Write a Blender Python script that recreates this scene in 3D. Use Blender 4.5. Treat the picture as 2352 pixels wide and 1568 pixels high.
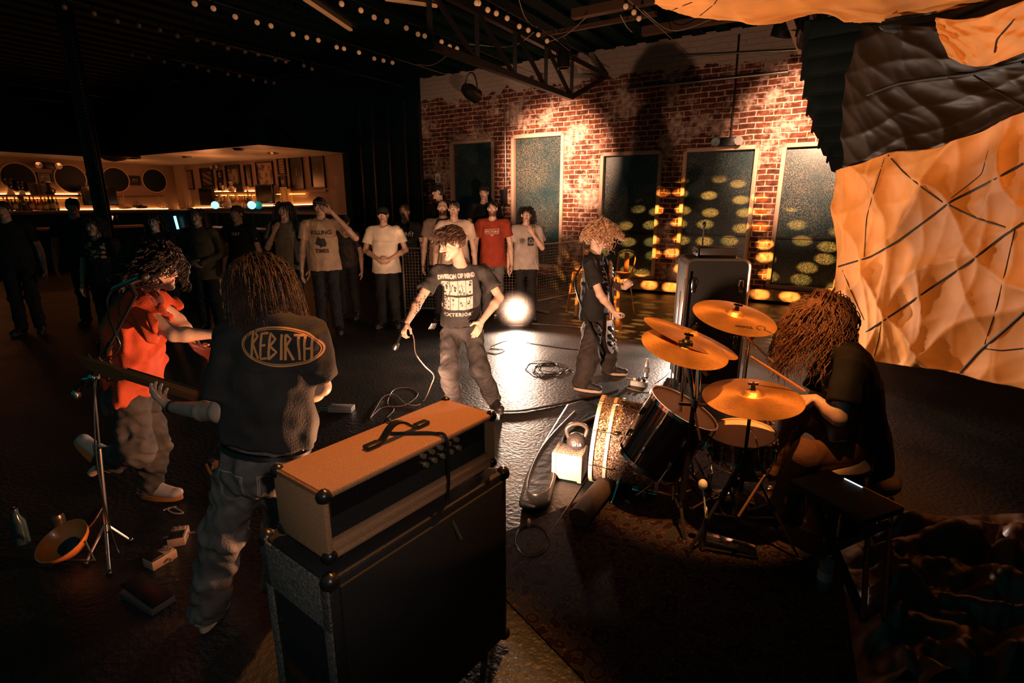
import bpy, bmesh, math, random
import numpy as np
from mathutils import Vector, Matrix, Euler, noise as mnoise
from mathutils.bvhtree import BVHTree
for _o in list(bpy.data.objects): bpy.data.objects.remove(_o)
SC = bpy.context.scene
COL = SC.collection
rng = random.Random(7)
PI = math.pi
# ------------------------------------------------------------------ camera
FPX, CAMH = 1218.0, 1.85
PITCH = math.atan(319 / FPX)
cd = bpy.data.cameras.new('camera'); cam = bpy.data.objects.new('camera', cd); COL.objects.link(cam)
cam.location = (0, 0, CAMH); cam.rotation_euler = (PI / 2 - PITCH, 0, 0)
cd.sensor_width = 36.0; cd.lens = FPX / 2352 * 36.0; cd.clip_start = 0.05; cd.clip_end = 80
SC.camera = cam
# ------------------------------------------------------------------ world, exposure
SC.view_settings.view_transform = 'Standard'; SC.view_settings.look = 'None'
SC.view_settings.gamma = 1.0; SC.view_settings.exposure = 0.0; SC.view_settings.use_curve_mapping = False
wd = bpy.data.worlds.new('world'); SC.world = wd; wd.use_nodes = True
wd.node_tree.nodes['Background'].inputs[0].default_value = (0.0, 1.0, 1.0, 1)
wd.node_tree.nodes['Background'].inputs[1].default_value = 0.05
# room axes: N runs along the string lights to the brick wall, U runs along the brick wall to the bar
AZ = math.radians(32)
NV = Vector((math.sin(AZ), math.cos(AZ), 0)); UV = Vector((-math.cos(AZ), math.sin(AZ), 0)); ZV = Vector((0, 0, 1))
def room(u, n, z=0.0): return UV * u + NV * n + ZV * z
_F = Vector((0, math.cos(PITCH), -math.sin(PITCH))); _R = Vector((1, 0, 0)); _U = Vector((0, math.sin(PITCH), math.cos(PITCH)))
def _ray(x, y): return _F + _R * ((x - 1176) / FPX) - _U * ((y - 784) / FPX)
def at(x, y, Y):
    """the place Y metres ahead seen at photo position x, y"""
    d = _ray(x, y); return Vector((0, 0, CAMH)) + d * (Y / d.y)
def ground(x, y, z=0.0):
    d = _ray(x, y); return Vector((0, 0, CAMH)) + d * ((z - CAMH) / d.z)
def onwall(x, y, n):
    """room coordinates (u, z) on the plane N = n"""
    d = _ray(x, y); p = Vector((0, 0, CAMH)) + d * (n / d.dot(NV)); return p.dot(UV), p.z
def onside(x, y, u):
    d = _ray(x, y); p = Vector((0, 0, CAMH)) + d * (u / d.dot(UV)); return p.dot(NV), p.z
# ------------------------------------------------------------------ lights of the room
def spot(name, loc, target, power, color, angle, blend=0.4, radius=0.06):
    l = bpy.data.lights.new(name, 'SPOT'); l.energy = power; l.color = color; l.spot_size = math.radians(angle)
    l.spot_blend = blend; l.shadow_soft_size = radius
    o = bpy.data.objects.new(name, l); COL.objects.link(o); o.location = loc
    o.rotation_euler = (Vector(target) - Vector(loc)).to_track_quat('-Z', 'Y').to_euler(); o['kind'] = 'helper'; return o
def point(name, loc, power, color, radius=0.05):
    l = bpy.data.lights.new(name, 'POINT'); l.energy = power; l.color = color; l.shadow_soft_size = radius
    o = bpy.data.objects.new(name, l); COL.objects.link(o); o.location = loc; o['kind'] = 'helper'; return o
PEACH = (1.0, 0.55, 0.33); ORANGE = (1.0, 0.36, 0.08); AMBER = (1.0, 0.32, 0.05)
LIGHTS = {}
def setup_lights():
    # floor strobe facing the camera behind the singer
    LIGHTS['a'] = spot('floor_strobe_beam', (0.06, 7.84, 0.29), (0.3, 2.0, 1.5), 560, (1.0, 0.66, 0.47), 150, 0.6, 0.07)
    # flash standing on the floor behind the guitar amplifier, aimed at the band
    LIGHTS['b'] = spot('flash_behind_amplifier_beam', (-0.07, 2.50, 0.36), (0.55, 6.0, 1.15), 520, PEACH, 102, 0.6, 0.03)
    # second flash low beside the photographer, aimed up at singer and crowd
    LIGHTS['b2'] = spot('low_flash_beam', (0.42, 0.30, 1.55), (-0.15, 6.0, 1.72), 760, PEACH, 32, 0.7, 0.04)
    LIGHTS['b3'] = spot('flash_behind_amplifier_side_beam', (-0.16, 2.46, 0.40), (-1.75, 2.45, 1.20), 250, (1.0, 0.44, 0.20), 88, 0.6, 0.03)
    # spot added out of view behind the amplifier to brighten the crowd
    LIGHTS['g'] = spot('added_crowd_beam', (-0.95, 3.35, 0.22), (-0.25, 8.4, 1.35), 560, PEACH, 46, 0.8, 0.04)
    # flash behind the bass cabinet
    LIGHTS['c'] = spot('flash_behind_cabinet_beam', (2.25, 6.6, 0.55), (1.1, 5.0, 0.2), 260, (1.0, 0.72, 0.56), 165, 0.4, 0.04)
    # two spots added in the roof, one pool of light each on the brick
    LIGHTS['w1'] = spot('added_wall_beam', room(5.25, 7.4, 3.45), at(1222, 330, 11.2), 4600, PEACH, 45, 0.9, 0.04)
    LIGHTS['w2'] = spot('added_wall_beam', room(.75, 7.9, 3.7), at(1860, 270, 9.0), 3000, PEACH, 52, 0.9, 0.04)
    # orange stage cans over the drums and the amplifier
    LIGHTS['d'] = spot('stage_can_beam', (1.0, 1.7, 4.3), (1.2, 3.05, 0.85), 1050, ORANGE, 25, 0.45, 0.05)
    LIGHTS['d2'] = spot('stage_can_beam', (0.3, 2.9, 4.3), (-0.45, 1.70, 1.05), 650, ORANGE, 30, 0.6, 0.05)
    # orange can on the parachute
    LIGHTS['e'] = spot('parachute_can_beam', (1.7, 1.4, 2.9), (3.7, 4.4, 1.75), 235, (1.0, 0.44, 0.15), 62, 0.6, 0.05)
    # the photographer's own weak flash
    LIGHTS['f'] = spot('camera_flash_beam', (0.25, -0.2, 2.1), (-1.0, 2.1, 0.75), 46, (1.0, 0.78, 0.66), 42, 0.8, 0.03)
setup_lights()
# ------------------------------------------------------------------ materials
MAT = {}
def mat(name, col=(0.5, 0.5, 0.5), rough=0.6, metal=0.0, bump=0.0, bscale=60.0, emis=None, estr=0.0, vary=0.0, vscale=8.0, coat=0.0, spec=0.5, sheen=0.0, vcol=False, trans=0.0, alpha=1.0, aniso=None):
    if name in MAT: return MAT[name]
    m = bpy.data.materials.new(name); m.use_nodes = True; nt = m.node_tree; b = nt.nodes['Principled BSDF']
    I = b.inputs
    c4 = (*col, 1); I['Base Color'].default_value = c4; I['Roughness'].default_value = rough; I['Metallic'].default_value = metal
    I['Specular IOR Level'].default_value = spec; I['Coat Weight'].default_value = coat; I['Sheen Weight'].default_value = sheen
    I['Transmission Weight'].default_value = trans
    if alpha < 1: I['Alpha'].default_value = alpha
    if emis: I['Emission Color'].default_value = (*emis, 1); I['Emission Strength'].default_value = estr
    tc = nt.nodes.new('ShaderNodeTexCoord')
    if vcol:
        a = nt.nodes.new('ShaderNodeVertexColor'); a.layer_name = 'Col'; nt.links.new(a.outputs['Color'], I['Base Color'])
    elif vary > 0:
        n = nt.nodes.new('ShaderNodeTexNoise'); n.inputs['Scale'].default_value = vscale; n.inputs['Detail'].default_value = 5
        nt.links.new(tc.outputs['Object'], n.inputs['Vector'])
        r = nt.nodes.new('ShaderNodeValToRGB'); r.color_ramp.elements[0].position = 0.3; r.color_ramp.elements[1].position = 0.7
        r.color_ramp.elements[0].color = (*[x * (1 - vary) for x in col], 1); r.color_ramp.elements[1].color = (*[min(1, x * (1 + vary)) for x in col], 1)
        nt.links.new(n.outputs['Fac'], r.inputs['Fac']); nt.links.new(r.outputs['Color'], I['Base Color'])
    if bump > 0:
        n = nt.nodes.new('ShaderNodeTexNoise'); n.inputs['Scale'].default_value = bscale; n.inputs['Detail'].default_value = 4
        nt.links.new(tc.outputs['Object'], n.inputs['Vector'])
        bp = nt.nodes.new('ShaderNodeBump'); bp.inputs['Strength'].default_value = bump; bp.inputs['Distance'].default_value = 0.02
        nt.links.new(n.outputs['Fac'], bp.inputs['Height']); nt.links.new(bp.outputs['Normal'], I['Normal'])
    MAT[name] = m; return m
BLK = mat('matte_black', (0.003, 0.010, 0.010), 0.7, spec=0.25)
BLKP = mat('black_plastic', (0.01, 0.01, 0.01), 0.35)
TOLEX = mat('black_vinyl', (0.012, 0.012, 0.012), 0.5, bump=0.35, bscale=260)
CHROME = mat('chrome', (0.75, 0.72, 0.7), 0.16, 1.0)
STEEL = mat('brushed_steel', (0.45, 0.42, 0.4), 0.32, 1.0)
DSTEEL = mat('dark_steel', (0.03, 0.028, 0.028), 0.45, 0.6)
RUBBER = mat('rubber_cable', (0.01, 0.01, 0.01), 0.32, spec=0.7)
WHITE = mat('white_paint', (0.75, 0.72, 0.68), 0.6)
BRASS = mat('brass', (0.62, 0.36, 0.13), 0.3, 1.0)
# ------------------------------------------------------------------ mesh building
class MB:
    def __init__(s): s.v = []; s.f = []; s.m = []; s.cm = 0
    def add(s, vs, fs, M=None):
        b = len(s.v)
        if M is not None: vs = [M @ Vector(v) for v in vs]
        s.v += [tuple(v) for v in vs]; s.f += [tuple(b + i for i in f) for f in fs]; s.m += [s.cm] * len(fs); return s
    def box(s, c, d, M=None, bev=0.0):
        x, y, z = [k / 2 for k in d]; c = Vector(c)
        if bev <= 0:
            vs = [(sx * x, sy * y, sz * z) for sx in (-1, 1) for sy in (-1, 1) for sz in (-1, 1)]
            fs = [(0, 1, 3, 2), (4, 6, 7, 5), (0, 4, 5, 1), (2, 3, 7, 6), (0, 2, 6, 4), (1, 5, 7, 3)]
        else:
            b = min(bev, x * .9, y * .9, z * .9); bm = bmesh.new(); bmesh.ops.create_cube(bm, size=1)
            for v in bm.verts: v.co = Vector((v.co.x * 2 * x, v.co.y * 2 * y, v.co.z * 2 * z))
            bmesh.ops.bevel(bm, geom=list(bm.edges), offset=b, segments=2, affect='EDGES', profile=0.5)
            bm.verts.index_update(); vs = [tuple(v.co) for v in bm.verts]; fs = [tuple(v.index for v in f.verts) for f in bm.faces]; bm.free()
        vs = [Vector(v) + c for v in vs]
        return s.add(vs, fs, M)
    def bar(s, a, b, w, h, up=(0, 0, 1)):
        a = Vector(a); b = Vector(b); t = (b - a); L = t.length
        if L < 1e-6: return s
        t.normalize(); u = Vector(up); sd = t.cross(u)
        if sd.length < 1e-4: sd = t.cross(Vector((1, 0, 0)))
        sd.normalize(); u = sd.cross(t)
        vs = [p + sd * (w / 2 * i) + u * (h / 2 * j) for p in (a, b) for i, j in ((-1, -1), (1, -1), (1, 1), (-1, 1))]
        return s.add(vs, [(0, 3, 2, 1), (4, 5, 6, 7), (0, 1, 5, 4), (1, 2, 6, 5), (2, 3, 7, 6), (3, 0, 4, 7)])
    def tube(s, pts, r, n=8, caps=True, closed=False):
        pts = [Vector(p) for p in pts]; m = len(pts)
        rs = list(r) if hasattr(r, '__len__') else [r] * m
        vs = []; prev = None
        for i, p in enumerate(pts):
            a = pts[(i - 1) % m] if closed or i > 0 else p; b = pts[(i + 1) % m] if closed or i < m - 1 else p
            t = (b - a)
            if t.length < 1e-9: t = Vector((0, 0, 1))
            t.normalize()
            if prev is None:
                u = t.cross(Vector((0, 0, 1)))
                if u.length < 0.05: u = t.cross(Vector((1, 0, 0)))
            else: u = prev - t * prev.dot(t)
            u.normalize(); prev = u; w = t.cross(u)
            for k in range(n):
                an = 2 * PI * k / n; vs.append(p + (u * math.cos(an) + w * math.sin(an)) * rs[i])
        fs = []
        for i in range(m if closed else m - 1):
            j = (i + 1) % m
            for k in range(n):
                l = (k + 1) % n; fs.append((i * n + k, i * n + l, j * n + l, j * n + k))
        if caps and not closed:
            fs.append(tuple(range(n - 1, -1, -1))); fs.append(tuple((m - 1) * n + k for k in range(n)))
        return s.add(vs, fs)
    def cyl(s, a, b, r, r2=None, n=20): return s.tube([a, b], [r, r if r2 is None else r2], n)
    def lathe(s, prof, M=None, n=32, cap=False):
        vs = []; fs = []; m = len(prof)
        for (r, z) in prof:
            for k in range(n):
                a = 2 * PI * k / n; vs.append((r * math.cos(a), r * math.sin(a), z))
        for i in range(m - 1):
            for k in range(n):
                l = (k + 1) % n; fs.append((i * n + k, i * n + l, (i + 1) * n + l, (i + 1) * n + k))
        if cap: fs.append(tuple(range(n - 1, -1, -1))); fs.append(tuple((m - 1) * n + k for k in range(n)))
        return s.add(vs, fs, M)
    def ball(s, c, r, M=None, n=12):
        rr = r if hasattr(r, '__len__') else (r, r, r); c = Vector(c); vs = []; fs = []; h = max(4, n // 2 + 1)
        for i in range(h + 1):
            ph = PI * i / h
            for k in range(n):
                a = 2 * PI * k / n
                vs.append(c + Vector((rr[0] * math.sin(ph) * math.cos(a), rr[1] * math.sin(ph) * math.sin(a), rr[2] * math.cos(ph))))
        for i in range(h):
            for k in range(n):
                l = (k + 1) % n; fs.append((i * n + k, (i + 1) * n + k, (i + 1) * n + l, i * n + l))
        return s.add(vs, fs, M)
    def prism(s, poly, h, M=None):
        n = len(poly); vs = [(x, y, 0) for x, y in poly] + [(x, y, h) for x, y in poly]
        fs = [tuple(range(n - 1, -1, -1)), tuple(range(n, 2 * n))] + [(i, (i + 1) % n, n + (i + 1) % n, n + i) for i in range(n)]
        return s.add(vs, fs, M)
    def grid(s, fn, nu, nv):
        vs = [fn(i / nu, j / nv) for j in range(nv + 1) for i in range(nu + 1)]
        fs = [(j * (nu + 1) + i, j * (nu + 1) + i + 1, (j + 1) * (nu + 1) + i + 1, (j + 1) * (nu + 1) + i) for j in range(nv) for i in range(nu)]
        return s.add(vs, fs)
    def build(s, name, m, parent=None, smooth=None, angle=40):
        me = bpy.data.meshes.new(name); me.from_pydata(s.v, [], s.f)
        for k in (m if isinstance(m, (list, tuple)) else [m]): me.materials.append(k)
        if any(s.m): me.polygons.foreach_set('material_index', s.m)
        if smooth is None or smooth:
            me.polygons.foreach_set('use_smooth', [True] * len(me.polygons))
            if smooth is None:
                try: me.set_sharp_from_angle(angle=math.radians(angle))
                except Exception: pass
        me.update(); return link(name, me, parent)
def link(name, me, parent=None):
    o = bpy.data.objects.new(name, me); COL.objects.link(o)
    if parent is not None:
        o.parent = parent; o.matrix_parent_inverse = Matrix.Identity(4)
        if any(abs(v) > 1e-9 for v in parent_world(parent).translation) or parent_world(parent).to_3x3() != Matrix.Identity(3):
            me.transform(parent_world(parent).inverted())
    return o
def parent_world(o):
    M = o.matrix_basis.copy()
    while o.parent is not None: o = o.parent; M = o.matrix_basis @ M
    return M
def thing(name, label, cat, loc=(0, 0, 0), group=None, rotz=0.0):
    o = bpy.data.objects.new(name, None); COL.objects.link(o); o.location = loc; o.rotation_euler = (0, 0, rotz); o.empty_display_size = 0.1
    o['label'] = label; o['category'] = cat
    if group: o['group'] = group
    return o
def tag(o, label, cat, group=None, kind=None):
    o['label'] = label; o['category'] = cat
    if group: o['group'] = group
    if kind: o['kind'] = kind
    return o
def struct(o): o['kind'] = 'structure'; return o
def copy_tree(o, label=None, loc=None, rotz=None):
    c = o.copy(); COL.objects.link(c)
    for ch in list(o.children):
        d = copy_tree(ch); d.parent = c
    if label: c['label'] = label
    if loc is not None: c.location = loc
    if rotz is not None: c.rotation_euler = (0, 0, rotz)
    return c
def frame(x, z, o=(0, 0, 0)):
    """matrix with local z along z and local x near x"""
    z = Vector(z).normalized(); x = Vector(x); x = (x - z * x.dot(z)).normalized(); y = z.cross(x)
    M = Matrix((x, y, z)).transposed().to_4x4(); M.translation = Vector(o); return M
def catenary(a, b, sag, n=14):
    a = Vector(a); b = Vector(b)
    return [a.lerp(b, i / n) - ZV * (sag * 4 * (i / n) * (1 - i / n)) for i in range(n + 1)]
def smooth_path(pts, n=8):
    P = [Vector(p) for p in pts]; out = []
    for i in range(len(P) - 1):
        p0 = P[max(i - 1, 0)]; p1 = P[i]; p2 = P[i + 1]; p3 = P[min(i + 2, len(P) - 1)]
        for k in range(n):
            t = k / n; out.append(0.5 * ((2 * p1) + (p2 - p0) * t + (2 * p0 - 5 * p1 + 4 * p2 - p3) * t * t + (3 * p1 - p0 - 3 * p2 + p3) * t ** 3))
    out.append(P[-1]); return out
FONT_CACHE = {}
def text_mesh(txt, size, bold=0.0, space=1.0):
    cu = bpy.data.curves.new('txt', 'FONT'); cu.body = txt; cu.size = size; cu.align_x = 'CENTER'; cu.align_y = 'CENTER'; cu.offset = bold; cu.space_character = space
    cu.resolution_u = 3; o = bpy.data.objects.new('txt', cu); COL.objects.link(o); bpy.context.view_layer.update()
    me = bpy.data.meshes.new_from_object(o.evaluated_get(bpy.context.evaluated_depsgraph_get()))
    vs = [tuple(v.co) for v in me.vertices]; fs = [tuple(p.vertices) for p in me.polygons]
    bpy.data.objects.remove(o); bpy.data.curves.remove(cu); bpy.data.meshes.remove(me); return vs, fs
def lettering(mb, txt, size, M, bold=0.0, thick=0.0, sx=1.0, space=1.0):
    """flat letters in the local xy plane of M"""
    vs, fs = text_mesh(txt, size, bold, space); mb.add([(x * sx, y, thick) for x, y, z in vs], fs, M); return mb
# ------------------------------------------------------------------ implicit surfaces (one continuous skin)
class SDF:
    def __init__(s, lo, hi, h):
        s.h = h; s.lo = np.array(lo, np.float32) - 2 * h; n = np.ceil((np.array(hi) + 2 * h - s.lo) / h).astype(int) + 1
        s.n = n; s.g = np.full(tuple(n), 0.2, np.float32); s.ax = [s.lo[i] + h * np.arange(n[i], dtype=np.float32) for i in range(3)]
    def block(s, lo, hi):
        i0 = np.clip(np.floor((np.array(lo) - s.lo) / s.h).astype(int), 0, s.n - 1); i1 = np.clip(np.ceil((np.array(hi) - s.lo) / s.h).astype(int) + 1, 1, s.n)
        sl = tuple(slice(int(a), int(max(a + 1, b))) for a, b in zip(i0, i1))
        X, Y, Z = s.ax[0][sl[0]][:, None, None], s.ax[1][sl[1]][None, :, None], s.ax[2][sl[2]][None, None, :]
        return sl, X, Y, Z
    def put(s, sl, d, k, op):
        b = s.g[sl]
        if op == '+':
            if k > 0: h = np.maximum(k - np.abs(b - d), 0) / k; s.g[sl] = np.minimum(b, d) - h * h * k * 0.25
            else: s.g[sl] = np.minimum(b, d)
        else:
            d = -d
            if k > 0: h = np.maximum(k - np.abs(b - d), 0) / k; s.g[sl] = np.maximum(b, d) + h * h * k * 0.25
            else: s.g[sl] = np.maximum(b, d)
    def cap(s, a, b, ra, rb=None, k=0.02, op='+', flat=None):
        """tapered capsule; flat=(axis vector, ratio) squashes across that axis"""
        rb = ra if rb is None else rb; a = np.array(a, np.float32); b = np.array(b, np.float32); m = max(ra, rb) + k + 3 * s.h
        if flat: m = m * max(1.0, flat[1])
        sl, X, Y, Z = s.block(np.minimum(a, b) - m, np.maximum(a, b) + m)
        ab = b - a; L = float(ab @ ab) + 1e-9
        px, py, pz = X - a[0], Y - a[1], Z - a[2]
        t = np.clip((px * ab[0] + py * ab[1] + pz * ab[2]) / L, 0, 1)
        qx, qy, qz = px - t * ab[0], py - t * ab[1], pz - t * ab[2]
        d2 = qx * qx + qy * qy + qz * qz
        if flat:
            f = np.array(flat[0], np.float32); f /= np.linalg.norm(f); c = qx * f[0] + qy * f[1] + qz * f[2]
            d2 = d2 + c * c * (1.0 / flat[1] ** 2 - 1.0)
        s.put(sl, np.sqrt(np.maximum(d2, 1e-12)) - (ra + (rb - ra) * t), k, op)
    def ell(s, c, r, R=None, k=0.02, op='+'):
        c = np.array(c, np.float32); r = np.array(r, np.float32); m = float(r.max()) + k + 3 * s.h
        sl, X, Y, Z = s.block(c - m, c + m); px, py, pz = X - c[0], Y - c[1], Z - c[2]
        R = np.eye(3) if R is None else np.array(R)
        q = [px * R[0, i] + py * R[1, i] + pz * R[2, i] for i in range(3)]
        k0 = np.sqrt(sum((q[i] / r[i]) ** 2 for i in range(3))); k1 = np.sqrt(sum((q[i] / r[i] ** 2) ** 2 for i in range(3))) + 1e-6
        s.put(sl, k0 * (k0 - 1) / k1, k, op)
    def half(s, p, n, k=0.0):
        """cut away everything on the side n points to"""
        p = np.array(p, np.float32); n = np.array(n, np.float32); n /= np.linalg.norm(n)
        sl, X, Y, Z = s.block(s.lo, s.lo + s.n * s.h)
        d = -((X - p[0]) * n[0] + (Y - p[1]) * n[1] + (Z - p[2]) * n[2]); s.put(sl, d, k, '-')
    def wrinkle(s, amp, freq, seed=0, stretch=(1, 1, 1)):
        r = np.random.RandomState(seed); X, Y, Z = s.ax[0][:, None, None] * stretch[0], s.ax[1][None, :, None] * stretch[1], s.ax[2][None, None, :] * stretch[2]
        acc = 0
        wx = np.sin(freq * .45 * X + 1.3 * np.sin(freq * .3 * Z + seed)) ; wz = np.sin(freq * .5 * Z + 1.1 * np.sin(freq * .4 * Y + seed * 2))
        for i in range(5):
            a = r.normal(size=3); a /= np.linalg.norm(a); ph = r.rand() * 6.28; fr = freq * (0.6 + 1.0 * r.rand())
            acc = acc + np.sin(fr * (a[0] * X + a[1] * Y + a[2] * Z) + ph + 1.6 * wx + 1.4 * wz)
        s.g += (amp * 0.45 * acc).astype(np.float32)
    def mesh(s):
        g = s.g; g[0], g[-1] = .1, .1; g[:, 0], g[:, -1] = .1, .1; g[:, :, 0], g[:, :, -1] = .1, .1
        ins = g < 0; nx, ny, nz = g.shape
        acc = np.zeros((nx - 1, ny - 1, nz - 1, 3), np.float32); cnt = np.zeros((nx - 1, ny - 1, nz - 1), np.int16)
        quads = []
        cells = {}
        for ax in range(3):
            sa = [slice(None)] * 3; sb = [slice(None)] * 3; sa[ax] = slice(0, -1); sb[ax] = slice(1, None)
            A = g[tuple(sa)]; B = g[tuple(sb)]; cr = ins[tuple(sa)] != ins[tuple(sb)]
            idx = np.argwhere(cr)
            if len(idx) == 0: continue
            a = A[cr]; b = B[cr]; t = a / (a - b); pos = idx.astype(np.float32); pos[:, ax] += t
            o1, o2 = [(1, 2), (2, 0), (0, 1)][ax]
            corner = []
            for (d1, d2) in ((0, 0), (-1, 0), (-1, -1), (0, -1)):
                c = idx.copy(); c[:, o1] += d1; c[:, o2] += d2
                np.add.at(acc, (c[:, 0], c[:, 1], c[:, 2]), pos); np.add.at(cnt, (c[:, 0], c[:, 1], c[:, 2]), 1); corner.append(c)
            flip = a > 0
            quads.append((corner, flip))
        m = cnt > 0; ids = np.full(cnt.shape, -1, np.int64); ids[m] = np.arange(int(m.sum()))
        V = acc[m] / cnt[m][:, None] * s.h + s.lo
        Q = []
        for corner, flip in quads:
            q = np.stack([ids[c[:, 0], c[:, 1], c[:, 2]] for c in corner], 1); q[flip] = q[flip][:, ::-1]; Q.append(q)
        Q = np.concatenate(Q) if Q else np.zeros((0, 4), int)
        return V, Q
def np_mesh(name, V, Q, m, parent=None, col=None):
    me = bpy.data.meshes.new(name); n = len(V); k = len(Q)
    me.vertices.add(n); me.vertices.foreach_set('co', np.ascontiguousarray(V, np.float32).ravel())
    me.loops.add(k * 4); me.loops.foreach_set('vertex_index', np.ascontiguousarray(Q, np.int32).ravel())
    me.polygons.add(k); me.polygons.foreach_set('loop_start', np.arange(0, 4 * k, 4, dtype=np.int32)); me.polygons.foreach_set('loop_total', np.full(k, 4, np.int32))
    me.polygons.foreach_set('use_smooth', np.ones(k, bool)); me.update(calc_edges=True); me.validate()
    me.materials.append(m)
    if col is not None and len(me.vertices) == n:
        a = me.color_attributes.new('Col', 'FLOAT_COLOR', 'POINT'); c = np.ones((n, 4), np.float32); c[:, :3] = col; a.data.foreach_set('color', c.ravel())
    return link(name, me, parent)
# ================================================================== the room
WN = 11.2          # plane of the far wall
CEIL = 4.9; BARZ = 3.2; BARU = 22.2
def nodes(m): return m.node_tree, m.node_tree.nodes['Principled BSDF']
def brick_material():
    m = mat('old_brick', (0.3, 0.1, 0.05), 0.85, spec=0.2); nt, b = nodes(m); L = nt.links.new; Nn = nt.nodes.new
    tc = Nn('ShaderNodeTexCoord'); sep = Nn('ShaderNodeSeparateXYZ'); L(tc.outputs['Object'], sep.inputs[0])
    wob = Nn('ShaderNodeTexNoise'); wob.inputs['Scale'].default_value = 3.0; wob.inputs['Detail'].default_value = 4; L(tc.outputs['Object'], wob.inputs['Vector'])
    sub = Nn('ShaderNodeVectorMath'); sub.operation = 'SUBTRACT'; sub.inputs[1].default_value = (.5, .5, .5); L(wob.outputs['Color'], sub.inputs[0])
    sc = Nn('ShaderNodeVectorMath'); sc.operation = 'SCALE'; sc.inputs['Scale'].default_value = 0.05; L(sub.outputs[0], sc.inputs[0])
    ad = Nn('ShaderNodeVectorMath'); ad.operation = 'ADD'; L(tc.outputs['Object'], ad.inputs[0]); L(sc.outputs[0], ad.inputs[1])
    br = Nn('ShaderNodeTexBrick'); L(ad.outputs[0], br.inputs['Vector']); I = br.inputs
    I['Scale'].default_value = 1.0; I['Brick Width'].default_value = 0.29; I['Row Height'].default_value = 0.102; I['Mortar Size'].default_value = 0.013
    I['Mortar Smooth'].default_value = 0.35; I['Bias'].default_value = -0.2
    I['Color1'].default_value = (0.11, 0.035, 0.022, 1); I['Color2'].default_value = (0.24, 0.068, 0.034, 1); I['Mortar'].default_value = (0.62, 0.42, 0.33, 1)
    n1 = Nn('ShaderNodeTexNoise'); n1.inputs['Scale'].default_value = 1.7; n1.inputs['Detail'].default_value = 9; n1.inputs['Roughness'].default_value = 0.72; L(tc.outputs['Object'], n1.inputs['Vector'])
    r1 = Nn('ShaderNodeValToRGB'); r1.color_ramp.elements[0].position = 0.50; r1.color_ramp.elements[1].position = 0.60; L(n1.outputs['Fac'], r1.inputs['Fac'])
    mx = Nn('ShaderNodeMix'); mx.data_type = 'RGBA'; L(r1.outputs['Color'], mx.inputs['Factor']); L(br.outputs['Color'], mx.inputs['A']); mx.inputs['B'].default_value = (0.62, 0.42, 0.34, 1)
    n2 = Nn('ShaderNodeTexNoise'); n2.inputs['Scale'].default_value = 11; n2.inputs['Detail'].default_value = 8; L(tc.outputs['Object'], n2.inputs['Vector'])
    r2 = Nn('ShaderNodeValToRGB'); r2.color_ramp.elements[0].position = 0.35; r2.color_ramp.elements[1].position = 0.6; r2.color_ramp.elements[0].color = (.25, .25, .25, 1); L(n2.outputs['Fac'], r2.inputs['Fac'])
    ml = Nn('ShaderNodeMix'); ml.data_type = 'RGBA'; ml.blend_type = 'MULTIPLY'; ml.inputs['Factor'].default_value = 0.8; L(mx.outputs['Result'], ml.inputs['A']); L(r2.outputs['Color'], ml.inputs['B'])
    # pale plaster above the brick
    add = Nn('ShaderNodeMath'); add.operation = 'MULTIPLY_ADD'; L(n1.outputs['Fac'], add.inputs[0]); add.inputs[1].default_value = 0.9; L(sep.outputs['Y'], add.inputs[2])
    gt = Nn('ShaderNodeMath'); gt.operation = 'GREATER_THAN'; L(add.outputs[0], gt.inputs[0]); gt.inputs[1].default_value = 4.78
    mp = Nn('ShaderNodeMix'); mp.data_type = 'RGBA'; L(gt.outputs[0], mp.inputs['Factor']); L(ml.outputs['Result'], mp.inputs['A']); mp.inputs['B'].default_value = (0.42, 0.33, 0.28, 1)
    L(mp.outputs['Result'], b.inputs['Base Color'])
    bp = Nn('ShaderNodeBump'); bp.inputs['Strength'].default_value = 0.8; bp.inputs['Distance'].default_value = 0.012; inv = Nn('ShaderNodeMath'); inv.operation = 'SUBTRACT'; inv.inputs[0].default_value = 1; L(br.outputs['Fac'], inv.inputs[1])
    am = Nn('ShaderNodeMath'); am.operation = 'ADD'; L(inv.outputs[0], am.inputs[0]); L(n2.outputs['Fac'], am.inputs[1]); L(am.outputs[0], bp.inputs['Height']); L(bp.outputs['Normal'], b.inputs['Normal'])
    return m
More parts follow.
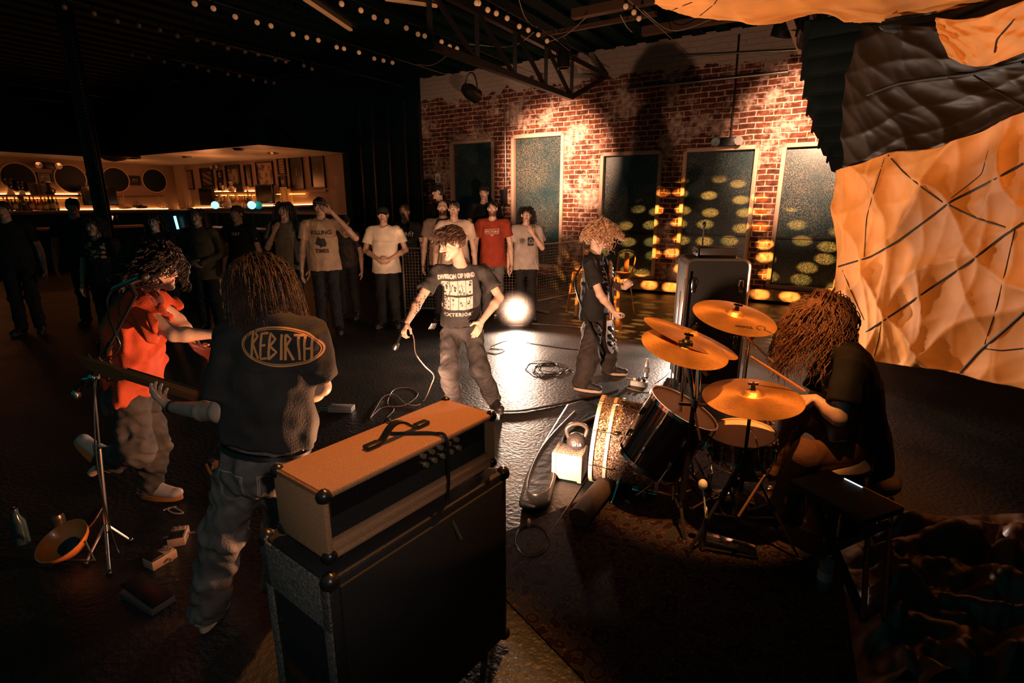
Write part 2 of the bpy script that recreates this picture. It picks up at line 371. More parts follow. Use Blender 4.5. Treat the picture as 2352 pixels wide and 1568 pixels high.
def glass_material():
    """dark window film stippled with fine pale dots"""
    m = mat('stippled_window', (0.004, 0.03, 0.04), 0.3, spec=0.5); nt, b = nodes(m); L = nt.links.new; Nn = nt.nodes.new
    tc = Nn('ShaderNodeTexCoord'); v = Nn('ShaderNodeTexVoronoi'); v.inputs['Scale'].default_value = 80; L(tc.outputs['Object'], v.inputs['Vector'])
    r = Nn('ShaderNodeValToRGB'); r.color_ramp.elements[0].position = 0.28; r.color_ramp.elements[0].color = (1, 1, 1, 1); r.color_ramp.elements[1].position = 0.40; r.color_ramp.elements[1].color = (0, 0, 0, 1); L(v.outputs['Distance'], r.inputs['Fac'])
    n = Nn('ShaderNodeTexNoise'); n.inputs['Scale'].default_value = 1.3; n.inputs['Detail'].default_value = 5; L(tc.outputs['Object'], n.inputs['Vector'])
    r3 = Nn('ShaderNodeValToRGB'); r3.color_ramp.elements[0].position = 0.35; r3.color_ramp.elements[1].position = 0.7; r3.color_ramp.elements[0].color = (.2, .2, .2, 1); L(n.outputs['Fac'], r3.inputs['Fac'])
    mu = Nn('ShaderNodeMath'); mu.operation = 'MULTIPLY'; L(r.outputs['Color'], mu.inputs[0]); L(r3.outputs['Color'], mu.inputs[1])
    mx = Nn('ShaderNodeMix'); mx.data_type = 'RGBA'; L(mu.outputs[0], mx.inputs['Factor']); mx.inputs['A'].default_value = (0.004, 0.028, 0.038, 1); mx.inputs['B'].default_value = (0.46, 0.33, 0.20, 1)
    L(mx.outputs['Result'], b.inputs['Base Color']); return m
def floor_material():
    m = mat('black_floor_paint', (0.012, 0.01, 0.01), 0.4, spec=0.6); nt, b = nodes(m); L = nt.links.new; Nn = nt.nodes.new
    tc = Nn('ShaderNodeTexCoord'); n = Nn('ShaderNodeTexNoise'); n.inputs['Scale'].default_value = 34; n.inputs['Detail'].default_value = 5; L(tc.outputs['Object'], n.inputs['Vector'])
    bp = Nn('ShaderNodeBump'); bp.inputs['Strength'].default_value = 0.55; bp.inputs['Distance'].default_value = 0.012; L(n.outputs['Fac'], bp.inputs['Height']); L(bp.outputs['Normal'], b.inputs['Normal'])
    n2 = Nn('ShaderNodeTexNoise'); n2.inputs['Scale'].default_value = 2.2; n2.inputs['Detail'].default_value = 8; L(tc.outputs['Object'], n2.inputs['Vector'])
    r = Nn('ShaderNodeMapRange'); r.inputs['To Min'].default_value = 0.3; r.inputs['To Max'].default_value = 0.58; L(n2.outputs['Fac'], r.inputs['Value']); L(r.outputs[0], b.inputs['Roughness'])
    rc = Nn('ShaderNodeValToRGB'); rc.color_ramp.elements[0].color = (0.004, 0.010, 0.010, 1); rc.color_ramp.elements[1].color = (0.022, 0.018, 0.017, 1); rc.color_ramp.elements[0].position = .35; rc.color_ramp.elements[1].position = .7
    L(n2.outputs['Fac'], rc.inputs['Fac']); L(rc.outputs['Color'], b.inputs['Base Color']); return m
FRAME = mat('pale_window_timber', (0.50, 0.33, 0.24), 0.6, bump=0.2, bscale=30)
DARKPAINT = mat('black_ceiling_paint', (0.002, 0.018, 0.018), 0.75, spec=0.06)
PLASTER = mat('bar_plaster', (0.34, 0.23, 0.17), 0.8, bump=0.1, bscale=12)
BARCEIL = mat('bar_ceiling_paint', (0.55, 0.47, 0.40), 0.45, bump=0.08, bscale=6)
def wall_matrix(n=WN): 
    M = Matrix((UV, ZV, NV)).transposed().to_4x4(); M.translation = NV * n; return M
def plate(name, m, M, rects, thick=0.3):
    """wall of rectangles (x0,x1,y0,y1) in the local frame of M"""
    mb = MB()
    for x0, x1, y0, y1 in rects: mb.box(((x0 + x1) / 2, (y0 + y1) / 2, thick / 2), (x1 - x0, y1 - y0, thick))
    o = mb.build(name, m, smooth=False); o.matrix_basis = M; return struct(o)
# floor and ceiling
mb = MB(); mb.box((0, 0, -0.1), (60, 60, 0.2)); fl = mb.build('floor', floor_material(), smooth=False); fl.matrix_basis = Matrix.Translation(room(8, 6)) @ Matrix.Rotation(-AZ, 4, 'Z'); struct(fl)
mb = MB(); c0 = room(6, 5.6, 0)
for i in range(64): mb.box((-18 + i * 0.44, 0, 0), (0.24, 13.0, 0.06))
mb.box((-4, 0, 0.1), (28.5, 13, 0.1))
ce = mb.build('ceiling', DARKPAINT, smooth=False); ce.matrix_basis = Matrix.Translation(c0 + ZV * CEIL) @ Matrix.Rotation(-AZ, 4, 'Z'); struct(ce)
# windows: (left px, right px, top z, sill z)
WIN = []
for (xa, ya, xb, zt, zb) in ((1033, 322, 1135, 3.33, 0.35), (1175, 308, 1297, 3.36, 0.35), (1381, 348, 1523, 2.88, 0.26), (1571, 344, 1745, 2.88, 0.26), (1798, 333, 1975, 2.88, 0.26)):
    WIN.append((onwall(xb, ya, WN)[0], onwall(xa, ya, WN)[0], zb, zt))
def pierce(x0, x1, y0, y1, holes):
    hs = sorted(holes); r = []; x = x0
    for a, b, c, d in hs: r += [(x, a, y0, y1), (a, b, y0, c), (a, b, d, y1)]; x = b
    r.append((x, x1, y0, y1)); return r
plate('wall_brick', brick_material(), wall_matrix(), pierce(-7, 9.75, 0, CEIL, WIN), 0.35)
plate('wall_unlit', DARKPAINT, wall_matrix(), [(9.75, 12.4, 0, CEIL)], 0.3)  # unlit stretch of wall, its darkness put into black paint
plate('wall_bar_far', PLASTER, wall_matrix(), [(12.4, 22.4, 0, BARZ + .1)], 0.3)
MU = Matrix((NV, ZV, -UV)).transposed().to_4x4(); MU.translation = UV * BARU
MUW = Matrix((NV, ZV, UV)).transposed().to_4x4(); MUW.translation = UV * BARU
plate('wall_bar_left', PLASTER, MUW, [(-2.0, WN, 0, BARZ + .1)], 0.3)
mbc = MB(); PB = [(22.4, -2), (22.4, WN + .05), (12.4, WN + .05), (12.4, 8.3), (20.0, 8.3), (20.0, -2)]
mbc.add([room(u, n, BARZ) for u, n in PB] + [room(u, n, BARZ + .12) for u, n in PB], [(0, 1, 2, 3, 4), (0, 4, 5), (6, 10, 9, 8, 7), (6, 11, 10)])
struct(mbc.build('ceiling_bar', BARCEIL, smooth=False))
mbf = MB()
for (u0, n0), (u1, n1) in (((12.4, WN), (12.4, 8.3)), ((12.4, 8.3), (20.0, 8.3)), ((20.0, 8.3), (20.0, -2))):
    a = room(u0, n0); b = room(u1, n1); mbf.bar(a + ZV * (BARZ + .85), b + ZV * (BARZ + .85), 0.08, 1.7)
struct(mbf.build('trim_bar_header', DARKPAINT, smooth=False))
mbk = MB(); mbk.bar(room(12.4, WN, 0) + ZV * 1.6, room(12.4, WN - .25, 0) + ZV * 1.6, 0.25, 3.2); struct(mbk.build('trim_bar_jamb', DARKPAINT, smooth=False))
# corner pier of the bar wall
mbk = MB(); mbk.box((0, 0, 0), (0.5, BARZ, 0.3), wall_matrix() @ Matrix.Translation((21.55, BARZ / 2, -.1))); struct(mbk.build('trim_bar_pier', PLASTER, smooth=False))
# window units
GL = glass_material(); SILLM = mat('brick_sill', (0.42, 0.26, 0.17), 0.85, bump=0.5, bscale=40, vary=0.5, vscale=9)
for i, (a, b, c, d) in enumerate(WIN):
    W = wall_matrix(); f = MB(); w = 0.075
    for (x, y, sx, sy) in (((a + b) / 2, d - w / 2, b - a, w), ((a + b) / 2, c + w / 2, b - a, w), (a + w / 2, (c + d) / 2, w, d - c), (b - w / 2, (c + d) / 2, w, d - c)):
        f.box((x, y, 0.02), (sx, sy, 0.12), W, 0.008)
    root = f.build('window_%d' % (i + 1), FRAME); struct(root); root['label'] = 'tall window'
    g = MB(); g.box(((a + b) / 2, (c + d) / 2, 0.085), (b - a - .1, d - c - .1, 0.02)); go = g.build('pane', GL, smooth=False); go.parent = root; go.matrix_basis = W
    if i >= 2:
        r = MB(); r.box(((a + b) / 2, c + 0.95, 0.06), (b - a - .12, 0.035, 0.03), W); r.build('glazing_bar', DSTEEL, root)
        s = MB(); s.box(((a + b) / 2, c - 0.11, -0.09), (b - a + .5, 0.2, 0.26), W, 0.015); s.build('sill', SILLM, root)
for k in ('label',):
    for o in bpy.data.objects:
        if o.get('kind') == 'structure' and k in o: del o[k]
mb = MB(); mb.box((2.0, 0.075, -.02), (15, 0.15, 0.04), wall_matrix()); struct(mb.build('baseboard_brick_wall', DARKPAINT, smooth=False))
# vertical battens on the unlit wall, coloured black, left of the brick
mb = MB()
for u in (9.78, 10.3, 10.9, 11.5, 12.0): mb.box((u, 2.2, -0.02), (0.06, 4.4, 0.05), wall_matrix())
struct(mb.build('trim_black_wall_battens', mat('dark_batten', (0.02, 0.016, 0.013), 0.5), smooth=False))
# gobo projector on the truss throwing blotches of amber on the windows
def gobo():
    l = bpy.data.lights.new('gobo_beam', 'SPOT'); l.energy = 14000; l.color = (1.0, 0.40, 0.07); l.spot_size = math.radians(47); l.spot_blend = 0.25; l.shadow_soft_size = 0.004
    o = bpy.data.objects.new('gobo_beam', l); COL.objects.link(o); src = Vector((0.6, 5.0, 4.15)); tgt = at(1590, 690, 9.4)
    o.location = src; o.rotation_euler = (tgt - src).to_track_quat('-Z', 'Y').to_euler(); o['kind'] = 'helper'
    l.use_nodes = True; nt = l.node_tree; em = nt.nodes['Emission']; L = nt.links.new
    tc = nt.nodes.new('ShaderNodeTexCoord'); sp = nt.nodes.new('ShaderNodeSeparateXYZ'); L(tc.outputs['Normal'], sp.inputs[0])
    dx = nt.nodes.new('ShaderNodeMath'); dx.operation = 'DIVIDE'; L(sp.outputs['X'], dx.inputs[0]); L(sp.outputs['Z'], dx.inputs[1])
    dy = nt.nodes.new('ShaderNodeMath'); dy.operation = 'DIVIDE'; L(sp.outputs['Y'], dy.inputs[0]); L(sp.outputs['Z'], dy.inputs[1])
    cb = nt.nodes.new('ShaderNodeCombineXYZ'); L(dx.outputs[0], cb.inputs[0]); L(dy.outputs[0], cb.inputs[1])
    mp = nt.nodes.new('ShaderNodeMapping'); mp.inputs['Scale'].default_value = (13, 24, 1); mp.inputs['Rotation'].default_value = (0, 0, 0.0); L(cb.outputs[0], mp.inputs[0])
    v = nt.nodes.new('ShaderNodeTexVoronoi'); v.inputs['Scale'].default_value = 1.0; v.inputs['Randomness'].default_value = 0.55; v.voronoi_dimensions = '2D'; L(mp.outputs[0], v.inputs['Vector'])
    r = nt.nodes.new('ShaderNodeMapRange'); r.inputs['From Min'].default_value = 0.34; r.inputs['From Max'].default_value = 0.2; r.inputs['To Min'].default_value = 0.0; r.inputs['To Max'].default_value = 1.0
    L(v.outputs['Distance'], r.inputs['Value']); L(r.outputs[0], em.inputs['Strength'])
gobo()
# ================================================================== the bar
LED = mat('led_strip', (1, .5, .15), 0.5, emis=(1.0, 0.30, 0.05), estr=9.0)
LEDW = mat('led_strip_pale', (1, .6, .3), 0.5, emis=(1.0, 0.42, 0.12), estr=14.0)
SHELFM = mat('bar_shelf_wood', (0.16, 0.08, 0.04), 0.4)
MIRROR = mat('dark_mirror', (0.006, 0.012, 0.012), 0.45, spec=0.2)
RIM = mat('mirror_rim', (0.55, 0.38, 0.25), 0.4)
PFRAME = mat('picture_frame_black', (0.012, 0.01, 0.01), 0.4)
def side(px, py, off=0.0):
    n, z = onside(px, py, BARU - off); return room(BARU - off, n, z)
def far(px, py, off=0.0):
    u, z = onwall(px, py, WN - off); return room(u, WN - off, z)
# frames of the two bar walls: x along the picture to the right, z out of the wall
FAR_R, FAR_O = -UV, -NV
SIDE_R, SIDE_O = NV, -UV
def wall_frame(p, right, out):
    M = Matrix((right, ZV, -out)).transposed().to_4x4(); M.translation = p; return M
# shelves
def shelf(name, a, b, depth, out, label, led=True, grp='bar shelves'):
    a = Vector(a); b = Vector(b); root = thing(name, label, 'shelf', (a + b) / 2, grp)
    mb = MB(); c = out * (depth / 2); mb.bar(a + c, b + c, depth, 0.05); mb.build('board', SHELFM, root, smooth=False)
    if led:
        m2 = MB(); m2.bar(a + out * 0.03 + ZV * 0.045, b + out * 0.03 + ZV * 0.045, 0.03, 0.02); m2.build('light_strip', LEDW, root, smooth=False)
    return root
shelf('back_bar_shelf', side(-25, 486), side(385, 482), 0.35, -UV, 'long lit back bar shelf under the round mirrors')
shelf('back_bar_shelf', side(-25, 449), side(178, 449), 0.28, -UV, 'short upper lit shelf holding figures beneath the leftmost round mirror')
shelf('back_bar_shelf', side(272, 451), side(372, 450), 0.06, -UV, 'narrow ledge under the two round mirrors right of the steel column', False)
shelf('back_bar_shelf', far(400, 482), far(735, 472), 0.35, -NV, 'lit back bar shelf under the framed posters')
shelf('back_bar_shelf', far(496, 443), far(586, 442), 0.3, -NV, 'short upper lit shelf between two dark screens under the posters')
shelf('back_bar_shelf', far(634, 440), far(752, 438), 0.06, -NV, 'narrow pale ledge below the two tall dark posters at the right', False)
def ledline(a, b, name='under_shelf'):
    mb = MB(); mb.bar(a, b, 0.03, 0.02); return mb
for a, b, lab in ((side(-25, 455, .1), side(178, 455, .1), 'amber light strip under the upper shelf left of the steel column'), (far(497, 449, .1), far(585, 448, .1), 'amber light strip under the short shelf between the screens'), (far(636, 446, .1), far(700, 445, .1), 'amber light strip under the ledge right of the screens')):
    o = ledline(a, b).build('light_strip', LED, smooth=False); tag(o, lab, 'light strip')
mb = MB(); _z = side(200, 486).z - .06; mb.bar(room(BARU - .03, -2, _z / 2), room(BARU - .03, WN, _z / 2), .06, _z); mb.bar(room(BARU, WN - .03, _z / 2), room(12.4, WN - .03, _z / 2), .06, _z); struct(mb.build('trim_bar_dado', DARKPAINT, smooth=False))
# counter in front, in the dark
cr = thing('bar_counter', 'long dark bar counter behind the crowd on the left', 'bar counter', room(18, 8.2))
mb = MB()
for (a, b) in ((room(19.2, 1), room(19.2, 8.9)), (room(19.2, 8.9), room(12.8, 8.9))): mb.bar(a + ZV * .55, b + ZV * .55, .5, 1.1)
mb.build('front_panel', DARKPAINT, cr, smooth=False)
mb = MB()
for (a, b) in ((room(19.2, 1), room(19.2, 9.2)), (room(19.5, 8.9), room(12.7, 8.9))): mb.bar(a + ZV * 1.13, b + ZV * 1.13, .7, .06)
mb.build('counter_top', SHELFM, cr, smooth=False)
# round mirrors and small pictures on the side wall
ml = ['leftmost round dark mirror over the lit shelf', 'round dark mirror just left of the steel column', 'round dark mirror just right of the steel column', 'smallest round dark mirror, nearest the bar corner']
for k, (px, py, r) in enumerate(((41, 408, .42), (161, 410, .42), (265, 413, .40), (354, 415, .40))):
    p = side(px, py); M = frame(NV, -UV, p); root = thing('round_mirror', ml[k], 'mirror', p, 'round mirrors along the bar wall')
    a = MB(); a.lathe([(r, 0), (r + .035, 0.0), (r + .035, .05), (r, .05), (r, 0.0)], M, 40); a.build('rim', RIM, root)
    a = MB(); a.lathe([(0.001, .03), (r, .03)], M, 40); a.build('glass', MIRROR, root)
def poster_mat(name, paper, ink, kind, seed):
    m = mat(name, paper, 0.35); nt, b = nodes(m); L = nt.links.new; Nn = nt.nodes.new
    tc = Nn('ShaderNodeTexCoord'); mp = Nn('ShaderNodeMapping'); mp.inputs['Location'].default_value = (seed * 1.7, seed * .9, seed); L(tc.outputs['Object'], mp.inputs[0])
    if kind == 'lines':
        w = Nn('ShaderNodeTexWave'); w.bands_direction = 'Z'; w.inputs['Scale'].default_value = 5; w.inputs['Distortion'].default_value = 3; w.inputs['Detail'].default_value = 3
    elif kind == 'bars':
        w = Nn('ShaderNodeTexWave'); w.bands_direction = 'DIAGONAL'; w.inputs['Scale'].default_value = 3.2; w.inputs['Distortion'].default_value = 0.6
    else:
        w = Nn('ShaderNodeTexNoise'); w.inputs['Scale'].default_value = 5; w.inputs['Detail'].default_value = 6
    L(mp.outputs[0], w.inputs['Vector']); r = Nn('ShaderNodeValToRGB'); r.color_ramp.elements[0].position = .42; r.color_ramp.elements[1].position = .56
    r.color_ramp.elements[0].color = (*ink, 1); r.color_ramp.elements[1].color = (*paper, 1); L(w.outputs['Fac'], r.inputs['Fac']); L(r.outputs['Color'], b.inputs['Base Color']); return m
PALE = (0.42, 0.28, 0.22); INK = (0.05, 0.03, 0.025)
def picture(name, label, p0, p1, right, out, m, border=0.0, mount=None, grp='framed pictures round the bar', fr=0.035):
    """p0, p1 opposite corners (world)"""
    c = (p0 + p1) / 2; w = abs((p1 - p0).dot(right)); h = abs((p1 - p0).z); M = wall_frame(c, right, out)
    root = thing(name, label, 'picture', c, grp); a = MB()
    for (x, y, sx, sy) in ((0, h / 2, w + fr, fr), (0, -h / 2, w + fr, fr), (w / 2, 0, fr, h), (-w / 2, 0, fr, h)): a.box((x, y, -.03), (sx, sy, .06), M)
    a.build('frame', PFRAME, root, smooth=False)
    a = MB(); a.box((0, 0, -.012), (w, h, .02), M); a.build('backing', mount or m, root, smooth=False)
    if border: a = MB(); a.box((0, 0, -.026), (w - 2 * border, h - 2 * border * 1.2, .01), M); a.build('print', m, root, smooth=False)
    return root
DKP = mat('dark_poster_mount', (0.02, 0.017, 0.015), 0.25)
pm = [poster_mat('poster_print_%s' % k, p, i, t, s) for s, (k, p, i, t) in enumerate((('pale_lines', PALE, INK, 'lines'), ('brown_bars', (.22, .14, .1), INK, 'bars'), ('busy', (.35, .22, .15), INK, 'x'), ('sunset', (.30, .13, .06), INK, 'x'), ('pink', (.45, .28, .24), INK, 'lines')))]
for lab, q0, q1, m, bo, mo in (
        ('pale printed chart framed at the left end of the poster row', (415, 393), (448, 434), 0, 0, None),
        ('dark framed poster with vertical bars right of the pale chart', (461, 388), (494, 432), 1, .1, 1),
        ('small narrow framed photo below the emergency light', (500, 392), (513, 412), 2, .05, 1),
        ('smallest lower framed photo under the narrow photo', (502, 415), (515, 436), 2, .05, 1),
        ('dark framed poster with crossed white lines', (519, 381), (556, 430), 2, .1, 1),
        ('narrow framed poster with a sunset band', (562, 380), (582, 428), 3, .08, 1),
        ('large busy framed poster above the right screen', (589, 374), (632, 424), 2, 0, None),
        ('tall pink framed print near the ledge', (638, 362), (658, 400), 4, 0, None),
        ('small square framed print below the tall pink one', (642, 405), (661, 432), 4, .1, 1),
        ('tall dark framed poster with pale centre, left of the last one', (664, 361), (701, 432), 4, .3, 1),
        ('tall dark framed poster with pale centre at the far right of the bar', (712, 356), (750, 430), 4, .3, 1)):
    picture('framed_poster', lab, far(*q0), far(*q1), FAR_R, FAR_O, pm[m], bo, DKP if mo else None)
for lab, q0, q1 in (('small dark framed picture between the two left mirrors', (84, 397), (120, 421)), ('small framed picture partly behind the steel column', (197, 399), (224, 423)), ('small dark framed picture between the two right mirrors', (296, 404), (322, 425))):
    picture('framed_poster', lab, side(*q0), side(*q1), SIDE_R, SIDE_O, pm[3 if 'column' in lab else 2], .08, DKP, fr=.025)
def emergency(p, right, out, label, s=1.0):
    p = p + out * .07
    root = thing('emergency_light', label, 'emergency light', p, 'twin headed emergency lights'); M = wall_frame(p, right, out) @ Matrix.Scale(s, 4)
    a = MB(); a.box((0, 0, -.05), (.22, .13, .1), M, .01); a.build('housing', BLKP, root)
    for x in (-.17, .17):
        b = MB(); b.lathe([(.03, 0), (.06, .06), (.065, .08), (.0, .075)], M @ Matrix.Translation((x, .0, -.05)) @ Matrix.Rotation(PI, 4, 'X'), 16); b.build('lamp_head', mat('lamp_lens', (.8, .75, .7), .15, metal=.6), root)
    return root
emergency(side(105, 381), SIDE_R, SIDE_O, 'twin emergency light above the shelf figures beside the leftmost mirror', 1.5)
emergency(far(503, 384), FAR_R, FAR_O, 'twin emergency light among the framed posters', 1.0)
emergency(far(1675, 327, .0), FAR_R, FAR_O, 'twin emergency light above the window behind the bass cabinet', 1.2)
# screens
def screen(q0, q1, wallf, right, out, off, label):
    p0 = wallf(*q0, off); p1 = wallf(*q1, off); c = (p0 + p1) / 2; w = abs((p1 - p0).dot(right)); h = abs((p1 - p0).z); M = wall_frame(c, right, out)
    root = thing('television', label, 'television', c, 'dark screens over the bar'); a = MB(); a.box((0, 0, 0), (w, h, .07), M, .01); a.build('case', BLKP, root)
    a = MB(); a.box((0, 0, -.04), (w - .06, h - .06, .01), M); a.build('screen', mat('dark_screen', (.004, .006, .006), .12), root, smooth=False)
    a = MB(); a.bar(c + out * .0, c - out * (off - .02), .08, .08); a.build('bracket', DSTEEL, root, smooth=False)
screen((182, 425), (272, 471), side, SIDE_R, SIDE_O, .5, 'wide dark television behind the steel column')
screen((457, 432), (494, 471), far, FAR_R, FAR_O, .5, 'dark television left of the lit bottle shelf')
screen((587, 424), (631, 467), far, FAR_R, FAR_O, .5, 'dark television with an amber reflection right of the bottles')
# bottles
GLASSES = [mat('bottle_amber', (0.35, 0.12, 0.02), 0.15), mat('bottle_green', (0.03, 0.09, 0.03), 0.12), mat('bottle_clear', (0.6, 0.55, 0.5), 0.1), mat('bottle_brown', (0.12, 0.04, 0.015), 0.15)]
LABELM = mat('bottle_label', (0.5, 0.4, 0.28), 0.7)
def bottle(p, h, kind, label, grp, seed):
    R = random.Random(seed); r = h * R.uniform(.11, .17); s = R.uniform(.5, .62); root = thing('bottle', label, 'bottle', p, grp)
    a = MB(); a.lathe([(0.001, 0), (r, 0), (r, h * s), (r * .35, h * (s + .15)), (r * .3, h * .93)], Matrix.Translation(p), 12); a.build('glass_body', GLASSES[kind], root)
    a = MB(); a.lathe([(r * .36, h * .92), (r * .36, h), (0.001, h)], Matrix.Translation(p), 10); a.build('cap', BLKP, root)
    a = MB(); a.lathe([(r * 1.03, h * .14), (r * 1.03, h * s * .75)], Matrix.Translation(p), 12); a.build('label', LABELM, root)
    return root
R_ = random.Random(5)
kinds = ['amber', 'green', 'clear', 'brown']
ORD = ['first', 'second', 'third', 'fourth', 'fifth', 'sixth', 'seventh', 'eighth', 'ninth', 'tenth', 'eleventh', 'twelfth', 'thirteenth', 'fourteenth', 'fifteenth', 'sixteenth', 'seventeenth', 'eighteenth', 'nineteenth']
for i in range(15):
    x = 14 + i * 8.6; k = R_.randrange(4); z = R_.choice((0, 3, -2)); h = R_.uniform(.34, .52)
    p = side(x, 484, .12 + .1 * (i % 2)); p.z = side(x, 485.2, .15).z + .03
    bottle(p, h, k, '%s glass bottle, %s from the left on the long shelf under the mirrors' % (kinds[k], ORD[i]), 'bottles on the left back bar shelf', i)
for i in range(19):
    x = 506 + i * 4.2; k = R_.randrange(4)
    p = far(x, 476, .12 + .1 * (i % 2)); p.z = far(x, 478.3, .2).z + .03
    bottle(p, R_.uniform(.30, .46), k, '%s glass bottle, %s from the left in the row between the screens' % (kinds[k], ORD[i]), 'bottles on the shelf between the screens', 100 + i)
# things standing on the shelves
def onshelf(px, wallf, yref, off=.15):
    p = wallf(px, yref, off); p.z += .028; return p
def figure(px, wallf, yref, h, label, m, style=0):
    p = onshelf(px, wallf, yref); root = thing('shelf_ornament', label, 'ornament', p); a = MB()
    if style == 0:
        a.lathe([(0.001, 0), (h * .28, 0), (h * .3, h * .12), (h * .16, h * .3), (h * .2, h * .55), (h * .1, h * .62)], Matrix.Translation(p), 12); a.build('body', m, root)
        a = MB(); a.ball(p + ZV * h * .78, (h * .17, h * .17, h * .2)); a.build('head', m, root)
        a = MB(); a.cyl(p + ZV * h * .88, p + ZV * h * .9, h * .3, h * .3); a.cyl(p + ZV * h * .88, p + ZV * h, h * .17, h * .14); a.build('hat', WHITE, root)
        a = MB()
        for s in (-1, 1): a.tube([p + NV * s * h * .15 + ZV * h * .5, p + NV * s * h * .34 + ZV * h * .35, p + NV * s * h * .3 + ZV * h * .12], h * .05, 6)
        a.build('arms', m, root)
    elif style == 1:   # framed print and books leaning
        for k in range(3): a.bar(p + NV * (.12 * k - .1), p + NV * (.12 * k - .14) + ZV * h * (1 - .1 * k), .05, .22)
        a.build('books', m, root)
    elif style == 2:   # bust
        a.lathe([(0.001, 0), (h * .22, 0), (h * .14, h * .22), (h * .16, h * .3), (.001, h * .35)], Matrix.Translation(p), 12); a.build('plinth', WHITE, root)
        a = MB(); a.ball(p + ZV * h * .7, (h * .2, h * .23, h * .3)); a.ball(p + ZV * h * .92 + UV * -.02, (h * .25, h * .25, h * .12)); a.build('bust', m, root)
    elif style == 3:   # dark cone
        a.lathe([(0.001, 0), (h * .42, 0), (h * .4, h * .06), (h * .05, h)], Matrix.Translation(p), 20); a.build('cone', m, root)
    elif style == 4:   # shell or wheel
        for k in range(6):
            t = PI * k / 6; a.tube([p + ZV * h * .5 + (SIDE_R * math.cos(q) + ZV * math.sin(q)) * h * .48 + (-UV * math.cos(t)) * .0 for q in [2 * PI * j / 16 for j in range(16)]], .012, 5, closed=True)
            a.cyl(p + ZV * h * .5 - (SIDE_R * math.cos(t) + ZV * math.sin(t)) * h * .46, p + ZV * h * .5 + (SIDE_R * math.cos(t) + ZV * math.sin(t)) * h * .46, .008, n=5)
        a.build('wheel', m, root)
    elif style == 5:   # crossed sticks
        rr = random.Random(int(px))
        for k in range(6): a.cyl(p + FAR_R * rr.uniform(-.25, .25) + ZV * .02, p + FAR_R * rr.uniform(-.3, .3) + ZV * h * rr.uniform(.4, 1), .012, n=6)
        a.ball(p + ZV * .06, (.3, .12, .06)); a.build('twigs', m, root)
    return root
DKO = mat('dark_ornament', (.02, .015, .012), .4); PLO = mat('pale_ornament', (.5, .36, .22), .5)
figure(26, side, 449, .50, 'dark cap shaped bust on a pale plinth at the left end of the upper shelf', DKO, 2)
figure(52, side, 449, .42, 'second dark bust standing lower between mirror and cone', DKO, 2)
figure(56, side, 486, .50, 'tall dark cone among the left shelf bottles', DKO, 3)
figure(90, side, 449, .36, 'leaning books on the upper shelf under the emergency light', DKO, 1)
figure(116, side, 449, .42, 'small seated figure with a white cap on the upper shelf', DKO, 0)
figure(285, side, 482, .55, 'white handled implements leaning right of the wide television', PLO, 5)
figure(322, side, 481, .25, 'low dark tangle on the lower shelf under the last mirrors', DKO, 5)
figure(376, side, 480, .5, 'round spoked ornament in the corner of the bar', PLO, 4)
figure(430, far, 481, .8, 'tall thin sticks and twigs left of the dark television', PLO, 5)
figure(512, far, 442, .22, 'small pale ornament at the left of the short upper shelf', PLO, 2)
figure(533, far, 442, .34, 'drum shaped gold ornament on the short upper shelf', PLO, 0)
figure(552, far, 442, .34, 'dark trapezoid clock on the short upper shelf', DKO, 3)
figure(569, far, 442, .18, 'low rounded pale ornament at the right of the short upper shelf', PLO, 2)
figure(664, far, 473, .55, 'pale framed wooden rack on the right end of the lit shelf', PLO, 1)
figure(509, far, 477, .42, 'white skeleton like figure left of the bottle row', WHITE, 0)
# glass globes glowing cyan
for px, c, lab in ((494, (.45, 1.0, 1.0), 'pale cyan glowing globe lamp left of the bottle row'), (578, (.5, .95, 1.0), 'pale blue glowing globe lamp right of the bottle row'), (593, (.02, .5, .5), 'dim teal globe lamp half hidden behind the pale blue globe')):
    p = far(px, 471, .9 if px != 593 else .6); root = thing('globe_lamp', lab, 'lamp', p); a = MB(); a.ball(p, .125, n=20)
    a.build('globe', mat('globe_glow_%d' % px, c, .3, emis=c, estr=(1.1 if px != 593 else .25)), root); a = MB(); a.cyl(p - ZV * .12, Vector((p.x, p.y, 1.16)), .012, n=8); a.build('stem', DSTEEL, root)
# tall cyan lit fridge edge, clock
p = at(404, 508, 9.6); root = thing('display_fridge', 'small drinks fridge with a thin vertical cyan light beside its door', 'fridge', (p.x, p.y, 0)); a = MB(); a.box((p.x - .02, p.y + .3, .85), (.5, .5, 1.7), None, .01); a.build('cabinet', BLKP, root); a = MB(); a.bar(at(401, 496, 9.55), at(409, 526, 9.55), .03, .03); a.build('light_tube', mat('cyan_tube', (.5, .9, 1), .4, emis=(.4, .85, 1.0), estr=1.6), root, smooth=False)
p = at(247, 503, 11.5); p.z = max(p.z, 1.30); root = thing('digital_clock', 'small digital clock with amber digits on the bar beside the steel column', 'clock', p); a = MB(); a.box(p + Vector((0, .05, 0)), (.34, .05, .17), None, .01); a.build('case', BLKP, root)
a = MB(); lettering(a, '757', .17, frame((1, 0, 0), (0, -1, 0), p + Vector((0, .015, 0)))); a.build('digits', mat('clock_digits', (1, .6, .3), .5, emis=(1, .55, .25), estr=1.3), root, smooth=False)
